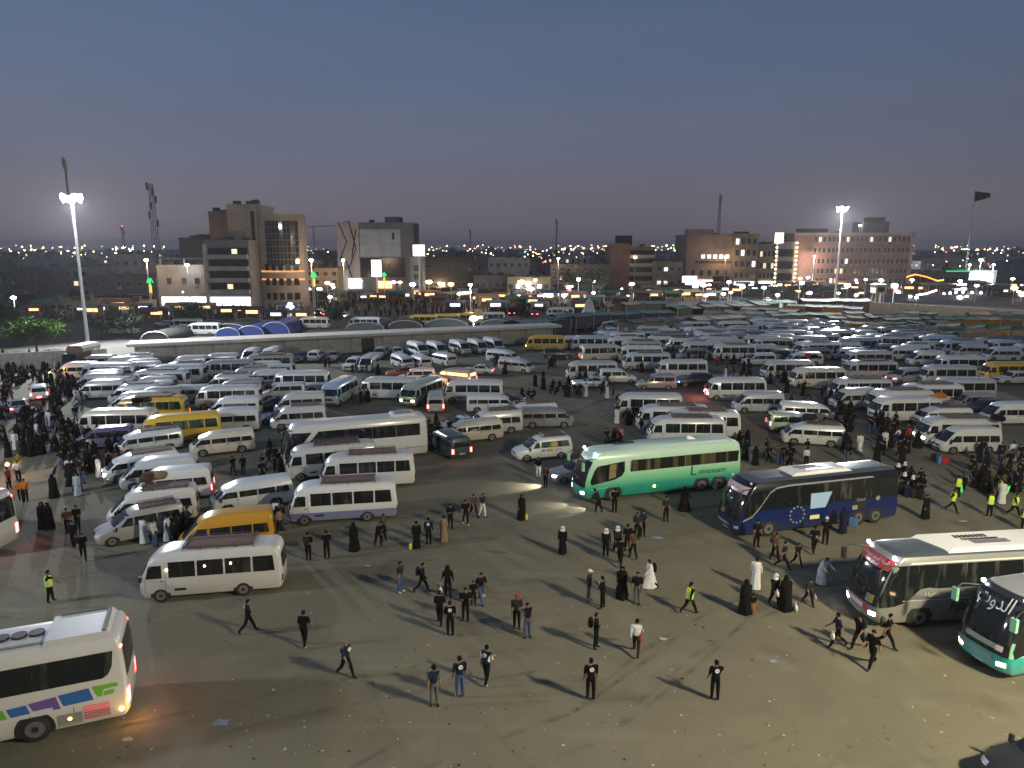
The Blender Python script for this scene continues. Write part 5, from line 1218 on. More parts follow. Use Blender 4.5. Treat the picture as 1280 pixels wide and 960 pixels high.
vault(432, 480, 412, 2.6, 'tent_grey', 'grey tent right of the slim dark tree'); vault(485, 528, 411, 3.0, 'tent_dark', 'dark vault tent behind the middle of the canopy wall'); vault(530, 585, 410, 3.4, 'tent_grey', 'grey vault tent beside the glaring white lamp'); vault(600, 640, 408, 2.6, 'tent_grey', 'small grey tent right of the glaring white lamp')
def shed(c0, c1, zw, zr, wid, roof, side, label, nm='market_shed', cat='shed'):
    a, b = Vector(c0), Vector(c1); d = b - a; L = d.length; r2 = empty(nm, (*((a + b) / 2), 0), math.atan2(d.y, d.x)); tag(r2, label, cat); mb = MB()
    n_ = max(2, int(L / 4))
    for i in range(n_):            # one sagging sheet per bay, each hung a little differently
        xa, xb = -L / 2 + L * i / n_ + .03, -L / 2 + L * (i + 1) / n_ - .03; j0, j1, j2 = (R.uniform(-.22, .16) for _ in range(3)); mb = MB(); key = roof if R.random() < .78 else R.choice(('shed_tan', 'tent_grey', 'tarp_tan', 'tarp_green', 'rack_grey'))
        mb.rings([[(x, -wid / 2 - .3 * abs(j0), zw + a), (x, -wid / 4, (zw + zr) / 2 + a - .12), (x, 0, zr + a), (x, wid / 4, (zw + zr) / 2 + a - .1), (x, wid / 2, zw + a), (x, wid / 2, zw + a - .06), (x, 0, zr + a - .06), (x, -wid / 2 - .3 * abs(j0), zw + a - .06)] for x, a in ((xa, j0), ((xa + xb) / 2, (j0 + j1) / 2 - .12), (xb, j1))], key); child(r2, mb.build('roof_sheet', smooth=False))
    pm_ = MB(); pm_.tube([(0, 0, 0), (0, 0, zw)], .07, 'mast_steel', 5); pm_ = pm_.mesh('post')
    for i in range(n_ + 1): o = child(r2, link('post', pm_)); o.location = (-L / 2 + .2 + (L - .4) * i / n_, -wid / 2 + .12, 0)
    for i in range(n_):
        if R.random() < .75:
            x0 = -L / 2 + L * i / n_ + .15; mb = MB(); k = R.choice(side); mb.box(x0, x0 + L / n_ - .3, -wid / 2 + .16, -wid / 2 + .22, R.uniform(0, .9), zw - .15, k); child(r2, mb.build('side_tarp', smooth=False))
    mb = MB(); mb.box(-L / 2, L / 2, wid / 2 - .2, wid / 2 - .1, 0, zw - .15, side[0]); child(r2, mb.build('back_tarp', smooth=False)); return r2
def shedP(p0, p1, z, wid, roof, side, label): return shed(G(*p0, z), G(*p1, z), z - .1, z + .35, wid * .6, roof, side, label)
OT = ('tarp_orange', 'tarp_tan', 'tarp_orange')
for a in (((640, 402), (722, 394), 3.2, 9, 'shed_teal', ('tent_grey',), 'teal roofed long shed left of the stepped monument'), ((690, 394), (836, 388), 3.6, 9, 'shed_teal', ('tent_grey',), 'long teal shed behind the stepped monument'), ((762, 404), (858, 396), 3.0, 8, 'tent_grey', ('shed_tan',), 'low grey shed right of the stepped monument'), ((862, 398), (925, 394), 3.0, 8, 'cream_wall', ('shed_tan',), 'cream walled shed beyond the rows of vans'),
          ((930, 384), (1000, 388), 3.2, 8, 'shed_tan', ('tarp_tan',), 'tan stall shed left of the green ones'), ((838, 384), (955, 379), 3.4, 9, 'shed_tan', ('tent_grey', 'tarp_tan'), 'long tan shed with a dark stall before the salmon building'), ((985, 380), (1080, 384), 3.4, 7, 'tarp_green', OT, 'green shed nearest the small water tank'), ((960, 392), (1075, 390), 3.2, 7, 'tarp_green', ('tarp_tan', 'shed_tan'), 'green shed left of the cream boundary wall'), ((1030, 396), (1125, 394), 3.0, 7, 'tarp_green', OT, 'green stall shed with orange tarps below the cream wall'),
          ((1050, 402), (1180, 401), 3.0, 7, 'tarp_green', ('tarp_tan', 'tarp_orange'), 'long green stall shed in the middle of the stalls'), ((1128, 389), (1172, 391), 3.0, 6, 'tarp_green', OT, 'short green shed against the cream wall'), ((1165, 396), (1275, 398), 3.2, 8, 'tarp_green', ('tarp_orange',), 'green shed with a long orange tarp wall at right'), ((1172, 404), (1300, 412), 3.0, 7, 'tarp_green', ('tarp_tan', 'tarp_orange'), 'green shed slanting out of the right edge'), ((1145, 410), (1205, 412), 2.8, 6, 'tarp_green', ('tarp_orange',), 'stall shed with bright orange tarps nearest the vans'), ((1195, 417), (1245, 418), 2.8, 6, 'tarp_tan', ('tarp_tan', 'shed_tan'), 'tan covered stall just behind the right vans'), ((1245, 421), (1300, 423), 2.8, 6, 'shed_teal', ('tarp_tan',), 'teal covered stall at the right edge behind the vans')):
    shedP(*a)
for a in (((880, 388), (985, 391), 3.2, 9, 'shed_teal', ('tarp_tan', 'tent_grey'), 'grey teal shed in front of the long tan shed'), ((880, 379), (985, 376), 3.2, 12, 'tarp_green', ('tarp_tan', 'tent_grey'), 'green shed reaching toward the small water tank'), ((1000, 374), (1085, 375), 3.2, 12, 'shed_tan', ('tent_grey', 'tarp_tan'), 'tan shed at the foot of the right mast'), ((775, 379), (840, 377), 3.4, 10, 'tent_grey', ('shed_tan',), 'grey shed before the short tan block'), ((1100, 397), (1170, 396), 3.0, 7, 'shed_tan', ('tarp_orange', 'tarp_tan'), 'tan shed between the green ones at right'), ((1210, 390), (1290, 392), 3.2, 8, 'shed_tan', ('tarp_tan',), 'tan shed beyond the cream wall at the right edge')):
    shedP(*a)
# ------------------------------------------------------------------ market stalls along the street
mat('stall_cloth_white', (.30, .29, .27), .85); mat('stall_cloth_red', (.16, .05, .04), .85); mat('stall_cloth_blue', (.05, .08, .15), .85); mat('goods', (.22, .13, .07), .9, scale=8, var=.6)
STALL = []
for k, (ck, lk) in enumerate((('stall_cloth_white', 'shop_lit'), ('stall_cloth_red', 'shop_warm'), ('stall_cloth_blue', 'shop_lit'), ('tarp_tan', 'shop_warm'), ('roof_grey', 'goods'), ('tarp_green', 'goods'))):
    mb = MB(); hs = random.Random(k)
    for sx in (-2, 2):
        for sy in (-1.3, 1.3): mb.tube([(sx, sy, 0), (sx, sy, 2.5)], .05, 'mast_steel', 4)
    mb.rings([[(x, -1.8, 2.35), (x, 0, 2.95), (x, 1.5, 2.5), (x, 1.5, 2.42), (x, 0, 2.85), (x, -1.8, 2.27)] for x in (-2.3, 2.3)], ck)
    mb.box(-2, 2, -1.2, -.3, 0, .85, 'goods'); mb.box(-2, 2, 1.2, 1.3, 0, 2.4, ck); mb.box(-1.2, .9, 1.12, 1.19, 1.3, 2.0, lk)
    for j in range(9): x_ = -1.8 + j * .42; mb.box(x_, x_ + .32, -1.1, -.5, .86, .86 + hs.uniform(.12, .4), hs.choice(('goods', 'tarp_orange', 'stall_cloth_red', 'leaf_dark')))
    STALL.append(mb.mesh('market_stall', False))
sr = random.Random(21)
for px, n_, y0, y1 in ((382, 14, 370, 378), (545, 26, 370, 394), (800, 22, 368, 378), (880, 34, 360, 374), (1090, 26, 358, 370), (40, 22, 390, 404)):
    w_ = {382: 165, 545: 235, 800: 90, 880: 200, 1090: 190, 40: 340}[px]
    for k in range(n_):
        x, y = G(px + w_ * (k + sr.random()) / n_, sr.uniform(y0, y1))
        o = link('market_stall', sr.choice(STALL), None, (x, y, 0), rad(sr.uniform(-20, 20))); s_ = sr.uniform(.85, 1.3); o.scale = (s_ * 1.2, s_, s_)
        tag(o, 'small market stall with a %s roof on the busy street beyond the lot' % o.data.materials[1].name.replace('stall_cloth_', '').replace('tarp_', '').replace('roof_', ''), 'market stall', 'market stalls along the street')
cw0, cw1 = Vector(G(1087, 392)), Vector(G(1330, 410)); d_ = cw1 - cw0; r2 = empty('cream_wall', (*cw0, 0), math.atan2(d_.y, d_.x)); tag(r2, 'long cream boundary wall lit by the right mast', 'wall')
pm_ = MB(); pm_.box(0, 5.9, 0, .3, 0, 3.2, 'cream_wall'); pm_ = pm_.mesh('wall_panel', False); qm_ = MB(); qm_.box(-.15, .15, -.08, .38, 0, 3.45, 'cream_wall'); qm_ = qm_.mesh('pilaster', False)
for i in range(int(d_.length / 6)):
    child(r2, link('wall_panel', pm_)).location = (i * 6 + .05, 0, 0); child(r2, link('pilaster', qm_)).location = (i * 6, 0, 0)
x, y = G(1096, 384); r2 = empty('water_tank', (x, y, 0)); tag(r2, 'small cream water tank on four legs by the cream wall', 'water tank')
_, zt = P(1096, 356, y)
for sx in (-1.1, 1.1):
    for sy in (-1.1, 1.1): mb = MB(); mb.tube([(sx * 1.15, sy * 1.15, 0), (sx, sy, zt - 2.4)], .16, 'cream_wall', 6); child(r2, mb.build('leg'))
mb = MB(); mb.box(-1.6, 1.6, -1.6, 1.6, zt - 2.4, zt, 'cream_wall'); mb.box(-1.8, 1.8, -1.8, 1.8, zt, zt + .2, 'cream_wall'); child(r2, mb.build('tank', smooth=False)); mb = MB(); mb.box(-1.0, 1.0, -1.63, -1.605, zt - 2, zt - .6, 'window_dark'); child(r2, mb.build('opening', smooth=False))
x, y = G(736, 408); r2 = empty('monument', (x, y, 0)); tag(r2, 'pale stepped monument tapering to a point among the sheds', 'monument')
_, zt = P(740, 372, y)
for k, (s0, z0, z1) in enumerate(((4.6, 0, 1.4), (2.3, 1.4, 2.8))):
    mb = MB(); mb.box(-s0, s0, -s0, s0, z0, z1, 'white_render'); child(r2, mb.build('step', smooth=False))
mb = MB(); mb.rings([[(sx * k, sy * k, z) for sx, sy in ((-1, -1), (1, -1), (1, 1), (-1, 1))] for z, k in ((2.8, 1.7), (zt * .62, 1.1), (zt * .82, .8), (zt, .05))], 'white_render'); child(r2, mb.build('spire', smooth=False))

# ------------------------------------------------------------------ vehicles, placed clear of each other
PLACED = []
def circ(base, x, y, hd):
    L, w = LEN[base], WID[base]; n_ = max(2, int(L / (w * 1.2))); u = (math.cos(rad(hd)), math.sin(rad(hd)))
    return [(x + u[0] * (L / 2 - w) * (2 * i / (n_ - 1) - 1), y + u[1] * (L / 2 - w) * (2 * i / (n_ - 1) - 1), w) for i in range(n_)]
def clear(cs, gap=.12):
    for c in cs:
        for q in PLACED:
            dx, dy = c[0] - q[0], c[1] - q[1]; rr_ = c[2] + q[2] + gap
            if dx * dx + dy * dy < rr_ * rr_: return False
    return True
_veh = vehicle
AUTO = []
def NOUN(k, pt):
    base, _, opt = k.partition('+')
    c = {'white_paint': 'white', 'ivory_paint': 'ivory', 'cool_white_paint': 'cool white', 'silver_paint': 'silver', 'grey_paint': 'grey', 'sky_paint': 'pale blue'}.get(pt, 'white')
    return c + ' ' + {'van': 'high roof van', 'low_van': 'low roof van', 'minivan': 'bonneted minivan', 'minibus': 'minibus', 'suv': 'off roader'}[base] + (' with roof rack' if opt == 'rack' or (base == 'minibus' and opt == '') else ' with coloured skirt' if opt == 'skirt' else '')
def vehicle(kind, x, y, hd, label, fixed=False, **kw):
    base = kind.split('+')[0].split(':')[0]; best = None
    for rad_ in range(0, 11):
        for k in range(1 if rad_ == 0 else 12):
            a = 2 * math.pi * k / 12; dx, dy = rad_ * .35 * math.cos(a), rad_ * .5 * math.sin(a); cs = circ(base, x + dx, y + dy, hd)
            if fixed or clear(cs): best = (x + dx, y + dy, cs); break
        if best: break
    if not best: print('NOROOM', kind, round(x), round(y), label); return None
    PLACED.extend(best[2])
    o = _veh(kind, best[0], best[1], hd, NOUN(kind, kw.get('paint')) if label == 'auto' else label, **kw)
    if label == 'auto': AUTO.append(o)
    return o

gc = vA('coach:green', (733, 630), -163.3, 'pale to deep green three axle coach with its headlights on', fixed=True, on=('head',)); gc.scale = (1.06, 1, 1)
vA('coach:blue', (920, 676), -164, 'dark blue coach with a ring of stars and white roof unit', fixed=True)
vA('coach:silver', (1089, 789), -173, 'silver coach with a red banner across its windscreen top', fixed=True, on=('head',))
vA('coach:teal', (1253, 857), -165, 'mint and turquoise coach with big white lettering on its windscreen', fixed=True, over={'lamp_off': 'warm_head_on'})
vA('coach:white', (165, 902), -158, 'white coach with green blue and purple blocks along its side', -1, fixed=True, on=('tail',))
vA('coach:plain', (536, 570), -160, 'plain white coach with slanting black cab glass in the left block', -1, fixed=True)
vA('coach:cream', (-14, 700), -185, 'white coach seen from behind, cut by the left edge', -1, fixed=True, on=('tail',))
LB = 'vans and minibuses parked in the left block'; RB = 'vans and minibuses parked on the right side'; BR = 'vehicles along the back wall'; MB_ = 'vehicles standing in the middle of the lot'
rm = vAB('minibus', (171, 756), (357, 741), 'white minibus with brown roof rack rolling past the yellow van', fixed=True)
for xx, zz in ((2.06, 1.72), (.25, 1.8), (-1.0, 1.85)):
    mb = MB(); mb.ball((xx, 1.04, zz), .055, 'cabin_lamp_on', 6); mb.build('cabin_lamp', rm)
vAB('minibus+skirt', (360, 659), (497, 650), 'white minibus with a violet blue skirt and brown roof rack', fixed=True)
vAB('minibus', (402, 616), (517, 609), 'white minibus directly behind the violet skirted one', fixed=True)
vA('minibus', (358, 604), -161, 'white minibus parked against the plain white coach')
vAB('van', (231, 698), (335, 686), 'orange yellow high roof van behind the rolling white minibus', paint='orange_yellow_paint')
vAB('minivan+rack', (114, 689), (240, 664), 'silver minivan with a low bonnet and roof rack', paint='silver_paint')
vAB('van+rack', (121, 668), (243, 654), 'white high roof van beside the silver minivan', group=None)
vA('van', (266, 623), -163, 'white high roof van showing a lit red tail lamp', -1, on=('tail',)); vA('van', (248, 608), -163, 'white van with pale sign strip between two white vans', -1, paint='cool_white_paint')
vAB('low_van+rack', (135, 607), (222, 593), 'white low van with one bright headlamp and roof rack', on=('head',))
vAB('low_van', (268, 646), (365, 631), 'white van with blue lit door beside the violet skirted minibus', paint='cool_white_paint')
vAB('low_van', (243, 573), (315, 565), 'ivory van standing apart at the end of the yellow minibus', paint='ivory_paint')
vAB('low_van+rack', (150, 573), (226, 562), 'white low van parked below the long yellow minibus', paint='cool_white_paint')
vAB('minibus+bare', (162, 567), (265, 557), 'long yellow minibus nose out toward the left crowd', paint='yellow_paint', over={'glass': 'green_glass'})
vA('minibus', (232, 527), -172, 'yellow minibus with luggage on its roof and green windows', -1, paint='yellow_paint', on=('tail',), over={'glass': 'green_glass'})
vAB('minibus+bare', (97, 548), (190, 546), 'ivory minibus standing out to the left of its row', paint='ivory_paint')
vA('minivan', (137, 558), -160, 'small violet van with a silver roof', paint='violet_paint')
# right and middle, near
vAB('van', (1166, 568), (1262, 568), 'white high roof van with its side door open at right', hd=-178); vR('minibus', (1207, 524), 180, 'white minibus with a bright cabin lamp behind the open door van', on=('head',))
vA('low_van+rack', (976, 556), 166, 'white low van with dark sill left of the man in white', paint='white_paint'); vA('minivan', (962, 541), -6, 'sage green minivan with one red tail lamp', -1, paint='sage_paint', on=('tail',), over=None)
vA('low_van', (1046, 530), -10, 'white low van facing the opposite way beside the sage minivan'); vA('van', (918, 517), 180, 'cool white high roof van with roof rack loaded', paint='cool_white_paint')
vA('minibus+bare', (884, 501), 180, 'long white minibus lit red at its nose', on=('warm',)); vA('minibus', (832, 549), 178, 'white minibus with blue lamps at the front of its row', over={'lamp_off': 'blue_on'})
vR('minibus', (858, 520), 178, 'second white minibus behind the blue lamped one'); vR('minibus', (842, 507), 178, 'third white minibus in the row of four'); vR('minibus+bare', (811, 491), 177, 'rear white minibus of the row of four with pale blue windows')
vA('minivan', (749, 480), 2, 'white minivan facing right beside the pale blue saloon', -1, paint='white_paint'); vR('car', (737, 470), 185, 'pale blue saloon with one headlamp lit', paint='sky_paint', on=('head',))
vR('minibus+bare', (741, 453), 184, 'white minibus behind the pale blue saloon'); vAB('van+rack', (585, 546), (655, 541), 'white high roof van in front of the green tinted van'); vA('low_van+rack', (698, 527), -165, 'white low van with a lit ladder end on its roof', -1)
sm = vAB('minivan+rack', (645, 579), (717, 572), 'white minivan with bright coloured side stickers', paint='cool_white_paint', over={'glass': 'green_glass'})
for x0, x1, z0, z1, key in ((-.7, -.1, .74, .98, 'yellow_paint'), (.0, .3, .78, .96, 'azure_print'), (-1.5, -.8, .76, .95, 'sky_paint'), (-1.15, -.55, 1.15, 1.5, 'orange_yellow_paint')):
    for sg in (1, -1): mb = MB(); yy = sg * (.945 if z0 < 1 else .925 - (z0 - 1.1) * .12); mb.poly([(x0, yy, z0), (x1, yy, z0), (x1, yy - sg * (0 if z0 < 1 else .05), z1), (x0, yy - sg * (0 if z0 < 1 else .05), z1)], key); mb.build('side_sticker', sm, smooth=False)
vA('car', (691, 607), -160, 'silver saloon with headlamps on ahead of the green coach', paint='silver_paint', on=('head', ))
vA('low_van', (565, 577), 118, 'dark green van driving away with red tail lamps', -1, paint='dark_green_paint', on=('tail',))
vR('low_van', (586, 527), -158, 'greenish white van left of the white high roof van', paint='ivory_paint'); vR('car', (573, 520), -150, 'pale blue car half hidden by the greenish van', paint='sky_paint'); vR('low_van', (668, 506), 3, 'grey van with a purple roof load facing away', paint='grey_paint')
vA('minibus+bare', (553, 504), 178, 'white minibus beside the fire lit people', paint='white_paint'); vR('low_van', (614, 492), 2, 'white van with many side windows facing right')
vR('car', (640, 497), 10, 'navy saloon behind the white van facing right', paint='navy_paint')
vA('minibus+bare', (447, 500), 176, 'white minibus with dark glass band in the middle of the lot'); vR('minibus+bare', (504, 475), -112, 'pale green minibus coming forward with its headlamps on', paint='sage_paint', on=('warm',)); vR('low_van', (535, 487), 96, 'grey van leaving with two red tail lamps beside the pale green minibus', paint='silver_paint', on=('tail',))
vR('minibus+bare', (424, 474), -98, 'sky blue roofed minibus facing the camera', paint='sky_paint'); vR('minibus+bare', (376, 463), 182, 'white minibus at the end of the left block')
vR('car', (597, 455), 172, 'white estate car braking with red lamps', on=('tail', 'head')); vR('low_van', (629, 437), -30, 'white van left of a braking white van'); vR('low_van', (646, 448), -30, 'white van in front of the other by the wall gap')
for px, py, k, hd, lab in ((522, 427, 'van', -58, 'first white van from the left of the five angled by the wall'), (546, 427, 'van', -60, 'second white van of the five angled by the wall'), (575, 425, 'van', -60, 'third white van of the five angled by the wall'), (597, 424, 'van', -62, 'fourth white van of the five angled by the wall'), (617, 422, 'van', -62, 'last white van of the five angled by the wall'), (553, 440, 'low_van', 128, 'white van with a warm lit back in front of the angled five'), (503, 443, 'low_van', -60, 'white van with a blue nose near the wall doorway'), (521, 443, 'low_van', 120, 'white van parked tail out beside the blue nosed van'), (316, 434, 'van', -95, 'left white van of the pair facing out from the wall'), (339, 434, 'van', -95, 'right white van of the pair facing out from the wall'), (441, 447, 'suv', -98, 'white off roader facing out in the second row from the wall'), (461, 443, 'van', -95, 'white high roof van beside the white off roader'), (520, 460, 'minivan', 186, 'white minivan left of the warm lit van')):
    vR(k, (px, py), hd, lab, paint='white_paint')
vR('suv', (475, 434), -92, 'grey off roader by the wall doorway', paint='silver_paint'); vR('car', (376, 440), -90, 'dark car parked at the wall left of the pickup', paint='black_paint'); vR('suv', (395, 437), 92, 'white pickup like car backed to the wall', paint='white_paint'); vR('car', (416, 439), -88, 'grey saloon at the wall right of the white pickup like car', paint='grey_paint'); vR('car', (497, 434), -80, 'white saloon at the wall under the canopy', paint='white_paint'); vR('car', (502, 458), 190, 'red saloon in the middle of the lot', paint='red_paint'); vR('car', (537, 468), 200, 'white car lit orange beside the warm lit van', on=('warm',)); vR('low_van', (560, 463), 150, 'dark van with a brightly lit back window', paint='grey_paint', on=('tail',), over={'glass': 'cabin_lamp'})
vR('minibus+bare', (682, 419), 178, 'yellow minibus parked at the right end of the wall', paint='yellow_paint', on=('warm',)); vR('van', (708, 421), 178, 'white van behind the yellow minibus at the wall end'); vR('minibus+bare', (737, 418), 178, 'white blue windowed minibus at the wall gap', paint='cool_white_paint'); vR('suv', (697, 435), 4, 'black off roader crossing near the wall gap', paint='black_paint'); vR('minibus+bare', (752, 430), 12, 'ivory minibus leaving with red tail lamps', paint='ivory_paint', on=('tail',))
vA('car', (12, 520), 124, 'dark saloon with red tail lamps at far left', -1, paint='grey_paint', on=('tail',)); vA('suv', (38, 503), 122, 'white off roader with glaring brake lamps at far left', -1, on=('tail', 'head'), over={'plate_white': 'tail_on'})
bc = vA('car', (1277, 1016), -164, 'black saloon with one lit lamp in the lower right corner', paint='black_paint', fixed=True)
mb = MB(); mb.ball((2.24, .66, .65), .06, 'warm_head_on', 8); mb.build('headlight', bc); mb = MB(); mb.ball((2.05, .80, .60), .045, 'amber_on', 6); mb.build('indicator_lamp', bc)
vR('suv', (1232, 499), 188, 'dark blue off roader between the minibus rows at right', paint='navy_paint'); vR('minivan', (1213, 491), 182, 'white minivan with blue windscreen beside the dark off roader'); vR('van', (1262, 502), 183, 'white high roof van at the right edge'); vR('low_van+rack', (1178, 508), 182, 'ivory roofed van behind the bright cabin minibus')
vR('minivan', (1131, 460), -160, 'white minivan with a red lit nose', over={'grille': 'trim', 'lamp_off': 'tail_on'}); vR('minibus+bare', (1262, 452), 180, 'yellow minibus at the right edge', paint='yellow_paint'); vR('suv', (1268, 463), 186, 'white car before the yellow minibus at right')
vR('suv', (868, 466), 184, 'dark car with blue and red flashing lamps', paint='navy_paint', over={'lamp_off': 'blue_on', 'tail_off': 'tail_on'}); vR('minivan', (820, 467), 180, 'small white van just left of the flashing lamps'); vR('minibus+bare', (905, 424), 180, 'ivory minibus with lit greenish windows', paint='ivory_paint', over={'glass': 'green_glass'})
# rows read off the photograph by their roofs
for k, px, py, hd in (('van', 95, 452, -170), ('minibus+bare', 136, 453, -174), ('van', 124, 462, -168), ('low_van+rack', 140, 472, -170), ('minibus', 195, 462, -175), ('van+rack', 166, 479, -168), ('van', 168, 489, -168), ('van', 235, 444, -176), ('van', 268, 442, -176), ('minibus+bare', 285, 449, -176), ('minibus+bare', 222, 455, -176), ('low_van', 317, 453, -178), ('minivan', 350, 452, -178), ('van+rack', 285, 466, -174), ('low_van', 307, 471, -174), ('minibus+bare', 285, 481, -174), ('low_van', 230, 481, -172), ('van', 292, 495, -172), ('minivan', 354, 478, -170), ('van', 374, 490, -168), ('minivan+rack', 280, 509, -166), ('van', 275, 517, -168), ('van+rack', 372, 506, -165), ('low_van', 215, 520, -170), ('van', 190, 470, -174), ('low_van', 120, 443, -172), ('van', 150, 445, -174)):
    vR(k, (px, py), hd, 'auto', group=LB, paint=R.choice(('white_paint', 'white_paint', 'cool_white_paint', 'silver_paint')))
for k, px, py, hd, pt in (('suv', 212, 476, 182, 'navy_paint'), ('car', 345, 510, -165, 'sky_paint'), ('car', 335, 500, -165, 'navy_paint')):
    vR(k, (px, py), hd, {'suv': 'dark pickup like car between white vans in the left block', 'sky_paint': 'light blue saloon nosing out of the left block', 'navy_paint': 'navy saloon with a headlamp lit in the left block'}['suv' if k == 'suv' else pt], paint=pt, on=('head',) if pt == 'navy_paint' and k == 'car' else ())
for k, px, py, hd in (('minibus+bare', 1085, 438, 180), ('minibus', 1088, 450, 180), ('minibus+bare', 1022, 459, 182), ('minivan', 948, 441, 184), ('low_van', 1005, 440, 180), ('minibus', 1076, 472, 181), ('van', 1068, 485, 190), ('minibus', 1125, 486, 182), ('minibus+bare', 1130, 496, 184), ('minibus+bare', 1185, 456, 180), ('minibus', 1170, 481, 181), ('minibus+bare', 1205, 472, 181), ('van', 1252, 433, 180), ('van', 1212, 429, 180), ('low_van', 1162, 426, 180), ('minibus+bare', 1200, 444, 180), ('van', 1157, 438, 182), ('van', 1127, 432, 180), ('van', 950, 430, 180), ('minibus+bare', 985, 450, 182), ('minibus+bare', 852, 449, 180), ('minibus+bare', 800, 431, 180), ('minibus', 808, 440, 180), ('minibus+bare', 780, 420, 180), ('minibus', 800, 425, 180)):
    vR(k, (px, py), hd, 'auto', group=RB, paint=R.choice(('white_paint', 'white_paint', 'ivory_paint', 'cool_white_paint')))
# the deep field at the back right, and the gaps of the left block
fr_ = random.Random(12); nfill = 0
for row in range(36):
    Y = 112 + row * 2.75
    x = P(735, 420, Y)[0] + fr_.uniform(0, 4)
    while True:
        k = fr_.choice(['van', 'van', 'low_van', 'minibus', 'minibus+bare', 'minibus+bare', 'minibus+skirt', 'minivan', 'van+rack']); L = LEN[k.split('+')[0]]; ov_ = {'skirt_blue_paint': fr_.choice(['teal_paint', 'grey_paint', 'skirt_blue_paint', 'red_paint'])} if 'skirt' in k else None
        if fr_.random() < .05: k = 'suv'; L = 4.7
        x += L / 2; t = CH / Y; pyg = 480 + F * (math.tan(math.atan(t) - PIT)); px = 640 + F * x / (Y * math.cos(PIT) + CH * math.sin(PIT))
        if px > 1300: break
        top = 397 if px < 1000 else 397 + (px - 1000) * .11; low = 436 if px < 820 else 446 if px < 930 else 452
        if top < pyg - 9 and pyg < low + 4 and fr_.random() < .97 and not (px < 800 and pyg > 440 - (800 - px) * .0):
            pt = fr_.choice(('white_paint',) * 5 + ('ivory_paint', 'cool_white_paint', 'silver_paint', 'grey_paint', 'sky_paint'))
            if clear(circ(k.split('+')[0], x, Y, 180)):
                vehicle(k, x, Y, 180 + fr_.gauss(0, 3), NOUN(k, pt) + ' far back in the packed field at right', fixed=True, group='packed field of vehicles at the back right', parts=False, paint=pt, over=ov_, on=('head',) if fr_.random() < .04 else ('tail',) if fr_.random() < .03 else ()); nfill += 1
        x += L / 2 + fr_.uniform(.3, 1.2)
for row in range(26):
    Y = 62 + row * 2.3; x = P(96, 470, Y)[0]
    while True:
        k = fr_.choice(['van', 'van+rack', 'low_van', 'minibus']); L = LEN[k.split('+')[0]]; x += L / 2
        px = 640 + F * x / (Y * math.cos(PIT) + CH * math.sin(PIT)); pyg = 480 + F * (math.tan(math.atan(CH / Y) - PIT))
        if px > 345: break
        if px > 100 + max(0, pyg - 470) * .75 and pyg < 545 and pyg > 455 and clear(circ(k.split('+')[0], x, Y, -171)):
            vehicle(k, x, Y, -171 + fr_.gauss(0, 2), 'auto', fixed=True, group=LB, paint=fr_.choice(('white_paint', 'white_paint', 'cool_white_paint', 'silver_paint'))); nfill += 1
        x += L / 2 + .7
ORD = ['', 'second ', 'third ', 'fourth ', 'fifth ', 'sixth ', 'seventh ', 'eighth ', 'ninth ', 'tenth ', 'eleventh ', 'twelfth ', 'thirteenth ', 'fourteenth ', 'fifteenth ', 'sixteenth ']
for grp, where in ((LB, 'in the left block'), (RB, 'in the right rows')):
    cl = {}
    for o in [o for o in AUTO if o.get('group') == grp]: cl.setdefault(o['label'], []).append(o)
    for nm_, os_ in cl.items():
        os_.sort(key=lambda o: o.location.y)
        for i, o in enumerate(os_): o['label'] = nm_ + ' ' + where + (', %snearest' % ORD[i] if len(os_) > 1 else '')
print('filled', nfill)
# beyond the wall: yellow minibuses and cars on the street
for px, py, k, pt, hd, lab in ((556, 392, 'minibus+bare', 'yellow_paint', 180, 'yellow minibus on the street below the slim sign tower'), (530, 393, 'minibus+bare', 'yellow_paint', 180, 'yellow minibus left of another on the street'), (585, 391, 'minibus+bare', 'yellow_paint', 180, 'yellow minibus under the orange street lamp'), (612, 390, 'minibus+bare', 'ivory_paint', 180, 'ivory minibus on the street right of the yellow ones'), (455, 396, 'minibus+bare', 'white_paint', 180, 'white minibus on the street behind the grey tent'), (392, 396, 'minibus+bare', 'ivory_paint', 176, 'ivory minibus on the street right of the blue tent'), (668, 388, 'car', 'red_paint', 90, 'red car on the street behind the teal shed'), (700, 384, 'minibus+bare', 'white_paint', 180, 'white minibus on the street behind the teal shed'), (775, 380, 'minibus+bare', 'yellow_paint', 180, 'yellow minibus on the street behind the long teal shed'), (640, 387, 'car', 'navy_paint', 90, 'navy car on the street'), (430, 390, 'car', 'white_paint', -90, 'white car on the street with lamps lit'), (410, 388, 'car', 'grey_paint', 90, 'grey car with red lamps on the street'), (400, 386, 'suv', 'black_paint', 90, 'black off roader with red lamps on the street'), (232, 398, 'minibus+bare', 'ivory_paint', 178, 'ivory minibus on the street before the grey balcony block'), (205, 400, 'car', 'white_paint', 170, 'white car on the street before the plain pale block'), (150, 402, 'minibus+bare', 'ivory_paint', 178, 'ivory minibus on the street behind the dark trees'), (255, 403, 'minibus+bare', 'white_paint', 178, 'white minibus on the street left of the tents'), (880, 376, 'car', 'white_paint', -90, 'white car before the salmon building'), (960, 372, 'car', 'white_paint', -90, 'white car before the bulb lit tower')):
    vR(k, (px, py), hd, lab, paint=pt, parts=False, on=('tail',) if hd == 90 else ('head',) if hd == -90 else ())
r2 = empty('cargo_truck', (*G(103, 459), 0), rad(-88)); tag(r2, 'cargo truck with a cream tarp over its box at the left mast', 'truck')
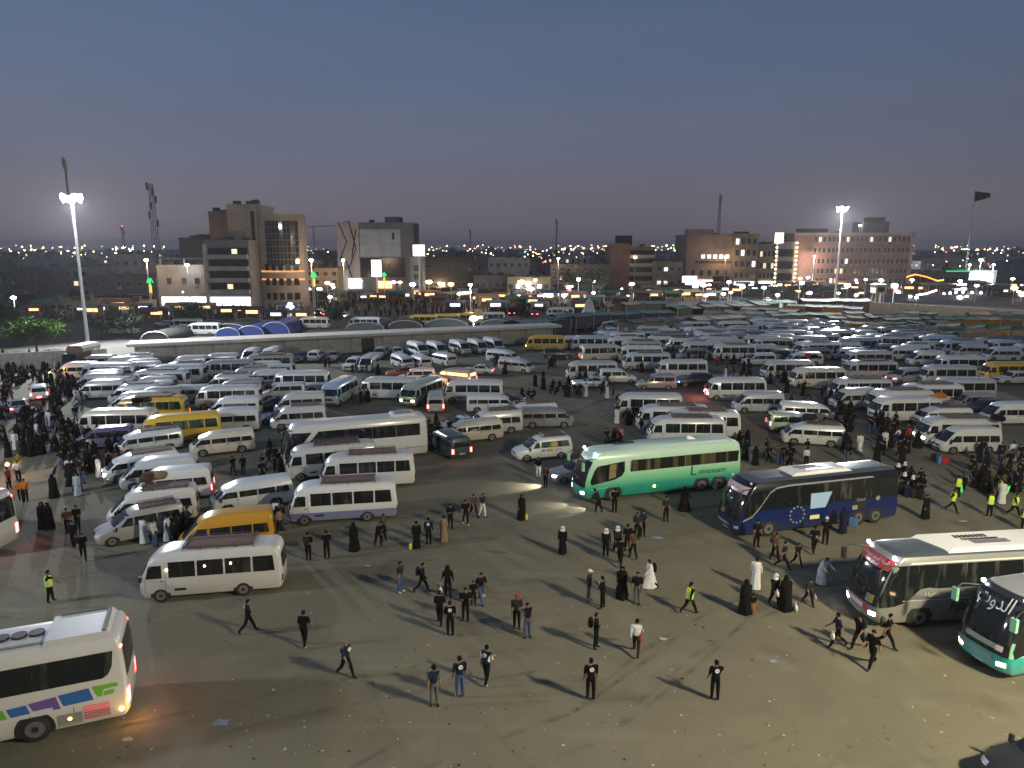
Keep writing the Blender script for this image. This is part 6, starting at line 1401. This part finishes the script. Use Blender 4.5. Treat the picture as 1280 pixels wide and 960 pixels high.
mb = MB(); mb.rings([[(x_, y_, z_) for y_, z_ in ((-1.15, .9), (1.15, .9), (1.15, 3.0), (.8, 3.35), (-.8, 3.35), (-1.15, 3.0))] for x_ in (-3.2, 1.4)], 'brown_wall'); child(r2, mb.build('cargo_box', smooth=False))
mb = MB(); mb.rings([[(x_, y_, z_) for y_, z_ in ((-1.22, 2.5), (-1.22, 3.02), (-.85, 3.42), (.85, 3.42), (1.22, 3.02), (1.22, 2.5))] for x_ in (-3.3, 1.5)], 'canopy_cream', closed=False, cap0=False, cap1=False); child(r2, mb.build('tarp', smooth=False))
mb = MB(); mb.rings([[(x_, y_, z_) for x_, z_ in ((1.5, .6), (3.1, .6), (3.1, 1.5), (2.8, 2.4), (1.5, 2.4))] for y_ in (-1.1, 1.1)], 'dark_green_paint'); child(r2, mb.build('cab', smooth=False))
mb = MB(); mb.poly([(3.12, -.95, 1.5), (3.12, .95, 1.5), (2.84, .95, 2.3), (2.84, -.95, 2.3)], 'glass'); child(r2, mb.build('windscreen', smooth=False))
for xx in (2.3, -1.6, -2.6):
    for sg in (-1, 1): mb = MB(); mb.tube([(xx, sg * .8, .48), (xx, sg * 1.12, .48)], .48, 'tyre', 12); child(r2, mb.build('wheel'))
# ------------------------------------------------------------------ people in the foreground
PP = []
def at(px, py, face, label, **kw):
    x, y = G(px, py); PP.append((x, y)); return person(x, y, face, label, **kw)
S = dict
BK = dict(pack=None)
at(738, 875, 96, 'man in black with a round white emblem on his back standing alone at bottom centre', pose='stand', emblem='back', size=1.04)
at(893, 875, 88, 'man in black with white back emblem holding a phone to his face, lower right', pose='phone', emblem='back')
at(543, 882, -70, 'man in dark vest over grey shirt with a cap and grey trousers', pose='stand', top='navy_cloth', sleeve='grey_cloth', legs='grey_cloth', hair='cap')
at(575, 872, 110, 'man in black shirt with back emblem and blue jeans', pose='stand', top='navy_cloth', legs='jeans_cloth', emblem='back', shoe='shoe_white', size=1.04)
at(608, 855, 60, 'man in dark vest with white sleeves and back emblem turning right', pose='step', top='navy_cloth', sleeve='white_cloth', emblem='back', shoe='shoe_white')
at(433, 846, -35, 'bald man in dark polo shirt striding forward alone', pose='walk', top='navy_cloth', hair=None, emblem='chest')
at(381, 808, 80, 'man in black walking away behind the rolling minibus', pose='step', shoe='shoe_white')
at(311, 791, 20, 'man in navy jacket with a white patch walking beside the rolling minibus', pose='walk', top='navy_cloth', emblem='back')
at(64, 753, 15, 'marshal in a yellow vest raising one arm at left', pose='point', vest=True)
at(795, 818, 75, 'man in white shirt with a red bag at his hip walking away', pose='walk', top='white_cloth', legs='charcoal_cloth', forearm='white_cloth')
at(745, 811, -10, 'person in black carrying a black backpack right of the two grey men', pose='phone', pack=('black_cloth', 'black backpack worn by the person above the lone man at bottom centre'))
at(646, 786, -80, 'man with a reddish cap in dark grey, left one of a pair', pose='stand', top='charcoal_cloth', hair='cap', hair_col='red_cloth')
at(659, 797, -60, 'man in grey sleeves and black vest with jeans, right one of a pair', pose='stand', sleeve='grey_cloth', legs='jeans_cloth')
at(861, 767, 20, 'marshal in a yellow vest walking right in the open lot', pose='stride', vest=True, sleeve='black_cloth', forearm='black_cloth')
at(501, 741, -20, 'man in dark shirt and light blue jeans facing right', pose='stand', top='charcoal_cloth', legs='jeans_cloth', shoe='shoe_white')
at(528, 741, -10, 'man in black walking with a bulky backpack', pose='walk', forearm='black_cloth', pack=('charcoal_cloth', 'bulky dark backpack on the man beside the light blue jeans'))
at(560, 747, 100, 'woman in black walking away with a white bag', pose='carry', forearm='black_cloth', hair='hood')
at(601, 753, -60, 'man in black shirt and jeans striding forward', pose='stride', legs='jeans_cloth')
at(550, 781, 80, 'man in black half hidden behind the emblem shirt man', pose='step')
at(563, 795, 95, 'man in black with a round back emblem in the knot of four', pose='stand', emblem='back')
at(582, 776, -80, 'bearded man in black facing the emblem shirt man', pose='fold'); at(592, 757, -70, 'boy in black between two men', pose='stand', size=.78)
at(703, 693, -110, 'old man with a white headcloth and black robe standing alone', pose='stand', robe='thobe', robe_col='black_cloth', hair='headcloth')
at(757, 696, -80, 'man with a white headcloth in black, left of the line', pose='stand', hair='headcloth', forearm='black_cloth'); at(771, 692, -70, 'man with a white headcloth and red scarf', pose='step', hair='headcloth', top='charcoal_cloth', forearm='black_cloth')
at(775, 707, 70, 'man in black walking away with bare forearms in the line', pose='walk'); at(784, 690, 100, 'man in black at the middle of the line', pose='stand'); at(791, 699, 110, 'man in dark brown at the middle of the line', pose='step', top='brown_cloth'); at(796, 674, -80, 'man in dark grey at the far end of the line', pose='stand', top='charcoal_cloth', pack=('grey_cloth', 'grey backpack in the line of walkers')); at(803, 671, -60, 'man with a blue bag at the far end of the line', pose='stand', top='navy_cloth', pack=('blue_cloth', 'blue backpack at the far end of the line'))
at(736, 752, -20, 'man with a white cap in charcoal jacket talking to another', pose='stand', top='charcoal_cloth', legs='grey_cloth', hair='cap', forearm='charcoal_cloth', hair_col='white_cloth'); at(753, 761, 160, 'man in black reaching out to the white capped man', pose='fold', emblem='chest')
at(777, 746, -100, 'woman in a full black robe walking with a bag', pose='walk', robe='abaya'); at(796, 755, -100, 'man in black shirt and grey trousers beside the robed woman', pose='stand', legs='grey_cloth'); at(812, 736, -170, 'man in a long white robe striding with a black backpack', pose='stride', robe='thobe', pack=('black_cloth', 'black backpack on the striding man in a white robe'))
at(944, 737, 70, 'tall man in a white robe seen from behind near the blue coach', pose='stand', robe='thobe', size=1.04); at(931, 766, 100, 'woman in a black robe with a child by the white robed man', pose='stand', robe='abaya'); at(940, 768, 80, 'small child in black with orange trousers beside a robed woman', pose='stand', size=.62, legs='orange_cloth')
at(967, 757, -70, 'woman in black with a white scarf', pose='step', hair='headcloth', robe=None, forearm='black_cloth'); at(981, 762, 90, 'broad woman in a black robe with white bags', pose='carry', robe='abaya', size=1.03); at(1010, 756, -80, 'boy in grey walking with a white bag', pose='walk', size=.85, top='charcoal_cloth'); at(1026, 731, -70, 'man in a white robe bending by the silver coach', pose='bend', robe='thobe')
at(996, 708, -70, 'boy in black shorts walking below the blue coach', pose='walk', size=.85); at(1017, 691, 80, 'man in black striding with legs apart below the blue coach', pose='stride'); at(1031, 681, 70, 'man with a white cap at the luggage bay of the blue coach', pose='fold', hair='cap', hair_col='white_cloth'); at(968, 701, -60, 'person in brown below the front of the blue coach', pose='step', top='brown_cloth', pack=('olive_cloth', 'olive backpack below the front of the blue coach')); at(978, 711, -20, 'man in dark clothes striding left below the blue coach', pose='stride', top='charcoal_cloth'); at(1053, 667, 95, 'person in a dark blue robe beside the rear wheel of the blue coach', pose='stand', robe='thobe', robe_col='navy_cloth', hair='hood'); at(945, 684, -70, 'person in black at the blue coach front corner', pose='stand')
at(1046, 809, 170, 'man in dark shirt walking left past the silver coach with a white bag', pose='walk', top='navy_cloth'); at(1073, 811, -150, 'person with a dark pack beside the silver coach corner', pose='stride', pack=('charcoal_cloth', 'dark pack at the silver coach corner')); at(1089, 834, -150, 'man in black nearest the camera of the four by the silver coach', pose='walk', size=1.05); at(1107, 809, -30, 'man with a green backpack walking along the silver coach', pose='stride', pack=('leaf_dark', 'green backpack beside the silver coach'))
at(386, 701, 90, 'man in black with a grey pack seen from behind near the skirted minibus', pose='stand', pack=('charcoal_cloth', 'dark grey pack left of the skirted minibus')); at(409, 699, 100, 'slim person in black pointing left', pose='fold', shoe='shoe_white'); at(443, 688, 60, 'woman in a black robe alone below the skirted minibus', pose='stand', robe='abaya'); at(473, 683, -40, 'stooped person in black carrying a bundle', pose='bend', forearm='black_cloth'); at(480, 676, -30, 'person in olive behind the stooped one', pose='stand', top='olive_cloth')
at(521, 686, 100, 'man in a long black robe with a yellow can', pose='stand', robe='thobe', robe_col='black_cloth', forearm='black_cloth'); at(536, 681, 92, 'man in navy with a round back emblem left of the tan robed man', pose='stand', top='navy_cloth', emblem='back', forearm='navy_cloth'); at(555, 678, 80, 'man in a tan robe', pose='stand', robe='thobe', robe_col='tan_cloth'); at(563, 662, -60, 'man in dark shirt behind the tan robed man', pose='fold'); at(582, 656, -70, 'man in black with white shoes, first of three', pose='step', shoe='shoe_white'); at(592, 647, -50, 'man in dark red shirt, second of three', pose='walk', top='brown_cloth'); at(603, 647, -40, 'man in navy with white trousers, third of three', pose='step', top='navy_cloth', legs='white_cloth')
at(652, 649, -60, 'woman in black with a yellow bag in the open lot', pose='stand', robe='abaya', size=.97); at(682, 610, -120, 'person standing in the headlamp beam of the silver saloon', pose='stand', top='brown_cloth'); at(673, 598, -100, 'second person near the headlamp beam with white trousers', pose='stand', legs='white_cloth')
at(768, 641, 80, 'person in black below the green coach front wheel', pose='stand'); at(748, 641, 150, 'person bending over below the green coach', pose='bend', top='charcoal_cloth'); at(832, 652, -70, 'man with a pale front bag below the green coach', pose='stand', top='charcoal_cloth'); at(855, 638, 30, 'woman in black walking below the green coach rear', pose='walk', robe='abaya')
at(1156, 649, -60, 'man in a black robe right of the blue coach rear', pose='stand', robe='thobe', robe_col='black_cloth', forearm='black_cloth')
for px, py, f_, po, lab in ((1196, 623, 90, 'stand', 'marshal in a yellow vest facing away with a green baton'), (1189, 640, -40, 'stride', 'marshal in a yellow vest striding left of the others'), (1236, 646, 95, 'stand', 'marshal in a yellow vest with his back square to the camera'), (1249, 626, 120, 'step', 'marshal in a yellow vest holding a green baton outward'), (1267, 646, -60, 'walk', 'marshal in a dull yellow vest near the right edge'), (1279, 664, 90, 'stand', 'marshal in a yellow vest cut by the right edge')):
    at(px, py, f_, lab, pose=po, vest=True)
at(1205, 612, 0, 'man in olive yellow beside the marshal with the green baton', pose='stand', top='olive_cloth')
at(1074, 565, -110, 'man in a white robe walking alone right of the low white van', pose='step', robe='thobe'); at(771, 530, -60, 'man in a white robe left of the row of four minibuses', pose='stand', robe='thobe'); at(776, 553, -60, 'child wrapped in a pink and white cloth', pose='stand', robe='thobe', robe_col='pink_cloth', size=.85)
for px, py, f_, kw, lab in ((12, 612, 0, S(top='red_cloth'), 'person in red lit orange at the left edge'), (24, 603, -60, S(top='white_cloth'), 'person in a pale shirt lit orange at the left edge'), (27, 628, -60, S(top='orange_cloth', pose='carry'), 'person in orange shirt in front of the pale shirt one'), (33, 628, -80, S(top='orange_cloth'), 'person in orange shirt and black trousers walking left'), (25, 592, -70, S(top='leaf_bright', legs='tan_cloth'), 'person in green shirt and tan trousers at left'), (55, 660, -70, S(robe='abaya'), 'woman in black, left one of a pair below the left crowd'), (62, 661, -100, S(robe='abaya'), 'woman in black, right one of a pair below the left crowd'), (86, 668, -60, S(top='brown_cloth'), 'man in brown shirt left of three in black'), (98, 664, -80, S(), 'man in black behind the brown shirt man'), (93, 685, -100, S(forearm='black_cloth'), 'man in black before the silver minivan'), (105, 700, -60, S(pose='walk'), 'man in black walking before the silver minivan nose'), (68, 622, 90, S(robe='abaya'), 'woman in a wide black robe carrying a dark flag'), (98, 620, -90, S(robe='thobe', robe_col='pale_blue_cloth'), 'person in a pale blue robe in the left crowd edge')):
    at(px, py, f_, lab, **{**S(pose='stand'), **kw})
# things in hands and on the ground
def held(px, py, dx, z, key, lab, s_=.8): x, y = G(px, py); bag(x + dx, y - .15, z, key, lab, s_)
held(521, 686, -.35, .05, 'yellow_plastic', 'yellow can hanging beside the man in the long black robe', 1.0); held(652, 649, .3, .05, 'yellow_plastic', 'yellow bag beside the woman in the open lot', 1.1); held(560, 747, -.35, .35, 'white_plastic', 'white bag in the hand of the woman walking away'); held(981, 762, .45, .02, 'white_plastic', 'white bag at the side of the broad robed woman', 1.0); held(981, 762, -.5, .8, 'white_plastic', 'white bundle on the arm of the broad robed woman', .8); held(1046, 809, -.3, .5, 'white_plastic', 'white bag of the man walking left past the silver coach', .8); held(795, 818, .12, .72, 'red_cloth', 'red bag at the hip of the white shirt man', .8); held(1010, 756, .25, .4, 'white_plastic', 'white bag of the boy in grey', .6)
for px, py, a, lab in ((1200, 622, 20, 'green glowing baton held low by a marshal facing away'), (1256, 624, -35, 'green glowing baton held out by a marshal')):
    x, y = G(px, py); mb = MB(); mb.tube([(0, 0, .45), (.25 * math.sin(rad(-a)), 0, 1.0)], .045, 'baton_green', 8); mb.tube([(.25 * math.sin(rad(-a)), 0, 1.0), (.31 * math.sin(rad(-a)), 0, 1.14)], .03, 'trim', 8); o = mb.build('signal_baton'); o.location = (x, y - .1, 0); tag(o, lab, 'baton')
x, y = G(68, 620); mb = MB(); mb.tube([(0, 0, .6), (.55, 0, 2.5)], .018, 'bark', 5); mb.poly([(.3, 0, 1.75), (.55, 0, 2.5), (.1, .1, 2.0), (-.05, .1, 1.5)], 'black_cloth'); o = mb.build('hand_flag'); o.location = (x + .1, y - .2, 0); tag(o, 'small dark flag carried by the woman in the wide robe', 'flag')
# sitting people with luggage
for k, (px, py) in enumerate(((1122, 600), (1130, 612), (1138, 616), (1145, 614), (1128, 598), (1136, 604), (1148, 606), (1152, 616))):
    at(px, py, R.uniform(-150, -30), 'person in black sitting on luggage behind the blue coach', pose='sit', forearm='black_cloth', hair=R.choice(('hood', 'hair', 'headcloth')), group='people sitting behind the blue coach')
for k, (px, py) in enumerate(((690, 492), (697, 494), (704, 492), (711, 494), (718, 492), (692, 487), (700, 488), (724, 494), (652, 498), (660, 499), (668, 499))):
    at(px, py, R.uniform(-150, -30), 'person in black sitting on the ground in the middle of the lot', pose='sit', forearm='black_cloth', hair=R.choice(('hood', 'hair')), group='people sitting in the middle of the lot')
def case_(px, py, key, lab, grp=None):
    x, y = G(px, py); mb = MB(); mb.rings([[(sx * .26 * k, sy * .15 * k, z) for sx, sy in ((-1, -.8), (-.8, -1), (.8, -1), (1, -.8), (1, .8), (.8, 1), (-.8, 1), (-1, .8))] for z, k in ((.03, .92), (.07, 1), (.58, 1), (.62, .92))], key); mb.tube([(-.1, 0, .62), (-.1, 0, .7), (.1, 0, .7), (.1, 0, .62)], .015, 'trim', 5)
    o = mb.build('suitcase', smooth=False); o.location = (x, y, 0); o.rotation_euler = (0, 0, R.uniform(0, 3)); tag(o, lab, 'suitcase', grp)
for k, (px, py, key) in enumerate(((1142, 622, 'charcoal_cloth'), (1134, 621, 'navy_cloth'), (1126, 618, 'black_cloth'), (1150, 624, 'charcoal_cloth'), (1119, 611, 'grey_cloth'))): case_(px, py, key, 'dark suitcase among the people sitting behind the blue coach', 'suitcases behind the blue coach')
case_(1168, 577, 'navy_cloth', 'navy suitcase before the open door van'); case_(1181, 580, 'red_cloth', 'red suitcase before the open door van'); case_(1173, 579, 'blue_cloth', 'blue suitcase before the open door van'); case_(1066, 658, 'blue_cloth', 'blue case on the ground by the blue coach rear wheel')
# ------------------------------------------------------------------ crowds
cr = random.Random(77); NP = len(PP); JOBS = []
def crowd(x0, x1, y0, y1, n_, where, dark=.8):
    k = 0; tries = 0
    while k < n_ and tries < n_ * 40:
        tries += 1; px, py = cr.uniform(x0, x1), cr.uniform(y0, y1); x, y = G(px, py)
        if any((x - a) ** 2 + (y - b) ** 2 < .27 for a, b in PP): continue
        if any((x - c[0]) ** 2 + (y - c[1]) ** 2 < (c[2] + .3) ** 2 for c in PLACED): continue
        PP.append((x, y)); k += 1; wom = cr.random() < .38; d_ = cr.random() < dark
        top = 'black_cloth' if d_ else cr.choice(('charcoal_cloth', 'navy_cloth', 'brown_cloth', 'grey_cloth', 'white_cloth', 'tan_cloth', 'olive_cloth', 'pale_blue_cloth', 'red_cloth'))
        if wom: JOBS.append((y, x, 'woman in a black robe in the crowd ' + where, dict(pose=cr.choice(('stand', 'stand', 'walk')), robe='abaya', size=cr.uniform(.88, 1)), where))
        elif cr.random() < .06: JOBS.append((y, x, 'man in a long white robe in the crowd ' + where, dict(pose='stand', robe='thobe'), where))
        else: JOBS.append((y, x, 'man in %s clothes in the crowd %s' % ('black' if d_ else top.split('_')[0], where), dict(pose=cr.choice(('stand', 'stand', 'fold', 'step', 'walk', 'phone', 'stride')), top=top, legs=cr.choice(('black_cloth', 'black_cloth', 'charcoal_cloth', 'jeans_cloth')), forearm=cr.choice(('skin', top)), size=cr.uniform(.9, 1.05)), where))
for a in ((0, 78, 448, 484, 58, 'by the lit trees at far left', .85), (66, 112, 478, 508, 26, 'in front of the left vans', .75), (0, 16, 478, 530, 14, 'at the very left edge', .8), (22, 98, 522, 566, 40, 'left of the ivory minibus', .8), (78, 148, 548, 598, 42, 'before the violet van', .85), (84, 118, 598, 618, 6, 'above the silver minivan', .8), (0, 70, 530, 585, 12, 'at the left edge of the lot', .6), (50, 80, 512, 530, 5, 'behind the red lamped saloon', .8), (180, 240, 664, 684, 9, 'at the door of the silver minivan', .8), (280, 335, 585, 615, 4, 'right of the white vans', .9), (325, 345, 570, 600, 4, 'left of the plain white coach', .9), (338, 362, 540, 600, 5, 'at the nose of the plain white coach', .9), (345, 356, 655, 668, 4, 'left of the skirted minibus', .6), (537, 562, 536, 566, 13, 'right of the plain white coach', .7), (398, 420, 452, 466, 4, 'behind the white minibus end', .9), (440, 478, 458, 470, 5, 'around the white off roader', .9), (440, 478, 488, 508, 6, 'before the dark glass minibus', .9), (618, 632, 455, 468, 6, 'behind the braking estate car', .9), (686, 700, 455, 466, 4, 'under the wall gap', .9), (666, 680, 470, 488, 3, 'in the middle left of the seated people', .9), (705, 736, 478, 500, 8, 'around the seated people', .8), (752, 768, 480, 500, 5, 'left of the rear minibus of four', .9), (780, 802, 505, 545, 9, 'at the noses of the four minibuses', .85), (762, 778, 508, 530, 2, 'left of the four minibuses', .9), (795, 826, 448, 466, 6, 'behind the small white van', .8), (835, 905, 440, 462, 14, 'beyond the flashing lamps', .85), (905, 985, 452, 480, 26, 'before the lamp lit vans at right', .8), (960, 1020, 476, 505, 8, 'at the noses of the right minibuses', .8), (1022, 1066, 496, 545, 22, 'between the low vans and the right minibuses', .85), (1085, 1125, 515, 545, 13, 'before the front right minibus', .75), (1095, 1165, 545, 580, 19, 'left of the open door van', .7), (915, 934, 555, 575, 4, 'behind the green coach', .7), (940, 960, 570, 590, 2, 'between the two coaches', .9), (958, 1012, 572, 588, 9, 'above the blue coach', .7), (1040, 1060, 555, 580, 3, 'right of the low white van', .9), (1205, 1236, 572, 618, 8, 'below the open door van', .8), (1250, 1285, 565, 618, 16, 'at the right edge', .75), (1232, 1262, 600, 640, 5, 'among the marshals', .8), (690, 712, 560, 575, 0, '', 1), (755, 775, 555, 572, 6, 'behind the green coach front', .9)):
    crowd(*a)
JOBS.sort(key=lambda j: j[0])
NKEEP = 296 - NP
for y, x, lab, kw, where in JOBS[:NKEEP]: person(x, y, cr.uniform(0, 360), lab, group='crowd ' + where, **kw)
far = bmesh.new(); fm = []                       # those past the nearest three hundred: one crowd
for y, x, lab, kw, where in JOBS[NKEEP:]:
    o = person(x, y, cr.uniform(0, 360), lab, **kw)
    for q in [o] + list(o.children):
        M = Matrix.LocRotScale(o.location, o.rotation_euler, o.scale); me = q.data.copy(); me.transform(M); ks = [sl.material for sl in q.material_slots]; n0 = len(far.faces); far.from_mesh(me); far.faces.ensure_lookup_table()
        for f in far.faces[n0:]:
            m_ = ks[f.material_index]
            if m_ not in fm: fm.append(m_)
            f.material_index = fm.index(m_)
        bpy.data.meshes.remove(me)
    for q in list(o.children): bpy.data.objects.remove(q)
    bpy.data.objects.remove(o)
me = bpy.data.meshes.new('far_crowd'); far.to_mesh(me); far.free()
for m_ in fm: me.materials.append(m_)
tag(link('far_crowd', me), 'far people standing among the vans deep in the lot', 'crowd', None, 'stuff')
print('people', len(PP), NKEEP, len(JOBS))
# the mass on the street beyond the wall, one figure indistinguishable from the next
mb = MB(); cs = random.Random(3)
for k in range(420):
    px = cs.choice((cs.uniform(395, 540), cs.uniform(395, 540), cs.uniform(540, 800), cs.uniform(180, 395))); py = cs.uniform(378, 396); x, y = G(px, py)
    if y < 140: continue
    h = cs.uniform(1.5, 1.8); w = cs.uniform(.2, .28); key = cs.choice(('black_cloth', 'black_cloth', 'charcoal_cloth', 'brown_cloth', 'grey_cloth'))
    mb.rings([[(x + w * a * math.cos(t), y + w * .7 * a * math.sin(t), h * z) for t in (2 * math.pi * j / 6 for j in range(6))] for z, a in ((0, .55), (.3, .7), (.55, .8), (.78, 1.0), (.84, .6))], key); mb.ball((x, y, h * .92), .11, 'dark_hair', 5)
tag(mb.build('street_crowd'), 'dense dark crowd filling the street beyond the wall', 'crowd', None, 'stuff')
# ------------------------------------------------------------------ litter and roof loads, beams
for nm, c in dict(paper_white=(.36, .36, .34), paper_blue=(.2, .26, .36), card_brown=(.2, .15, .1), peel_dark=(.03, .028, .025)).items(): mat(nm, c, .9)
lt = random.Random(9); mb = MB()
for k in range(1500):
    py = 560 + 420 * lt.random() ** .8; px = lt.uniform(-20, 1300); x, y = G(px, py); s_ = lt.choice((.015, .02, .025, .035, .06)) * lt.uniform(.7, 1.4); a = lt.uniform(0, 6.28); key = lt.choice(('paper_white', 'paper_white', 'card_brown', 'peel_dark', 'peel_dark'))
    pts = [(x + s_ * lt.uniform(.5, 1.2) * math.cos(a + t), y + s_ * lt.uniform(.5, 1.2) * math.sin(a + t), .006 + s_ * lt.uniform(0, .35)) for t in (0, 1.3, 2.6, 3.9, 5.1)]
    mb.poly(pts, key)
tag(mb.build('litter', smooth=False), 'scraps of paper and peel scattered over the dusty lot', 'litter', None, 'stuff')
for px, py, s_, key, lab in ((276, 904, .36, 'paper_blue', 'flattened blue grey sheet on the ground at lower left'), (828, 799, .22, 'paper_white', 'crumpled pale sheet left of the white robed man'), (966, 827, .2, 'paper_blue', 'pale plastic scrap at lower right of centre'), (822, 673, .35, 'paper_blue', 'bluish plastic sheet below the green coach'), (460, 708, .2, 'paper_white', 'pale scrap left of the blue jeans man'), (1204, 652, .3, 'paper_white', 'white plastic sheet below the marshals'), (600, 745, .3, 'paper_white', 'pale bag scrap near the striding jeans man'), (160, 925, .22, 'paper_white', 'small pale card behind the striped coach'), (1232, 826, .4, 'peel_dark', 'dark wet patch of rubbish near the silver coach')):
    x, y = G(px, py); mb = MB(); n_ = 9; c = [(0, 0, .05)]; ring_ = [(s_ * lt.uniform(.7, 1.2) * math.cos(t), s_ * lt.uniform(.4, .8) * math.sin(t), lt.uniform(.006, .05)) for t in (2 * math.pi * j / n_ for j in range(n_))]; mb.v = c + ring_
    for j in range(n_): mb.face((0, 1 + j, 1 + (j + 1) % n_), key)
    o = mb.build('plastic_sheet', smooth=False); o.location = (x, y, .004); tag(o, lab, 'rubbish')
mb = MB(); tk = random.Random(4)      # tyre marks left in the dust
m, n, l, b = nodes('tyre_dust'); b.inputs['Base Color'].default_value = (.075, .070, .058, 1); b.inputs['Roughness'].default_value = .9
t = n.new('ShaderNodeTexCoord'); x_ = n.new('ShaderNodeTexNoise'); x_.inputs['Scale'].default_value = .8; x_.inputs['Detail'].default_value = 8; l.new(t.outputs['Object'], x_.inputs[0])
r = n.new('ShaderNodeMapRange'); r.inputs[1].default_value = .42; r.inputs[2].default_value = .72; r.inputs[4].default_value = .3; l.new(x_.outputs[0], r.inputs[0]); l.new(r.outputs[0], b.inputs['Alpha'])
for k in range(20):
    px, py = tk.uniform(40, 1240), 585 + 370 * tk.random(); cx, cy = G(px, py); hd = tk.uniform(0, 6.28) if k > 12 else rad(tk.uniform(160, 210)); cv = tk.choice((0, .01, .03, -.03, .09, -.08)); L = tk.uniform(8, 24); z = .0035 + k * .0002
    for off in (-.9, .9):
        pts = []; x, y, a = cx, cy, hd
        for i in range(22): pts.append((x - off * math.sin(a), y + off * math.cos(a), a)); x += math.cos(a) * L / 21; y += math.sin(a) * L / 21; a += cv * L / 21
        b0 = len(mb.v)
        for (x, y, a) in pts: mb.v += [(x - .11 * math.sin(a), y + .11 * math.cos(a), z), (x + .11 * math.sin(a), y - .11 * math.cos(a), z)]
        for i in range(21): mb.face((b0 + 2 * i, b0 + 2 * i + 1, b0 + 2 * i + 3, b0 + 2 * i + 2), 'tyre_dust')
tag(mb.build('tyre_marks', smooth=False), 'faint curving tyre marks across the dusty lot', 'tyre marks', None, 'stuff')
def load(px, py, z, key, lab, s_=1.0):
    x, y = G(px, py, z); mb = MB(); n_ = 10
    rg = [[(s_ * r_ * (.55 + .12 * lt.random()) * math.cos(t), s_ * r_ * (.38 + .10 * lt.random()) * math.sin(t), s_ * zz) for t in (2 * math.pi * j / n_ for j in range(n_))] for zz, r_ in ((0, .95), (.15, 1.1), (.35, 1.0), (.5, .6))]
    mb.rings(rg, key); mb.tube([(-.5 * s_, .1, .3 * s_), (0, .0, .53 * s_), (.5 * s_, -.1, .3 * s_)], .02, 'tarp_tan', 4); o = mb.build('luggage_bundle'); o.location = (x, y, z); o.rotation_euler = (0, 0, lt.uniform(0, 3)); tag(o, lab, 'luggage')
for px, py, z, key, lab in ((172, 503, 2.68, 'black_cloth', 'black bundle on the roof rack of the yellow minibus with luggage'), (182, 502, 2.68, 'charcoal_cloth', 'dark grey bundle next to the black one on the yellow minibus roof'), (186, 600, 2.3, 'brown_cloth', 'brown bundle on the roof of a white van in the left block'), (197, 598, 2.3, 'tan_cloth', 'tan bundle beside the brown one on a white van roof'), (1247, 525, 2.66, 'black_cloth', 'black bundle on the roof of the bright cabin minibus'), (1175, 497, 2.4, 'orange_cloth', 'orange brown bundle on a minibus roof in the right rows'), (1010, 446, 2.1, 'red_cloth', 'red bundle on a van roof in the right rows'), (1018, 447, 2.1, 'black_cloth', 'black bundle beside the red one in the right rows'), (1012, 524, 2.1, 'charcoal_cloth', 'dark bundle on the roof of the low white van'), (1022, 523, 2.1, 'grey_cloth', 'grey bundle on the roof of the low white van')):
    load(px, py, z, key, lab)
def beam(px, py, z, hd, e, col, label=None, size=55, down=9):
    x, y = G(px, py); l_ = bpy.data.lights.new('headlamp_beam', 'SPOT'); l_.energy = e; l_.color = col; l_.spot_size = rad(size); l_.spot_blend = .6; l_.shadow_soft_size = .08
    o = link('headlamp_beam', l_, None, (x, y, z)); o.rotation_euler = Vector((math.cos(rad(hd)), math.sin(rad(hd)), -math.tan(rad(down)))).to_track_quat('-Z', 'Y').to_euler()
beam(688, 607, .62, -172, 1500, (1, .95, .75), down=17); beam(722, 629, .7, -163, 420, (1, .95, .8), down=18); beam(745, 634, .7, -163, 420, (1, .95, .8), down=18)
def small_glow(px, py, z, e, col, label, key):     # stand-in light on a short stand, added for an orange glow
    x, y = G(px, py); mb = MB(); mb.tube([(0, 0, 0), (0, 0, z)], .03, 'trim', 5); mb.ball((0, 0, z + .12), .13, key, 8); mb.tube([(0, 0, z + .24), (0, 0, z + .30)], .06, 'trim', 6); o = mb.build('lantern'); o.location = (x, y, 0); tag(o, label, 'lantern')
    l_ = bpy.data.lights.new('lantern_glow', 'POINT'); l_.energy = e; l_.color = col; l_.shadow_soft_size = .15; link('lantern_glow', l_, None, (x, y, z + .45))
small_glow(12, 603, 1.3, 260, (1, .42, .1), 'orange stand-in light among the orange lit people at the left edge', 'lantern')
small_glow(551, 489, 1.3, 900, (1, .45, .12), 'orange stand-in light beside the warm lit van in the middle of the lot', 'lantern')
small_glow(64, 478, 1.2, 180, (1, .42, .1), 'orange stand-in light above the crowd at far left', 'lantern')
l_ = bpy.data.lights.new('indicator_glow', 'POINT'); l_.energy = 26; l_.color = (1, .42, .06); l_.shadow_soft_size = .1; x, y = G(174, 902); link('indicator_glow', l_, None, (x, y, .62))
l_ = bpy.data.lights.new('added_red_glow', 'POINT'); l_.energy = 170; l_.color = (1, .1, .1); l_.shadow_soft_size = .1; x, y = G(874, 497); link('added_red_glow', l_, None, (x, y, 1.1))  # point light added for the red wash on the minibus nose, no lamp here
for k_, o in list(PROTO.items()):
    if isinstance(o, bpy.types.Object):
        def kill(q):
            for c in kids(q): kill(c)
            bpy.data.objects.remove(q)
        kill(o)
print('objects', len(bpy.data.objects))
